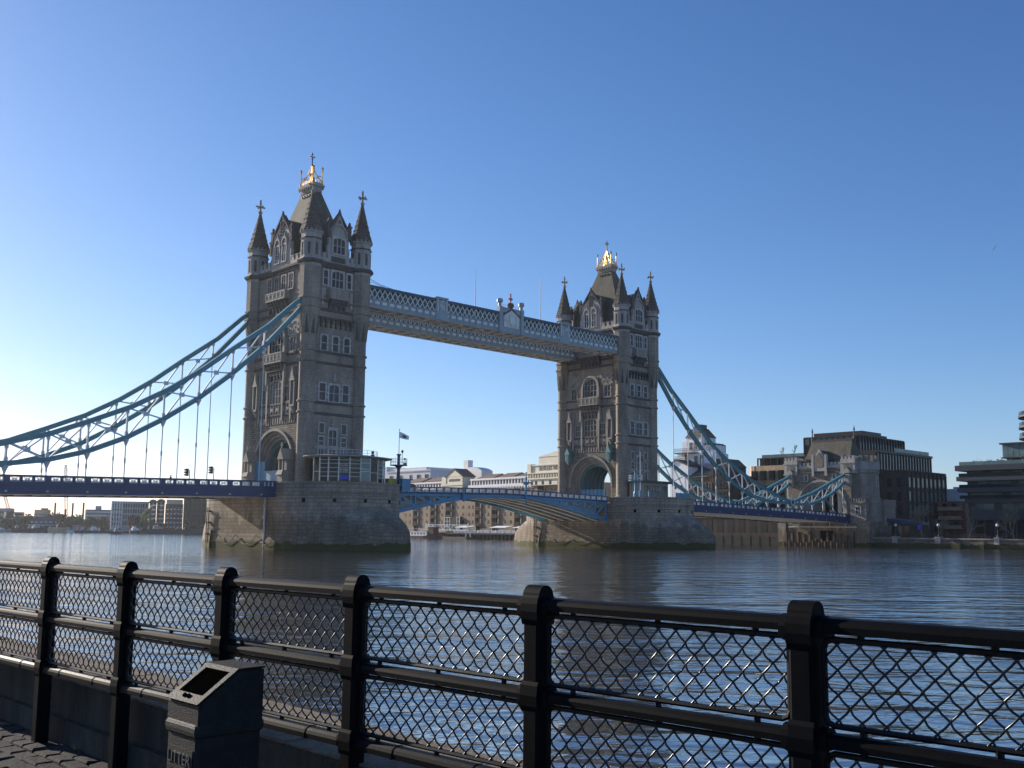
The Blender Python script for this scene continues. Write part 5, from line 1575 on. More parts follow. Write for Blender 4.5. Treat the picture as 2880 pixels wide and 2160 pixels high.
# ------------------------------------------------------------------ background helpers
def block_prism(m, p0, p1, depth, z0, z1, d0=0.0):
    """box whose front runs p0 -> p1 (left to right as seen), front pushed out by -d0"""
    p0, p1 = Vector(p0), Vector(p1); t = (p1 - p0).normalized(); n = Vector((-t.y, t.x))
    if n.dot(Vector((CAM.x, CAM.y)) - p0) > 0: n = -n
    q = [p0 + n * d0, p1 + n * d0, p1 + n * (d0 + depth), p0 + n * (d0 + depth)]
    return m.prism([tuple(v) for v in q], 'z', z0, z1)
def facade_windows(par, p0, p1, cols, rows, w, h, gm='wglass', d=.06, name='window', skip=None, frame=None, bay=0):
    p0, p1 = Vector(p0), Vector(p1); t = (p1 - p0).normalized(); n = Vector((t.y, -t.x))
    if n.dot(Vector((CAM.x, CAM.y)) - p0) < 0: n = -n
    L = (p1 - p0).length
    cs = cols if isinstance(cols, (list, tuple)) else [(i + .5) / cols for i in range(cols)]
    for r, z in enumerate(rows):
        for k, c in enumerate(cs):
            if skip and skip(k, r): continue
            q = p0 + t * (L * c)
            a, b_ = q - t * w / 2, q + t * w / 2
            m = MB()
            if frame:
                o = n * (d + bay) / 2
                m.beam((a.x + o.x, a.y + o.y, z + h / 2), (b_.x + o.x, b_.y + o.y, z + h / 2), d + bay, h) if bay else None
                e = n * (d + bay)
                for s_ in (-1, 1):
                    c0 = q + t * s_ * (w / 2 + .08); m.beam((c0.x, c0.y, z + h / 2), (c0.x + n.x * (d + bay + .05), c0.y + n.y * (d + bay + .05), z + h / 2), .16, h + .2)
                for zz in (z - .05, z + h + .05): m.beam((a.x, a.y, zz), (b_.x, b_.y, zz), 2 * (d + bay + .05), .12)
                o_ = m.build('window', frame, par)
                g = MB(); g.beam((a.x + e.x * .7, a.y + e.y * .7, z + h / 2), (b_.x + e.x * .7, b_.y + e.y * .7, z + h / 2), .04, h); g.build('pane', gm, o_)
            else:
                m.beam((a.x, a.y, z + h / 2), (b_.x, b_.y, z + h / 2), 2 * d, h)
                m.build(name, gm, par)

# ------------------------------------------------------------------ warehouse row on the south bank, seen under the bascules
BX = 185.0
BW = T = thing('warehouse', (BX, 116, 2.5), 'long yellow-brick wharf warehouse with cream pediments, seen under the bascules', 'warehouse')
rec = [(113.5, 110.2), (125.5, 122.0), (138.4, 135.0), (152.0, 148.2), (162.2, 159.2), (181.8, 178.2), (192.4, 189.2), (205.0, 201.8)]
m = MB(); edges = [238.0]
for a, b_ in rec[::-1]: edges += [a, b_]
edges.append(96.0)
for a, b_ in zip(edges[0::2], edges[1::2]): m.box(BX, BX + 16, b_, a, 2.5, 21.5)
m.box(BX + 1.6, BX + 15.5, 96.5, 237.5, 2.5, 21.4)
for a, b_ in rec:
    for e in (a + .35, b_ - .35): m.box(BX - .55, BX, e - .35, e + .35, 5.2, 21.0)
m.build('wall', 'brick', T)
for y in (211.3, 208.0, 199.0, 195.6, 188.0, 184.9, 177.4, 174.4, 170.6, 166.7, 164.2, 157.8, 154.4, 144.4, 141.0, 131.0, 128.4, 119.4, 116.4, 107.5, 104.0):
    for z in (6.3, 9.4, 12.5, 15.6, 18.6):
        q = MB(); q.prism([(y - .62, z), (y + .62, z), (y + .62, z + 1.0), (y + .35, z + 1.42), (y, z + 1.55), (y - .35, z + 1.42), (y - .62, z + 1.0)], 'x', BX - .03, BX + .2)
        q.build('window', 'wglass', T)
for a, b_ in rec:
    for z in (5.6, 8.8, 12.0, 15.2, 18.4):
        m = MB(); m.box(BX - .9, BX + .4, b_ - .1, a + .1, z, z + .14)
        for y in [b_ + (a - b_) * k / 8 for k in range(9)]: m.box(BX - .9, BX - .82, y - .04, y + .04, z, z + 1.05)
        m.box(BX - .92, BX - .8, b_, a, z + 1.0, z + 1.1)
        m.build('balcony', 'iron', T)
    g = MB(); g.box(BX + 1.5, BX + 1.62, b_ + .5, a - .5, 5.7, 20.8); g.build('glazed_bay', 'wglass', T)
m = MB(); m.box(BX - .7, BX + .6, 128.4, 166.8, 21.2, 22.3); m.prism([(BX - .7, 21.2), (BX + .1, 20.2), (BX + .1, 21.2)], 'y', 128.4, 166.8)
for i in range(24): m.box(BX - .72, BX - .45, 129 + i * 1.6, 129.5 + i * 1.6, 20.6, 21.3)
m.box(BX - .5, BX + .6, 184, 238, 21.2, 22.0)
m.build('cornice', 'stucco', T)
m = MB(); m.box(BX + .6, BX + 12, 184.2, 237.5, 22, 24.3); m.box(BX + .6, BX + 12, 128.6, 166.6, 22.2, 24.3); m.box(BX + .1, BX + 1.2, 128.6, 166.6, 24.3, 25.0); m.box(BX + .1, BX + 1.2, 184.2, 237.5, 24.0, 24.7)
r = m.build('roof_storey', 'stucco', T)
for i in range(21): pane(r, 'N', BX + .6, 129.8 + i * 1.78, 22.4, 24.1, 1.1)
for i in range(26): pane(r, 'N', BX + .6, 185.5 + i * 2.0, 22.3, 23.8, 1.2)
m = MB()
for y0, y1 in ((129, 140), (141.5, 152), (153.5, 164.5), (186, 200), (202, 214), (216, 232)):
    m.add([(BX + 1, y0, 25.0), (BX + 1, y1, 25.0), (BX + 7, y1 - .8, 27.2), (BX + 7, y0 + .8, 27.2), (BX + 11, y1, 25.0), (BX + 11, y0, 25.0)], [(0, 1, 2, 3), (3, 2, 4, 5), (0, 3, 5), (1, 4, 2), (0, 5, 4, 1)])
m.build('roof', 'redroof', T)
m = MB(); m.box(BX - .5, BX + 6, 170.8, 184.4, 21.2, 26.5); m.box(BX - .8, BX + 6, 170.3, 184.9, 22.6, 23.3); m.box(BX - .7, BX + 6, 181.6, 184.6, 23.3, 26.2)
m.prism([(171.0, 26.4), (182.0, 26.4), (176.4, 29.6)], 'x', BX - .6, BX + 6)
g = m.build('pediment', 'creamstucco', T)
m = MB()
for s_ in (-1, 1): m.prism([(176.4 + s_ * 6.0, 26.2), (176.4, 29.5), (176.4, 30.0), (176.4 + s_ * 6.3, 26.5)], 'x', BX - .9, BX + 6.2)
m.build('roof', 'redroof', g)
lettering('BUTLERS WHARF', 1.6, .04, 'iron', g, (BX - .56, 176.0, 24.8), (0, -1, 0), (0, 0, 1), width=7.4)
for y in (173.5, 178.5): pane(g, 'N', BX - .5, y, 18.5, 20.6, 1.6)
m = MB(); m.box(BX - 2, BX + 6, 102, 128.6, 21.0, 28.7); m.box(BX - 2.4, BX + 6, 101.6, 129.0, 28.5, 28.9)
m.box(BX - 2, BX + 6, 105.0, 123.2, 28.8, 31.8); m.prism([(104.6, 31.8), (123.6, 31.8), (114.1, 33.6)], 'x', BX - 2.2, BX + 6)
m.box(BX - 3.0, BX + 6, 101.4, 129.2, 25.4, 25.8); m.box(BX - 2.6, BX + 6, 101.8, 128.8, 23.3, 23.9)
for i in range(19): m.box(BX - 2.7, BX - 2, 103 + i * 1.4, 103.5 + i * 1.4, 24.0, 25.4)
for y in (102.6, 128.0): m.box(BX - 2.5, BX, y - 1, y + 1, 25.8, 29.3)
g = m.build('pediment', 'creamstucco', T)
lettering('BUTLERS WHARF', 2.3, .05, 'iron', g, (BX - 2.06, 116.2, 27.3), (0, -1, 0), (0, 0, 1), width=13.4)
for y in (105.6, 109, 112.6, 117, 121, 124.6, 127): 
    q = MB(); q.prism([(y - .6, 21.2), (y + .6, 21.2), (y + .6, 22.4), (y, 23.0), (y - .6, 22.4)], 'x', BX - 2.04, BX - 1.8); q.build('window', 'wglass', g)
m = MB(); m.box(BX + 9, BX + 15, 170, 184, 21, 28.4); m.prism([(170, 28.4), (184, 28.4), (184, 30.0), (180, 30.9), (176, 31.0), (172.5, 30.3), (170, 29.2)], 'x', BX + 9, BX + 15); m.box(BX + 9.4, BX + 12, 179.6, 182.6, 28, 34.2)
m.build('roof_house', 'stucco', T)
m = MB(); m.box(BX - 1.2, BX + .2, 171.0, 181.6, 3.0, 9.2)
e = m.build('entrance', 'brick_dark', T)
m = MB()
for y in (171.2, 173.0, 177.6, 179.5, 181.3): m.box(BX - 1.35, BX - 1.2, y - .2, y + .2, 3, 9.2)
for z in (5.0, 7.2, 8.8): m.box(BX - 1.33, BX - 1.2, 171, 173.2, z, z + .25); m.box(BX - 1.33, BX - 1.2, 177.5, 181.4, z, z + .25)
m.build('frame', 'walk', e)

BW.rotation_euler = (0, 0, -.09); BW.scale = (1, 1.105, 1)
# pontoon, gangway, awnings, boat
T = thing('jetty', (177, 150, 2), 'dark timber river jetty on piles in front of the brick wharf', 'jetty')
m = MB(); m.box(175.5, 179, 120, 176, 1.9, 2.45)
m.build('deck', 'timber', T)
for i in range(26):
    y = 121 + i * 2.15; MB().cyl((175.9, y, -2), (175.9, y, 2.0), .22, n=6).build('pile', 'timber', T)
m = MB()
for i in range(28): y = 120.5 + i * 2.0; m.cyl((175.7, y, 2.4), (175.7, y, 3.5), .04, n=4)
for z in (3.0, 3.5): m.box(175.66, 175.74, 120, 176, z, z + .05)
m.build('guard_rail', 'web', T)
rs = random.Random(11)
for i in range(22):
    y = 121.5 + i * 2.05 + rs.uniform(-.4, .4)
    m = MB(); m.box(175.9, 176.6, y - .75, y + .75, 2.45, 2.95)
    for k in range(16): m.ball((176.2 + rs.uniform(-.3, .3), y + rs.uniform(-.8, .8), 3.0 + rs.uniform(0, .45)), rs.uniform(.14, .28), 5)
    tag(m.build('planter', 'awning', at=(176.2, y, 2.45)), 'pale planter box along the wharf jetty edge', 'planter', 'planters along the wharf jetty')
for y0, y1, l in ((160.0, 168.0, 'white café awning, nearest the gangway'), (147.0, 138.0, 'middle white café awning on the wharf'), (133.8, 125.0, 'white café awning on the wharf beside the far pier')):
    a, b_ = min(y0, y1), max(y0, y1)
    T = thing('awning', (180.5, (a + b_) / 2, 2.5), l, 'awning', 'awnings on the wharf')
    m = MB(); m.prism([(179.2, 4.55), (183.4, 5.3), (183.4, 5.38), (179.2, 4.75)], 'y', a, b_); m.build('canopy', 'awning', T)
    m = MB()
    for y in (a + .2, (a + b_) / 2, b_ - .2): m.cyl((179.4, y, 2.5), (179.4, y, 4.6), .06, n=5)
    m.build('frame', 'iron', T)
T = thing('gangway', (171, 163, 3), 'white trussed gangway bridge leading to the pontoon behind the boat', 'gangway')
m = MB(); a, b_ = Vector((172.5, 178.5)), Vector((171.5, 151.0))
G = lambda t, z: (a.x + (b_.x - a.x) * t, a.y + (b_.y - a.y) * t, z)
for z in (3.6, 5.6): m.beam(G(0, z), G(1, z), .16, .2)
for i in range(12): m.beam(G(i / 12, 3.6 if i % 2 else 5.6), G((i + 1) / 12, 5.6 if i % 2 else 3.6), .12, .16)
for x in (0, 1):
    for e in (-1.6, 1.6): m.beam((G(x, 0)[0], G(x, 0)[1] + e, .4), G(x, 6.4), .25, .25, (1, 0, 0))
m.build('truss', 'white', T)
m = MB(); m.box(171, 173, 150, 180, 3.4, 3.6); m.build('walkway', 'web', T)
m = MB(); m.box(168, 175, 148, 182, -.4, .9); tag(m.build('pontoon', 'barge', at=(171, 165, 0)), 'low dark floating pontoon under the gangway', 'pontoon')
T = thing('river_boat', (160, 164, 0), 'red and black river boat with white cabin and orange wheelhouse by the wharf', 'boat')
def hull(par, mat, y0, y1, x, w, zb, zm, bow, nm='hull', z0=-.6):
    """hull along y, bow at y1"""
    N = 12; rows = []
    for k in range(N + 1):
        t = k / N; y = y0 + (y1 - y0) * t
        ww = w * (min(1, .75 + t * 1.2) if t < .3 else (1 - max(0, (t - .55) / .45) ** 2.2 * .97))
        zt = zm + (bow - zm) * max(0, (t - .5) / .5) ** 2 + (.25 * (1 - t / .2) if t < .2 else 0)
        rows.append([(x - ww * .8, y, z0), (x - ww, y, zt), (x + ww, y, zt), (x + ww * .8, y, z0)])
    vs = [p for r in rows for p in r]
    fs = [(4 * k + i, 4 * k + (i + 1) % 4, 4 * k + 4 + (i + 1) % 4, 4 * k + 4 + i) for k in range(N) for i in range(4)] + [(0, 1, 2, 3), (4 * N + 3, 4 * N + 2, 4 * N + 1, 4 * N)]
    return MB().add(vs, fs).build(nm, mat, par)
hull(T, 'hull', 175.5, 153.0, 160, 2.4, 0, 1.15, 2.6)
m = MB(); m.prism([(158.4, 153.4), (161.6, 153.4), (161.2, 152.2), (158.8, 152.2)], 'z', 1.6, 2.5); m.build('bow_rail', 'iron', T)
m = MB(); m.box(158.2, 161.8, 160.4, 174.3, 1.1, 2.9); m.box(158.0, 162.0, 160.2, 174.6, 2.9, 3.02); c_ = m.build('cabin', 'white', T)
for i in range(6): pane(c_, 'N', 158.2, 162 + i * 1.9, 1.7, 2.3, .8)
m = MB(); m.box(158.6, 161.4, 157.0, 160.2, 1.3, 4.7); w_ = m.build('wheelhouse', 'rust', T)
pane(w_, 'N', 158.6, 158.6, 3.3, 4.3, 2.4); m = MB(); m.box(158.2, 161.8, 154.8, 160.8, 4.7, 4.85); m.build('canopy', 'awning', w_)
m = MB(); m.cyl((160, 161.5, 2.9), (160, 161.5, 6.2), .08, n=5)
for i in range(10): m.cyl((158.1, 161 + i * 1.45, 3.0), (158.1, 161 + i * 1.45, 4.0), .04, n=4)
m.box(158.06, 158.14, 161, 174, 3.95, 4.02); m.build('mast', 'white', T)

# pale stucco block beyond the wharf
T = thing('apartment_building', (232, 268, 2.5), 'pale grey stucco block rising behind the wharf beside the blue mast', 'building')
m = MB(); m.box(230, 250, 247.5, 284, 2.5, 33.4); m.box(231, 250, 252, 283, 33.4, 35.2); m.box(230, 250, 284, 292, 2.5, 36.4); m.box(229.6, 250, 247, 284.4, 33.2, 33.7)
m.build('wall', 'stucco', T)
for y in (250.5, 257, 263.5, 272, 280): 
    for z in (28.6, 23.5): window(T, 'N', 230, y, z, z + 2.6, 2.2 if y != 263.5 else 1.1, 2, 1, .25, 'greyclad')

# ------------------------------------------------------------------ white mill cluster right of the farther tower
def K(y, z, x, x0=182): k = (x - CAM.x) / (x0 - CAM.x); return (CAM.y + (y - CAM.y) * k, CAM.z + (z - CAM.z) * k)
T = thing('mill_house', (192, 52, 2.5), 'white boarded mill house with lantern tower and iron balconies behind the right chain', 'building')
X0 = 190
ya, yb = K(52.4, 0, X0)[0], K(45.6, 0, X0)[0]; zt = K(0, 35.0, X0)[1]
m = MB(); m.box(X0, X0 + 7.5, yb, ya, 2.5, zt); m.box(X0, X0 + 7, ya, ya + 1.7, 28, K(0, 33.6, X0)[1])
m.box(X0 - .2, X0 + 9, K(41.6, 0, X0)[0], K(56, 0, X0)[0], 2.5, K(0, 29.6, X0)[1]); m.box(X0 + .5, X0 + 8, K(41.8, 0, X0)[0], yb, 28, K(0, 32.3, X0)[1])
m.build('wall', 'whiteboard', T)
m = MB(); m.frustum(X0 - .3, X0 + 7.8, yb - .3, ya + .3, zt, X0 + 1.4, X0 + 6, yb + 1.8, ya - 1.8, zt + 3.2); m.box(X0 + 1.8, X0 + 5.6, yb + 2.2, ya - 2.2, zt + 3.2, zt + 4.6)
m.prism([(K(41.6, 0, X0)[0], K(0, 32.3, X0)[1]), (yb, K(0, 32.3, X0)[1]), (yb - 1, K(0, 33.2, X0)[1]), (K(43, 0, X0)[0], K(0, 33.0, X0)[1])], 'x', X0 + .4, X0 + 8)
m.build('roof', 'slate', T)
for z, y0, y1 in ((30.0, 47.4, 56.2), (27.4, 50.0, 56.0)):
    y0, z_ = K(y0, z, X0); y1 = K(y1, z, X0)[0]
    m = MB(); m.box(X0 - 2.0, X0 + .4, y0, y1, z_ - .3, z_)
    n = int((y1 - y0) / .4)
    for i in range(n + 1): m.box(X0 - 2.0, X0 - 1.94, y0 + i * .4 - .03, y0 + i * .4 + .03, z_, z_ + 1.35)
    for zz in (z_ + .7, z_ + 1.35): m.box(X0 - 2.02, X0 - 1.92, y0, y1, zz - .05, zz + .05)
    m.build('balcony', 'iron', T)
for y, z, w, h in ((50.3, 31.0, 1.3, 2.4), (48.3, 31.0, 1.2, 2.4), (46.8, 31.4, 1, 2), (43.6, 30.4, .8, 1.6), (52.2, 27.6, 1.2, 1.8), (48.2, 26.2, 1.3, 2.6), (45.8, 26.0, 1.3, 3.0), (43.4, 24.6, .8, 1.4)):
    y, z = K(y, z, X0); window(T, 'N', X0 - .2 if z < K(0, 29, X0)[1] else X0, y, z, z + h, w, 2, 2, .15, 'white', gm='mod_glass')
T = thing('gabled_house', (184, 55.5, 2.5), 'white gabled house with dark slate roof below the mill, left of it', 'building')
m = MB(); m.box(182, 191, 51.8, 59.2, 2.5, 25.6); m.prism([(51.8, 25.6), (59.2, 25.6), (56.9, 27.6)], 'x', 182, 191); m.build('wall', 'whiteboard', T)
m = MB(); m.prism([(51.3, 25.4), (56.9, 27.75), (56.9, 28.1), (51.1, 25.8)], 'x', 181.6, 191.4); m.prism([(59.7, 25.4), (56.9, 27.75), (56.9, 28.1), (59.9, 25.8)], 'x', 181.6, 191.4); m.build('roof', 'iron', T)
for y, z in ((54.5, 22.6), (54.5, 18.0), (57, 18.0), (57, 13.0), (54.5, 13)): pane(T, 'N', 182, y, z, z + 1.3, .7)
T = thing('brick_warehouse', (188, 46.5, 2.5), 'brown brick warehouse with slate roof and skylights below the white mill', 'warehouse')
m = MB(); m.box(182, 189.5, 41.4, 51.8, 2.5, 21.6); m.prism([(41.4, 21.6), (44.2, 21.6), (43.6, 23.0), (41.4, 24.4)], 'x', 181.9, 189); m.box(181.8, 189.6, 44.2, 51.9, 20.9, 21.3)
m.build('wall', 'brick_dark', T)
m = MB(); m.add([(181.8, 43.6, 21.7), (181.8, 52.0, 21.7), (188.5, 52.0, 25.0), (188.5, 43.6, 25.0), (189.6, 43.6, 21.7), (189.6, 52, 21.7)], [(0, 1, 2, 3), (3, 2, 5, 4), (0, 3, 4), (1, 5, 2)]); r = m.build('roof', 'slate', T)
for y in (45.2, 47.6):
    q = MB(); q.add([(183.0, y, 22.45), (183.0, y + 1.6, 22.45), (185.8, y + 1.6, 23.85), (185.8, y, 23.85)], [(0, 1, 2, 3)]); q.build('skylight', 'pale_glass', r)
m = MB(); m.box(187.6, 187.8, 42, 52, 24.6, 26.6); m.build('guard_rail', 'navy', T)
for y in (42.8, 45, 47.3, 49.7):
    for z in (17.6, 13.6, 9.6, 5.6): window(T, 'N', 182, y, z, z + 2.0, .9, 1, 2, .14, 'brick')
T = thing('brick_warehouse', (187, 38.3, 2.5), 'narrow dark brick warehouse gable with tall grey glazed bays, right of the skylights', 'warehouse')
m = MB(); m.box(182, 192, 35.6, 41.3, 2.5, 25.1); m.prism([(35.6, 25.1), (41.3, 25.1), (40.2, 27.4), (38.4, 27.4)], 'x', 182.2, 192); m.build('wall', 'brick_dark', T)
m = MB(); m.prism([(35.2, 24.9), (38.3, 27.6), (40.3, 27.6), (41.6, 25.0), (41.3, 25.0), (40.2, 27.35), (38.4, 27.35), (35.6, 24.9)], 'x', 181.8, 192); m.build('roof', 'slate', T)
for y in (37.0, 38.5, 40.0):
    for z in (6.0, 10.0, 14.0, 18.2, 21.6): window(T, 'N', 182, y, z, z + 2.8, 1.0, 1, 2, .12, 'greyclad', gm='mod_glass')
T = thing('river_terrace', (181, 40, 2.5), 'dark brick ground storey with wall along the river below the warehouses', 'building')
m = MB(); m.box(179.5, 181.9, 14, 62, 2.4, 9.5)
for i in range(14): m.box(177.9, 178.2, 15 + i * 3.4, 15.3 + i * 3.4, -1, 2.9)
m.box(177.95, 178.5, 13.8, 64, 2.3, 3.6); m.build('wall', 'brick_dark', T)
for i in range(11): pane(T, 'N', 179.5, 17 + i * 4.1, 3.2, 7.8, 2.4)
m = MB(); m.box(179.3, 179.5, 14, 62, 8.2, 8.6); m.build('string_course', 'dark_trim', T)
T = thing('low_building', (212, 55, 2.5), 'low cream and pink terrace with dark red roof seen between chains', 'building')
m = MB(); m.box(210, 222, 47.8, 64, 2.5, 19.0); m.build('wall', 'creamstucco', T)
m = MB(); m.box(209.6, 222, 47.6, 64.2, 19.0, 20.2); m.build('fascia', 'brick_beige', T)
m = MB(); m.box(212, 222, 48, 63, 20.2, 22.6); r = m.build('roof_storey', 'greyclad', T); MB().box(211.5, 222.5, 47.8, 64, 22.6, 23.4).build('roof', 'red', r)
for i in range(5): window(T, 'N', 210, 49.8 + i * 3.2, 15.8, 17.8, 1.2, 2, 2, .15, 'white')
m = MB()
for z in (8, 11.5, 14.6): m.box(207.5, 210, 53, 63, z, z + .25); m.box(207.5, 207.6, 53, 63, z + .2, z + 1.2)
m.build('balcony', 'iron', T)

# ------------------------------------------------------------------ beige block and dark hotel behind the gatehouse
T = thing('office_building', (225, 35, 2.5), 'beige brick block with projecting dark window boxes behind the gatehouse', 'building')
m = MB(); m.box(215, 240, 9, 48.8, 2.5, 27.0); m.lathe(218, 47.6, [(3.1, 2.5), (3.1, 27.0)], 20); m.build('wall', 'brick_beige', T)
m = MB(); m.box(217, 238, 9, 46.6, 27.0, 29.5); m.box(216.2, 238.5, 9, 47.2, 29.5, 29.85)
up = m.build('roof_storey', 'bronze', T)
for i in range(13): pane(up, 'N', 217, 10.6 + i * 2.85, 27.2, 29.2, 1.5, 'mod_glass')
m = MB()
for i in range(15): m.box(216.0, 216.5, 9.2 + i * 2.68, 9.55 + i * 2.68, 27.0, 29.5)
m.build('column', 'bronze', up)
m = MB(); m.box(217.5, 217.56, 12, 46, 29.85, 31.0); m.build('glass_balustrade', 'pale_glass', up)
for y in (47.3, 43.8, 40.2, 36.7, 33.2):
    for z in (22.1, 16.8, 11.6, 6.6): 
        m = MB(); m.box(214.2, 215.0, y - 1.05, y + 1.05, z - .15, z + 3.15); b_ = m.build('window', 'bronze', T)
        g = MB(); g.box(214.16, 214.3, y - .82, y + .82, z + .05, z + 2.95); g.build('pane', 'mod_glass', b_)

def tree(name, x, y, z, h, label, group, spread=.55, seed=1, twigs=True, leaf=None, nleaf=0, ls=.1, levels=4, bark='bark', th=.05):
    r_ = random.Random(seed)
    T = thing(name, (x, y, z), label, 'tree', group)
    tr, br = MB(), MB(); tips = []
    def grow(p, d, L, r, lv, m):
        n = 3; pts = [p]; rr = [r]
        for k in range(n):
            d = (d + Vector((r_.uniform(-.16, .16), r_.uniform(-.16, .16), r_.uniform(-.04, .12)))).normalized()
            p = p + d * L / n; pts.append(p); rr.append(r * (1 - .45 * (k + 1) / n))
        m.tube(pts, rr, 5 if lv > 1 else 3)
        if lv == 0: tips.append(p); return
        for k in range(r_.choice((3, 4)) if lv > 1 else 5):
            a = r_.uniform(0, 6.28); s_ = r_.uniform(.35, 1.0) * spread
            q = d.orthogonal().normalized(); w = d.cross(q)
            nd = (d + (q * math.cos(a) + w * math.sin(a)) * s_ + Vector((0, 0, .12))).normalized()
            st = pts[r_.choice((1, 2, 3, 3))]
            grow(st, nd, L * r_.uniform(.62, .82), r * .6, lv - 1, br)
    grow(Vector((x, y, z)), Vector((0, 0, 1)), h * .34, h * th * .5, levels, tr)
    tr.build('trunk', bark, T)
    c = br.build('crown', bark, T)
    if leaf:
        m = MB()
        for _ in range(nleaf):
            t = r_.choice(tips); q = t + Vector((r_.gauss(0, .35), r_.gauss(0, .35), r_.gauss(0, .35))) * h * .09
            a, b_ = Vector((r_.uniform(-1, 1), r_.uniform(-1, 1), r_.uniform(-1, 1))).normalized() * ls, Vector((r_.uniform(-1, 1), r_.uniform(-1, 1), r_.uniform(-1, 1))).normalized() * ls
            m.add([q - a, q - b_ * .6, q + a, q + b_ * .6], [(0, 1, 2, 3)])
        m.build('leaves', leaf, c)
    return T
tree('young_tree', 222, 40.2, 30, 4.6, 'budding roof tree on the beige block, left of its twin', 'young trees on the roof terrace', .5, 4, leaf='leaf_pale', nleaf=220, ls=.10, levels=3)
tree('young_tree', 222, 36.2, 30, 4.8, 'budding roof tree on the beige block, right of its twin', 'young trees on the roof terrace', .5, 9, leaf='leaf_pale', nleaf=220, ls=.10, levels=3)

T = thing('hotel_building', (230, 18, 2.5), 'tall dark metal-clad building rising behind the gatehouse roof', 'building')
m = MB(); m.box(215, 247, 7.7, 27.4, 2.5, 35.9); m.box(217, 230, 7.4, 25.0, 35.9, 37.3); m.box(230, 235, 7.9, 25, 35.9, 36.6)
m.build('wall', 'bronze', T)
for i in range(9): pane(T, 'N', 215, 9.6 + i * 2.1, 33.4, 35.4, 1.5, 'office_glass')
m = MB()
for i in range(10): m.box(214.6, 215, 8.4 + i * 2.1, 8.75 + i * 2.1, 30, 35.7)
m.box(214.5, 215, 7.6, 27.5, 35.5, 35.95); m.build('fin', 'bronze', T)
for r_ in ((8, 14), (14.3, 20.2), (20.5, 26.8), (27.2, 33.6)):
    for i in range(16):
        x = 216.4 + i * 1.95; g = MB(); g.box(x - .3, x + .3, 7.6, 7.8, r_[0], r_[1]); g.build('window', 'office_glass', T)
m = MB()
for i in range(17):
    x = 215.4 + i * 1.95; m.box(x - .2, x + .2, 7.3, 7.7, 2.5, 35.6)
for z in (14.1, 20.3, 27.0): m.box(215, 247, 7.45, 7.7, z - .1, z + .1)
m.build('fin', 'bronze', T)
for i in range(6): pane(T, 'N', 215, 9 + i * 3, 10, 29, 1.4, 'office_glass')
T = thing('hotel_building', (236, 3.5, 2.5), 'black-finned lower wing with glass roof rail, right of the dark building', 'building')
m = MB(); m.box(211.5, 251, 0, 7.2, 2.5, 30.3); m.build('wall', 'bronze', T)
for i in range(19):
    x = 213 + i * 2.0; g = MB(); g.box(x - .35, x + .35, -.12, .1, 24.2, 29.2); g.build('window', 'office_glass', T)
m = MB()
for i in range(20): m.box(211.8 + i * 2.0, 212.15 + i * 2.0, -.4, 0, 22, 30.2)
m.box(219.4, 251, -.45, 0, 23.7, 24.0); m.box(211.4, 251, -.45, .2, 29.6, 30.35); m.build('fin', 'bronze', T)
m = MB(); m.box(225, 250, .4, .46, 30.3, 31.7); m.build('glass_balustrade', 'pale_glass', T)
T = thing('hotel_building', (227, -4.5, 2.5), 'dark brown brick lower block with slit windows behind the bare trees', 'building')
m = MB(); m.box(213, 241, -9, 0, 2.5, 23.6); m.box(212.8, 241.2, -9.2, 0, 23.2, 23.65); m.build('wall', 'brick_dark', T)
for r_, z in enumerate((5.4, 9.7, 14.0, 18.3)):
    for i in range(9):
        x = 215.2 + i * 3.0; g = MB(); g.box(x - .5, x + .5, -9.08, -8.8, z, z + 3.1); g.build('window', 'office_glass', T)
    for y in (-6.6, -3.4): window(T, 'N', 213, y, z, z + 2.8, 1.3, 1, 1, .15, 'brick_dark')
m = MB()
for i in range(10): m.box(213.4 + i * 3.0, 214.1 + i * 3.0, -9.35, -9, 2.5, 23.1)
for z in (8.8, 13.2, 17.5): m.box(213, 241, -9.25, -9, z, z + .35)
m.build('pilaster', 'brick_dark', T)
T = thing('corrugated_building', (250, -13, 2.5), 'white corrugated building in the gap right of the brown block', 'building')
m = MB(); m.box(240.5, 256, -21, -9.4, 2.5, 18.6)
for i in range(19): m.box(240.35, 240.5, -20.9 + i * .6, -20.6 + i * .6, 8, 18.4)
m.box(242, 255, -18, -11, 18.6, 19.3); m.build('wall', 'stucco', T)
for y in (-11.5, -15): pane(T, 'N', 240.35, y, 9, 11.5, 1.6)
T = thing('balcony_flats', (232, -16, 2.5), 'red brick flats with stacked balconies in the gap behind the trees', 'building')
m = MB(); m.box(231, 239.5, -19.5, -10.5, 2.5, 14.2); m.build('wall', 'brick_red', T)
for z in (5.5, 8.4, 11.3):
    m = MB(); m.box(229.6, 231, -18.5, -11, z, z + .25); m.box(229.6, 229.7, -18.5, -11, z + .2, z + 1.1); m.build('balcony', 'brick_beige', T)
    for y in (-12.8, -16): pane(T, 'N', 231, y, z + .4, z + 2.2, 1.4)

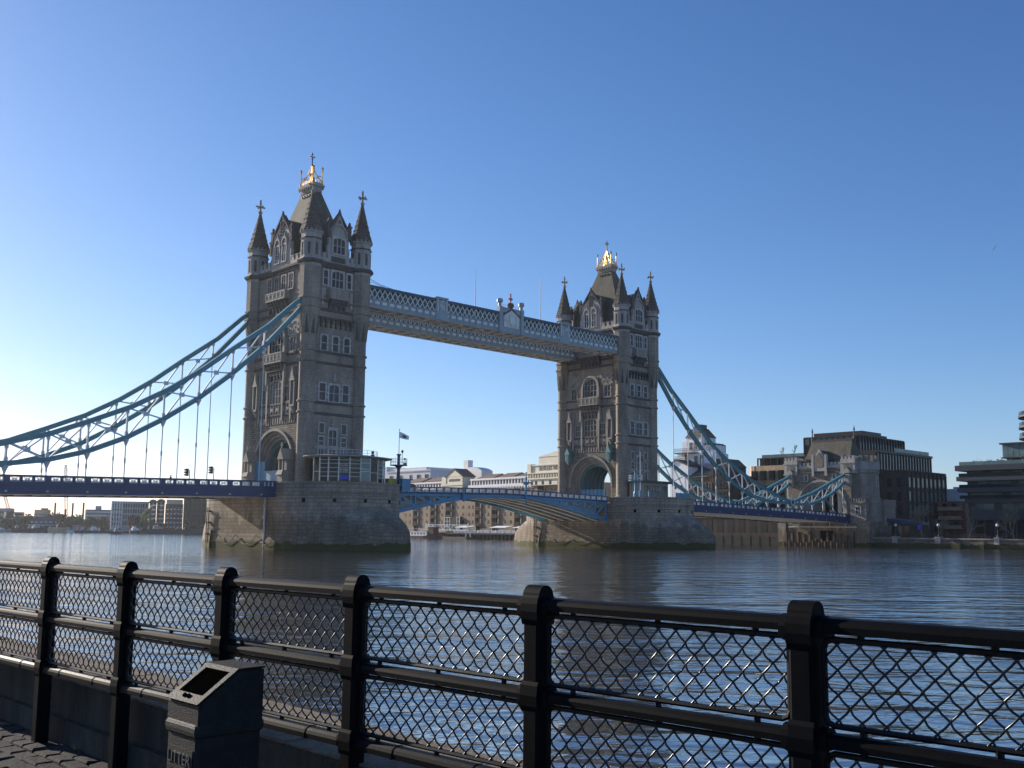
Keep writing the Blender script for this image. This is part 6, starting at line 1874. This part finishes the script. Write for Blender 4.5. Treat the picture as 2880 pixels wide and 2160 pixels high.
# grey terraced building at the right edge
T = thing('apartment_building', (198, -55, 2.5), 'grey terraced riverside block with deep slab balconies at the right edge', 'building')
GX = 190
m = MB()
for z0, z1, e, yb in ((21.2, 22.7, 0, -34.9), (18.4, 19.6, .2, -35.1), (15.3, 16.5, .2, -35.2), (12.3, 13.5, .6, -37.0), (7.7, 10.5, .4, -38.4)):
    m.box(GX - 1.2 + e, GX + 20, -95, yb, z0, z1)
m.build('balcony_slab', 'greyclad', T)
m = MB(); m.box(GX + 1.2, GX + 18, -94, -37.2, 2.5, 21.3); m.build('wall', 'greyclad', T)
for z0, z1 in ((19.6, 21.2), (16.5, 18.4), (13.5, 15.3), (10.5, 12.3)):
    k = 0; y = -38.0 if z0 > 13 else -39.0
    while y > -78:
        w = (2.1, 2.9, 2.4, 3.4)[(k * 7 + int(z0)) % 4]
        if (k * 5 + int(z0)) % 4: pane(T, 'N', GX + 1.2, y - w / 2, z0 + .05, z1 - .05, w - .12, 'office_glass' if (k + int(z0)) % 3 else 'pale_glass')
        y -= w; k += 1
    if z0 > 13:
        m = MB(); m.box(GX - 1.1, GX - 1.06, -60, -36, z0, z0 + .9); m.box(GX - 1.1, GX + 1, -35.9, -35.86, z0, z0 + .9); m.build('glass_balustrade', 'mod_glass', T)
for i in range(14): pane(T, 'N', GX + 1.2, -40 - i * 2.8, 2.7, 7.5, 2.2)
m = MB(); m.box(GX - .8, GX - .76, -90, -36, 22.7, 23.7); m.build('glass_balustrade', 'pale_glass', T)
m = MB(); m.box(GX + 1.5, GX + 16, -94, -46.6, 24.4, 24.7); m.box(GX + 3, GX + 15, -93, -47.5, 22.7, 24.4); m.box(GX + 1.2, GX + 16, -94, -46.3, 28.2, 28.6)
m.build('roof_slab', 'greyclad', T)
for i in range(16): pane(T, 'N', GX + 1.9, -47.6 - i * 1.5, 24.7, 28.2, 1.4, 'pale_glass')
m = MB(); m.box(GX + 2.0, GX + 15, -93.5, -46.9, 24.7, 28.2); m.build('glazed_storey', 'pale_glass', T)
rs = random.Random(2)
for i in range(6):
    m = MB(); y = -40.5 - i * 3.1
    for k in range(60): 
        q = Vector((GX + .6 + rs.gauss(0, .35), y + rs.gauss(0, .6), 23.3 + abs(rs.gauss(0, .5)))); a = Vector((rs.uniform(-1, 1), rs.uniform(-1, 1), rs.uniform(-1, 1))) * .2; b_ = Vector((rs.uniform(-1, 1), rs.uniform(-1, 1), rs.uniform(-1, 1))) * .2
        m.add([q - a, q - b_, q + a, q + b_], [(0, 1, 2, 3)])
    m.box(GX + .2, GX + 1, y - .5, y + .5, 22.7, 23.1)
    tag(m.build('roof_shrub', 'leaf_red' if i in (0, 2) else 'leaf_olive', at=(GX + .6, y, 22.7)), 'shrub in a pot on the roof terrace of the grey block', 'shrub', 'roof terrace shrubs')
T = thing('tower_flats', (200, -58, 2.5), 'round tower with fanned balcony slabs behind the grey block, cut by the frame', 'building')
m = MB(); m.lathe(202, -63, [(9, 22), (9, 36.5)], 24); m.build('wall', 'mod_glass', T)
for z in (29.4, 32.3, 35.2):
    m = MB(); m.lathe(202, -63, [(10.5, z - .1), (14.5, z + .35), (14.5, z + .8), (10, z + .85)], 28); b_ = m.build('balcony_slab', 'greyclad', T)
    m = MB(); m.lathe(202, -63, [(14.3, z + .8), (14.3, z + 1.9), (14.25, z + 1.9), (14.25, z + .8)], 28); m.build('glass_balustrade', 'mod_glass', b_)

# ------------------------------------------------------------------ south embankment
T = thing('embankment_wall', (178, -50, 0), 'weed-stained stone embankment wall right of the gatehouse', 'wall')
m = MB(); m.box(177.2, 178.4, -110, -15.5, -3, 2.35); m.build('wall_body', 'pier', T)
m = MB(); m.box(176.95, 178.6, -110, -15.5, 2.35, 2.68); m.build('coping', 'trim', T)
for y in (-22.6, -34.7, -50.2, -64): 
    m = MB(); m.box(176.6, 178.7, y - .65, y + .65, 1.2, 2.95); m.box(176.5, 178.8, y - .75, y + .75, 2.7, 3.0); m.build('pier_block', 'pale', T)
for y, s_ in ((-39.6, 1.2), (-46.5, .5), (-59, 1.2)): 
    m = MB(); m.box(176.3, 177.3, y - s_, y + s_, -3, 1.9); m.build('buttress', 'pier', T)
for y, l in ((-22.6, 'globe lamp on the embankment, beside the gatehouse'), (-34.7, 'globe lamp on the embankment between the bare trees'), (-50.2, 'globe lamp on the embankment before the grey block')):
    T = thing('street_lamp', (177.6, y, 3.0), l, 'street lamp', 'globe lamps along the embankment')
    m = MB(); m.lathe(177.6, y, [(.35, 2.95), (.3, 3.5), (.14, 3.7), (.10, 5.4), (.2, 5.5), (.16, 5.7)], 8); m.build('post', 'iron', T)
    m = MB(); m.ball((177.6, y, 6.15), .42, 12); m.build('globe', 'white', T)
    m = MB(); m.lathe(177.6, y, [(.2, 6.5), (.1, 6.7), (.02, 6.9)], 8); m.build('cap', 'iron', T)
T = thing('embankment_railing', (178.2, -60, 2.7), 'black railing along the top of the embankment', 'railing')
m = MB()
for i in range(80): m.cyl((178.2, -16 - i * 1.1, 2.65), (178.2, -16 - i * 1.1, 3.7), .035, n=4)
for z in (3.2, 3.7): m.box(178.16, 178.24, -104, -16, z - .04, z + .04)
m.build('bars', 'iron', T)
T = thing('kiosk', (186, -19, 2.5), 'low dark riverside kiosk with blue fascia under the bridge approach', 'kiosk')
m = MB(); m.box(184, 194, -24, -15.5, 2.5, 6.4); m.build('wall', 'brick_dark', T)
m = MB(); m.add([(183.6, -15.4, 8.3), (183.6, -24.5, 7.0), (183.6, -24.5, 6.4), (183.6, -15.4, 7.3), (194, -15.4, 8.3), (194, -24.5, 7.0), (194, -24.5, 6.4), (194, -15.4, 7.3)], [(0, 1, 2, 3), (7, 6, 5, 4), (0, 4, 5, 1), (1, 5, 6, 2), (2, 6, 7, 3), (3, 7, 4, 0)]); m.build('fascia', 'navy', T)
for i in range(4): pane(T, 'N', 184, -17 - i * 1.9, 2.8, 5.9, 1.3)
T = thing('blue_sign', (182.6, -27, 2.5), 'small bright blue sign on a post by the bare trees', 'sign')
MB().box(182.5, 182.6, -27.6, -26.5, 5.0, 6.2).build('sign_panel', 'sign_blue', T); MB().cyl((182.66, -27.05, 2.5), (182.66, -27.05, 6.0), .06, n=5).build('post', 'iron', T)
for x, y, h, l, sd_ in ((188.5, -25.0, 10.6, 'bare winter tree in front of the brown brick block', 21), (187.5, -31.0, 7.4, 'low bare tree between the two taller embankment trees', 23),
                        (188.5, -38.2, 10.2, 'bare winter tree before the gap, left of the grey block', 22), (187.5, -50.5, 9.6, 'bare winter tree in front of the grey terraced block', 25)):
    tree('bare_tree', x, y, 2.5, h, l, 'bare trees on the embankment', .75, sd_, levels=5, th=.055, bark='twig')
rs = random.Random(8)
for i in range(9):
    y = -17 - i * 4.6 - rs.uniform(0, 1.5); T = person(180.5 + rs.uniform(0, 3), y, 2.5, rs.uniform(1.6, 1.8), rs.uniform(0, 6), 'walker in dark clothes on the embankment promenade'); T['group'] = 'walkers on the embankment'

# ------------------------------------------------------------------ far bank downstream, left of the nearer pier
def R(x, y, z, D=650): k = D / 650; return (CAM.x + (x - CAM.x) * k, CAM.y + (y - CAM.y) * k, CAM.z + (z - CAM.z) * k)
def far_block(name, label, cat, a, b_, z0, z1, D, depth, mat, **kw):
    p, q = R(*a, z1, D), R(*b_, z1, D)
    T = thing(name, ((p[0] + q[0]) / 2, (p[1] + q[1]) / 2, 1.2), label, cat)
    m = MB(); block_prism(m, p[:2], q[:2], depth, 1.0, p[2]); m.build('wall', mat, T)
    for kk in kw.get('win', []): facade_windows(T, p[:2], q[:2], *kk[:-1], **kk[-1])
    return T, Vector(p[:2]), Vector(q[:2]), p[2]
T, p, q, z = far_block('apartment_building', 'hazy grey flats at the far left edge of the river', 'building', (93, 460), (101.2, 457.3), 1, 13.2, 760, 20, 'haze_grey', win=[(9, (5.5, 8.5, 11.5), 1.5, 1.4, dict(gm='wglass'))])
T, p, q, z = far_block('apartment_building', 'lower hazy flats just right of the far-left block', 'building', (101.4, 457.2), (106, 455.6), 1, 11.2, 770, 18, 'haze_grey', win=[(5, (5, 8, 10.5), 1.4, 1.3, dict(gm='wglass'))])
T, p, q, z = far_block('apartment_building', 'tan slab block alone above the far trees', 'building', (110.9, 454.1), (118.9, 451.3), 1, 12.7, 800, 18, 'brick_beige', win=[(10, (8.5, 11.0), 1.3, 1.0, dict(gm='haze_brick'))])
m = MB(); block_prism(m, p + (q - p) * .4, p + (q - p) * .85, 8, z, z + 1.2, 4); m.build('roof', 'haze_brick', T)
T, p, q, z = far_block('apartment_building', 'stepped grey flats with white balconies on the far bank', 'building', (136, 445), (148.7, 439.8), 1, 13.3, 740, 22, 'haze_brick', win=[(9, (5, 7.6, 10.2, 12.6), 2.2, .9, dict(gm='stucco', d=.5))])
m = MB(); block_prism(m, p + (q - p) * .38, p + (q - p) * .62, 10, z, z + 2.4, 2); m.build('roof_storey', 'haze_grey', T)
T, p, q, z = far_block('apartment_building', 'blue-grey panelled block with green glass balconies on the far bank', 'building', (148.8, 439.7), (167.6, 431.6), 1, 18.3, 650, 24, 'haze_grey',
                       win=[([.34, .40, .46, .53, .6, .66, .73, .8, .86, .93], (4.5, 8, 11.4, 14.6), .9, 2.5, dict(gm='wglass')), ([.03, .1, .17, .235], (4.4, 7, 9.6, 12.2, 14.8), 1.2, 1.7, dict(gm='mod_glass'))])
m = MB()
for k in (0, .065, .135, .205, .27): c = p + (q - p) * k; m.beam((c.x, c.y - .6, 2), (c.x, c.y - .6, 18.4), .5, .6, (1, 0, 0))
for zz in (15.6, 12.4): a = p + (q - p) * .3; m.beam((p.x, p.y - .7, zz), (a.x, a.y - .7, zz), .3, .3)
m.build('balcony_frame', 'stucco', T)
for k, (a, b_, zt, lab) in enumerate((((167.9, 431.4), (171.4, 429.8), 19.0, 'brick flats with rounded roof and white balconies, left of two'), ((171.8, 429.6), (175.6, 427.9), 19.3, 'brick flats with rounded roof and white balconies, right of two'))):
    T, p, q, z = far_block('balcony_flats', lab, 'building', a, b_, 1, zt - 1.2, 640, 16, 'brick', win=[([.2, .8], (3.8, 6.4, 9.0, 11.6, 14.2, 16.6), 1.0, 1.6, dict(gm='wglass'))])
    T['group'] = 'round-roofed brick flats'
    for zz in (3.4, 5.9, 8.5, 11, 13.5, 16):
        a_, c_ = p + (q - p) * .25, p + (q - p) * .75; m = MB(); m.beam((a_.x, a_.y - .9, zz), (c_.x, c_.y - .9, zz), 1.6, .9); m.build('balcony', 'awning', T)
    m = MB(); c = (p + q) / 2; t = (q - p).normalized(); L = (q - p).length / 2 + .4
    pts = [c + t * L * math.cos(math.pi * i / 10) for i in range(11)]
    n2 = Vector((-t.y, t.x)); n2 = n2 if n2.y > 0 else -n2
    f_ = [(pp.x - n2.x * .5, pp.y - n2.y * .5, z + 1.9 * math.sin(math.pi * i / 10)) for i, pp in enumerate(pts)]; bk = [(a3 + n2.x * 14, b3 + n2.y * 14, c3) for a3, b3, c3 in f_]
    m.add(f_ + bk, [tuple(range(11)), tuple(range(21, 10, -1))] + [(i, i + 1, 12 + i, 11 + i) for i in range(10)]); m.build('roof', 'slate', T)
T, p, q, z = far_block('balcony_flats', 'red brick flats with a grid of pale balconies beside the nearer pier', 'building', (176, 427.7), (185.0, 423.4), 1, 17.2, 630, 18, 'brick_red', win=[(5, (4, 6.5, 9, 11.5, 14), 1.3, 1.6, dict(gm='wglass'))])
for i in range(5):
    for zz in (3.7, 6.2, 8.7, 11.2, 13.7):
        a_ = p + (q - p) * ((i + .5) / 5 - .06); c_ = p + (q - p) * ((i + .5) / 5 + .06); m = MB(); m.beam((a_.x, a_.y - .8, zz), (c_.x, c_.y - .8, zz), 1.5, .8); m.build('balcony', 'awning', T)
m = MB(); block_prism(m, p + (q - p) * .05, p + (q - p) * .97, 8, z, z + 2.6, 2); m.build('roof_storey', 'creamstucco', T)
T, p, q, z = far_block('apartment_building', 'dark glazed tower half hidden behind the nearer pier', 'building', (185.2, 423.3), (204, 414), 1, 24, 620, 20, 'brick_dark', win=[([.08, .3, .42, .55, .72], (3, 6, 9, 12, 15, 18, 20.8), 2.0, 2.2, dict(gm='mod_glass'))])
def sheds(): pass
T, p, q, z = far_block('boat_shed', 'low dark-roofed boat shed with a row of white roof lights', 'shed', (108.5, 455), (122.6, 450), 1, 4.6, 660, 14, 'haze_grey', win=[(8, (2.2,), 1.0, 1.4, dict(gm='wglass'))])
t = (q - p).normalized(); n2 = Vector((-t.y, t.x)); n2 = n2 if n2.y > 0 else -n2
m = MB(); m.add([(p.x - n2.x * .6, p.y - n2.y * .6, 4.6), (q.x - n2.x * .6, q.y - n2.y * .6, 4.6), (q.x + n2.x * 7, q.y + n2.y * 7, 8.8), (p.x + t.x * 3 + n2.x * 7, p.y + t.y * 3 + n2.y * 7, 8.8), (q.x + n2.x * 14, q.y + n2.y * 14, 4.6), (p.x + n2.x * 14, p.y + n2.y * 14, 4.6)], [(0, 1, 2, 3), (3, 2, 4, 5), (0, 3, 5), (1, 4, 2)])
r = m.build('roof', 'iron', T)
for k in range(6): a_ = p + (q - p) * (.06 + k * .16); c_ = p + (q - p) * (.06 + k * .16 + .1); MB().beam((a_.x + n2.x * 1.0, a_.y + n2.y * 1.0, 5.75), (c_.x + n2.x * 1.0, c_.y + n2.y * 1.0, 5.75), .5, .55).build('roof_light', 'stucco', r)
T, p, q, z = far_block('boat_shed', 'small gabled boathouse right of the long dark shed', 'shed', (129.8, 447.3), (135.8, 444.9), 1, 4.4, 655, 9, 'haze_brick', win=[(3, (2.0,), 1.2, 1.5, dict(gm='wglass'))])
t = (q - p).normalized(); n2 = Vector((-t.y, t.x)); n2 = n2 if n2.y > 0 else -n2; c = (p + q) / 2
m = MB(); m.add([(p.x - t.x * .5, p.y - t.y * .5 - .4, 4.4), (q.x + t.x * .5, q.y + t.y * .5 - .4, 4.4), (c.x, c.y - .4, 8.0)] + [(p.x + n2.x * 9, p.y + n2.y * 9, 4.4), (q.x + n2.x * 9, q.y + n2.y * 9, 4.4), (c.x + n2.x * 9, c.y + n2.y * 9, 8.0)], [(0, 1, 2), (5, 4, 3), (0, 2, 5, 3), (1, 4, 5, 2)]); m.build('roof', 'slate', T)
for (x, y, zt), l in (((120.9, 450.5, 16.8), 'tall mooring pile, leftmost of four'), ((126.1, 448.7, 13.2), 'shortest of the four mooring piles'), ((129.6, 447.4, 16.8), 'mooring pile behind the small white tug'), ((134.9, 445.3, 17.1), 'tall mooring pile, rightmost of four')):
    o = MB().cyl(R(x, y, -2, 600), R(x, y, zt, 600), .5, n=8).build('mooring_pile', 'rust', at=R(x, y, 0, 600)); tag(o, l, 'pile', 'mooring piles on the far river bank')
def crane(label, a, zb, ztop, lean, D):
    p = Vector(R(*a, zb, D)); T = thing('crane', p, label, 'crane', 'lattice jib cranes far downstream')
    q = Vector(R(a[0] + lean, a[1], ztop, D)); m = MB(); n = 26
    off = [(-.9, -.9), (.9, -.9), (.9, .9), (-.9, .9)]
    P = lambda k, t: p.lerp(q, t) + Vector((off[k][0], off[k][1], 0)) * (1.0 if t < .93 else .5)
    for k in range(4): m.tube([P(k, 0), P(k, .93), P(k, 1)], .13, 4)
    for i in range(n):
        for k in range(4): m.cyl(P(k, i / n), P((k + 1) % 4, (i + 1) / n), .08, n=3)
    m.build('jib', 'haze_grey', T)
    m = MB(); m.cyl(q, (p.x + 9, p.y - 4, zb + 2), .05, n=3); m.cyl(q, (p.x - 7, p.y + 3, zb), .05, n=3); m.build('stay', 'iron', T)
    m = MB(); m.box(p.x - 2, p.x + 2, p.y - 2, p.y + 2, 1.2, zb); m.build('base', 'iron', T)
crane('crane with upright lattice jib rising above the left deck', (127.0, 448.3), 4, 38.5, -2.6, 690)
crane('crane with leaning lattice jib at the far left', (98.5, 458.2), 12, 24.5, -4.2, 720)
def barge(label, a, b_, zt, bow, mat, cat='barge', D=600, w=3.2, clutter=0, name='moored_barge'):
    p, q = Vector(R(*a, 0, D)), Vector(R(*b_, 0, D)); L = (q - p).length
    T = thing(name, ((p.x + q.x) / 2, (p.y + q.y) / 2, 0), label, cat)
    hull(T, mat, 0, L, 0, w, 0, zt, bow)
    h = KIDS(T)[0]; ang = math.atan2(q.y - p.y, q.x - p.x) - math.pi / 2
    off = world_loc(T)
    for v in h.data.vertices:
        x, y = v.co.x + off.x, v.co.y + off.y
        v.co.x = p.x + x * math.cos(ang) - y * math.sin(ang) - off.x; v.co.y = p.y + x * math.sin(ang) + y * math.cos(ang) - off.y
    t = (q - p).normalized(); r_ = random.Random(int(L * 10))
    for k in range(clutter):
        c = p + t * L * r_.uniform(.08, .8); s_ = r_.uniform(.5, 1.4); hh = r_.uniform(.5, 1.6)
        m = MB(); m.box(c.x - s_, c.x + s_, c.y - s_, c.y + s_, zt - .1, zt + hh); m.box(c.x - s_ * .6, c.x + s_ * .5, c.y - s_ * .6, c.y + s_ * .6, zt + hh, zt + hh * 1.5)
        m.cyl((c.x + s_ * .5, c.y, zt), (c.x + s_ * .5, c.y, zt + hh * 2), .06, n=4)
        m.build('deck_house', r_.choice(('stucco', 'stuff_mix', 'haze_grey', 'rust', 'white', 'barge')), T)
    return T, p, q
barge('long black barge with raised bow, moored farthest left', (100.4, 457.6), (117.9, 451.6), 2.2, 3.9, 'barge', clutter=4)
barge('rusty flat pontoon barge between the mooring piles', (118.1, 451.5), (127, 448.4), 2.9, 2.9, 'brick_beige', clutter=2)
barge('small white tug moored among the piles', (127.0, 448.4), (132.3, 446.3), 1.5, 2.3, 'stucco', 'tug', clutter=3, name='tug_boat', w=1.8)
barge('dark barges heaped with pale gear, right of the white tug', (131.5, 446.7), (149.5, 439.2), 1.3, 1.6, 'barge', clutter=22)
barge('small grey workboat with clutter out in the stream', (149.0, 439.5), (155.0, 437.0), 1.2, 1.2, 'barge', 'workboat', 540, 1.8, clutter=6, name='work_boat')
barge('black barge with pointed bow left of the long barge', (158.5, 435.2), (165.5, 432.4), 1.6, 3.2, 'barge', clutter=2)
barge('long black barge with deck huts, moored beside the nearer pier', (166.0, 432.2), (196.5, 417.5), 2.5, 2.9, 'barge', clutter=9)
barge('white cabin cruiser moored at the far left edge', (94.5, 459.4), (99.6, 457.7), 1.5, 2.0, 'stuff_mix', 'boat', 600, 1.5, clutter=3, name='cabin_cruiser')
def bush(name, a, z0, z1, w, mat, label, D=655, n=900, seed=1, cat='tree', trunk=True):
    p = Vector(R(*a, 0, D)); zc = (z0 + z1) / 2; hh = (z1 - z0) / 2
    T = thing(name, (p.x, p.y, 1.2), label, cat, 'trees along the far bank' if cat == 'tree' else 'bushes along the far bank'); r_ = random.Random(seed)
    MB().tube([(p.x, p.y, 1.0), (p.x + .2, p.y, z0 + hh * .5), (p.x - .1, p.y, zc)], [.3, .22, .1], 5).build('trunk', 'bark', T)
    m = MB(); cl = [Vector((r_.gauss(0, .45) * w, r_.gauss(0, .4) * w, r_.uniform(-.8, .8) * hh)) for _ in range(int(10 + w * 2))]
    for _ in range(n):
        c = r_.choice(cl); q = Vector((p.x, p.y, zc)) + c + Vector((r_.gauss(0, .22) * w, r_.gauss(0, .22) * w, r_.gauss(0, .22) * hh)); s_ = r_.uniform(.4, 1.0)
        if q.z < z0: q.z = z0 + r_.random()
        a_, b_ = (Vector((r_.uniform(-1, 1), r_.uniform(-1, 1), r_.uniform(-1, 1))).normalized() * s_ for _ in (0, 1))
        m.add([q - a_, q - b_, q + a_, q + b_], [(0, 1, 2, 3)])
    m.build('crown', mat, T)
TR = [((108, 455), 2, 9.4, 4, 'leaf_olive'), ((113, 453.5), 3, 10, 4.5, 'leaf_olive'), ((118, 451.6), 3, 9.6, 4, 'leaf'), ((122, 450.2), 3, 11, 4, 'leaf_olive'), ((126, 448.7), 3, 10.5, 4, 'leaf'), ((131, 447), 3, 10.5, 3.6, 'leaf_olive'),
      ((138, 444), 2, 8.4, 3.6, 'leaf_olive'), ((142, 442.5), 2, 7.8, 3.2, 'leaf'), ((146, 440.8), 2, 8.6, 3.2, 'leaf_olive'), ((97, 458.6), 2, 8.6, 4.2, 'leaf_olive'), ((103.5, 456.6), 2, 7.6, 3.6, 'leaf'), ((151, 438.6), 1, 5, 2.6, 'leaf_olive')]
for k, (a, z0, z1, w, mt) in enumerate(TR): bush('bushy_tree', a, 1.6, z1, w * 1.15, mt, 'olive-green tree in the hazy row behind the far sheds', 690, 900, 40 + k)
bush('red_tree', (160.6, 434.5), 2, 9.2, 3.2, 'leaf_red', 'reddish-leaved tree in front of the blue-grey far block', 628, 900, 3)
bush('pale_tree', (166.2, 432.1), 2, 13.6, 2.6, 'leaf_pale', 'tall pale half-bare tree left of the round-roofed flats', 625, 500, 5)
for k, a in enumerate(((162.5, 433.7), (166.0, 432.2), (169.5, 430.6), (173.5, 428.8))): bush('hedge_bush', a, 1.4, 6.0 - (k % 2) * .6, 2.6, 'leaf', 'green bush in the hedge along the far bank', 618, 500, 60 + k, 'bush')
bush('round_bush', (189, 421.4), 1.4, 7.0, 2.2, 'leaf_olive', 'round olive bush before the dark glazed tower', 612, 500, 71, 'bush')
bush('bushy_tree', (194.5, 418.5), 1.4, 5.6, 2.2, 'leaf', 'small green tree at the nearer pier edge on the far bank', 612, 400, 72)

# ------------------------------------------------------------------ air
m = MB(); m.box(-420, 1500, -600, 1700, -5, 85)
hz = m.build('haze', 'white')
hm = bpy.data.materials.new('river_haze'); hm.use_nodes = True
hn = hm.node_tree.nodes; hn.remove(hn['Principled BSDF'])
pv = hn.new('ShaderNodeVolumePrincipled'); pv.inputs['Density'].default_value = .00008
pv.inputs['Color'].default_value = (.85, .92, 1, 1); pv.inputs['Anisotropy'].default_value = .5
hm.node_tree.links.new(pv.outputs[0], hn['Material Output'].inputs['Volume'])
hz.data.materials.clear(); hz.data.materials.append(hm)
hz['kind'] = 'stuff'
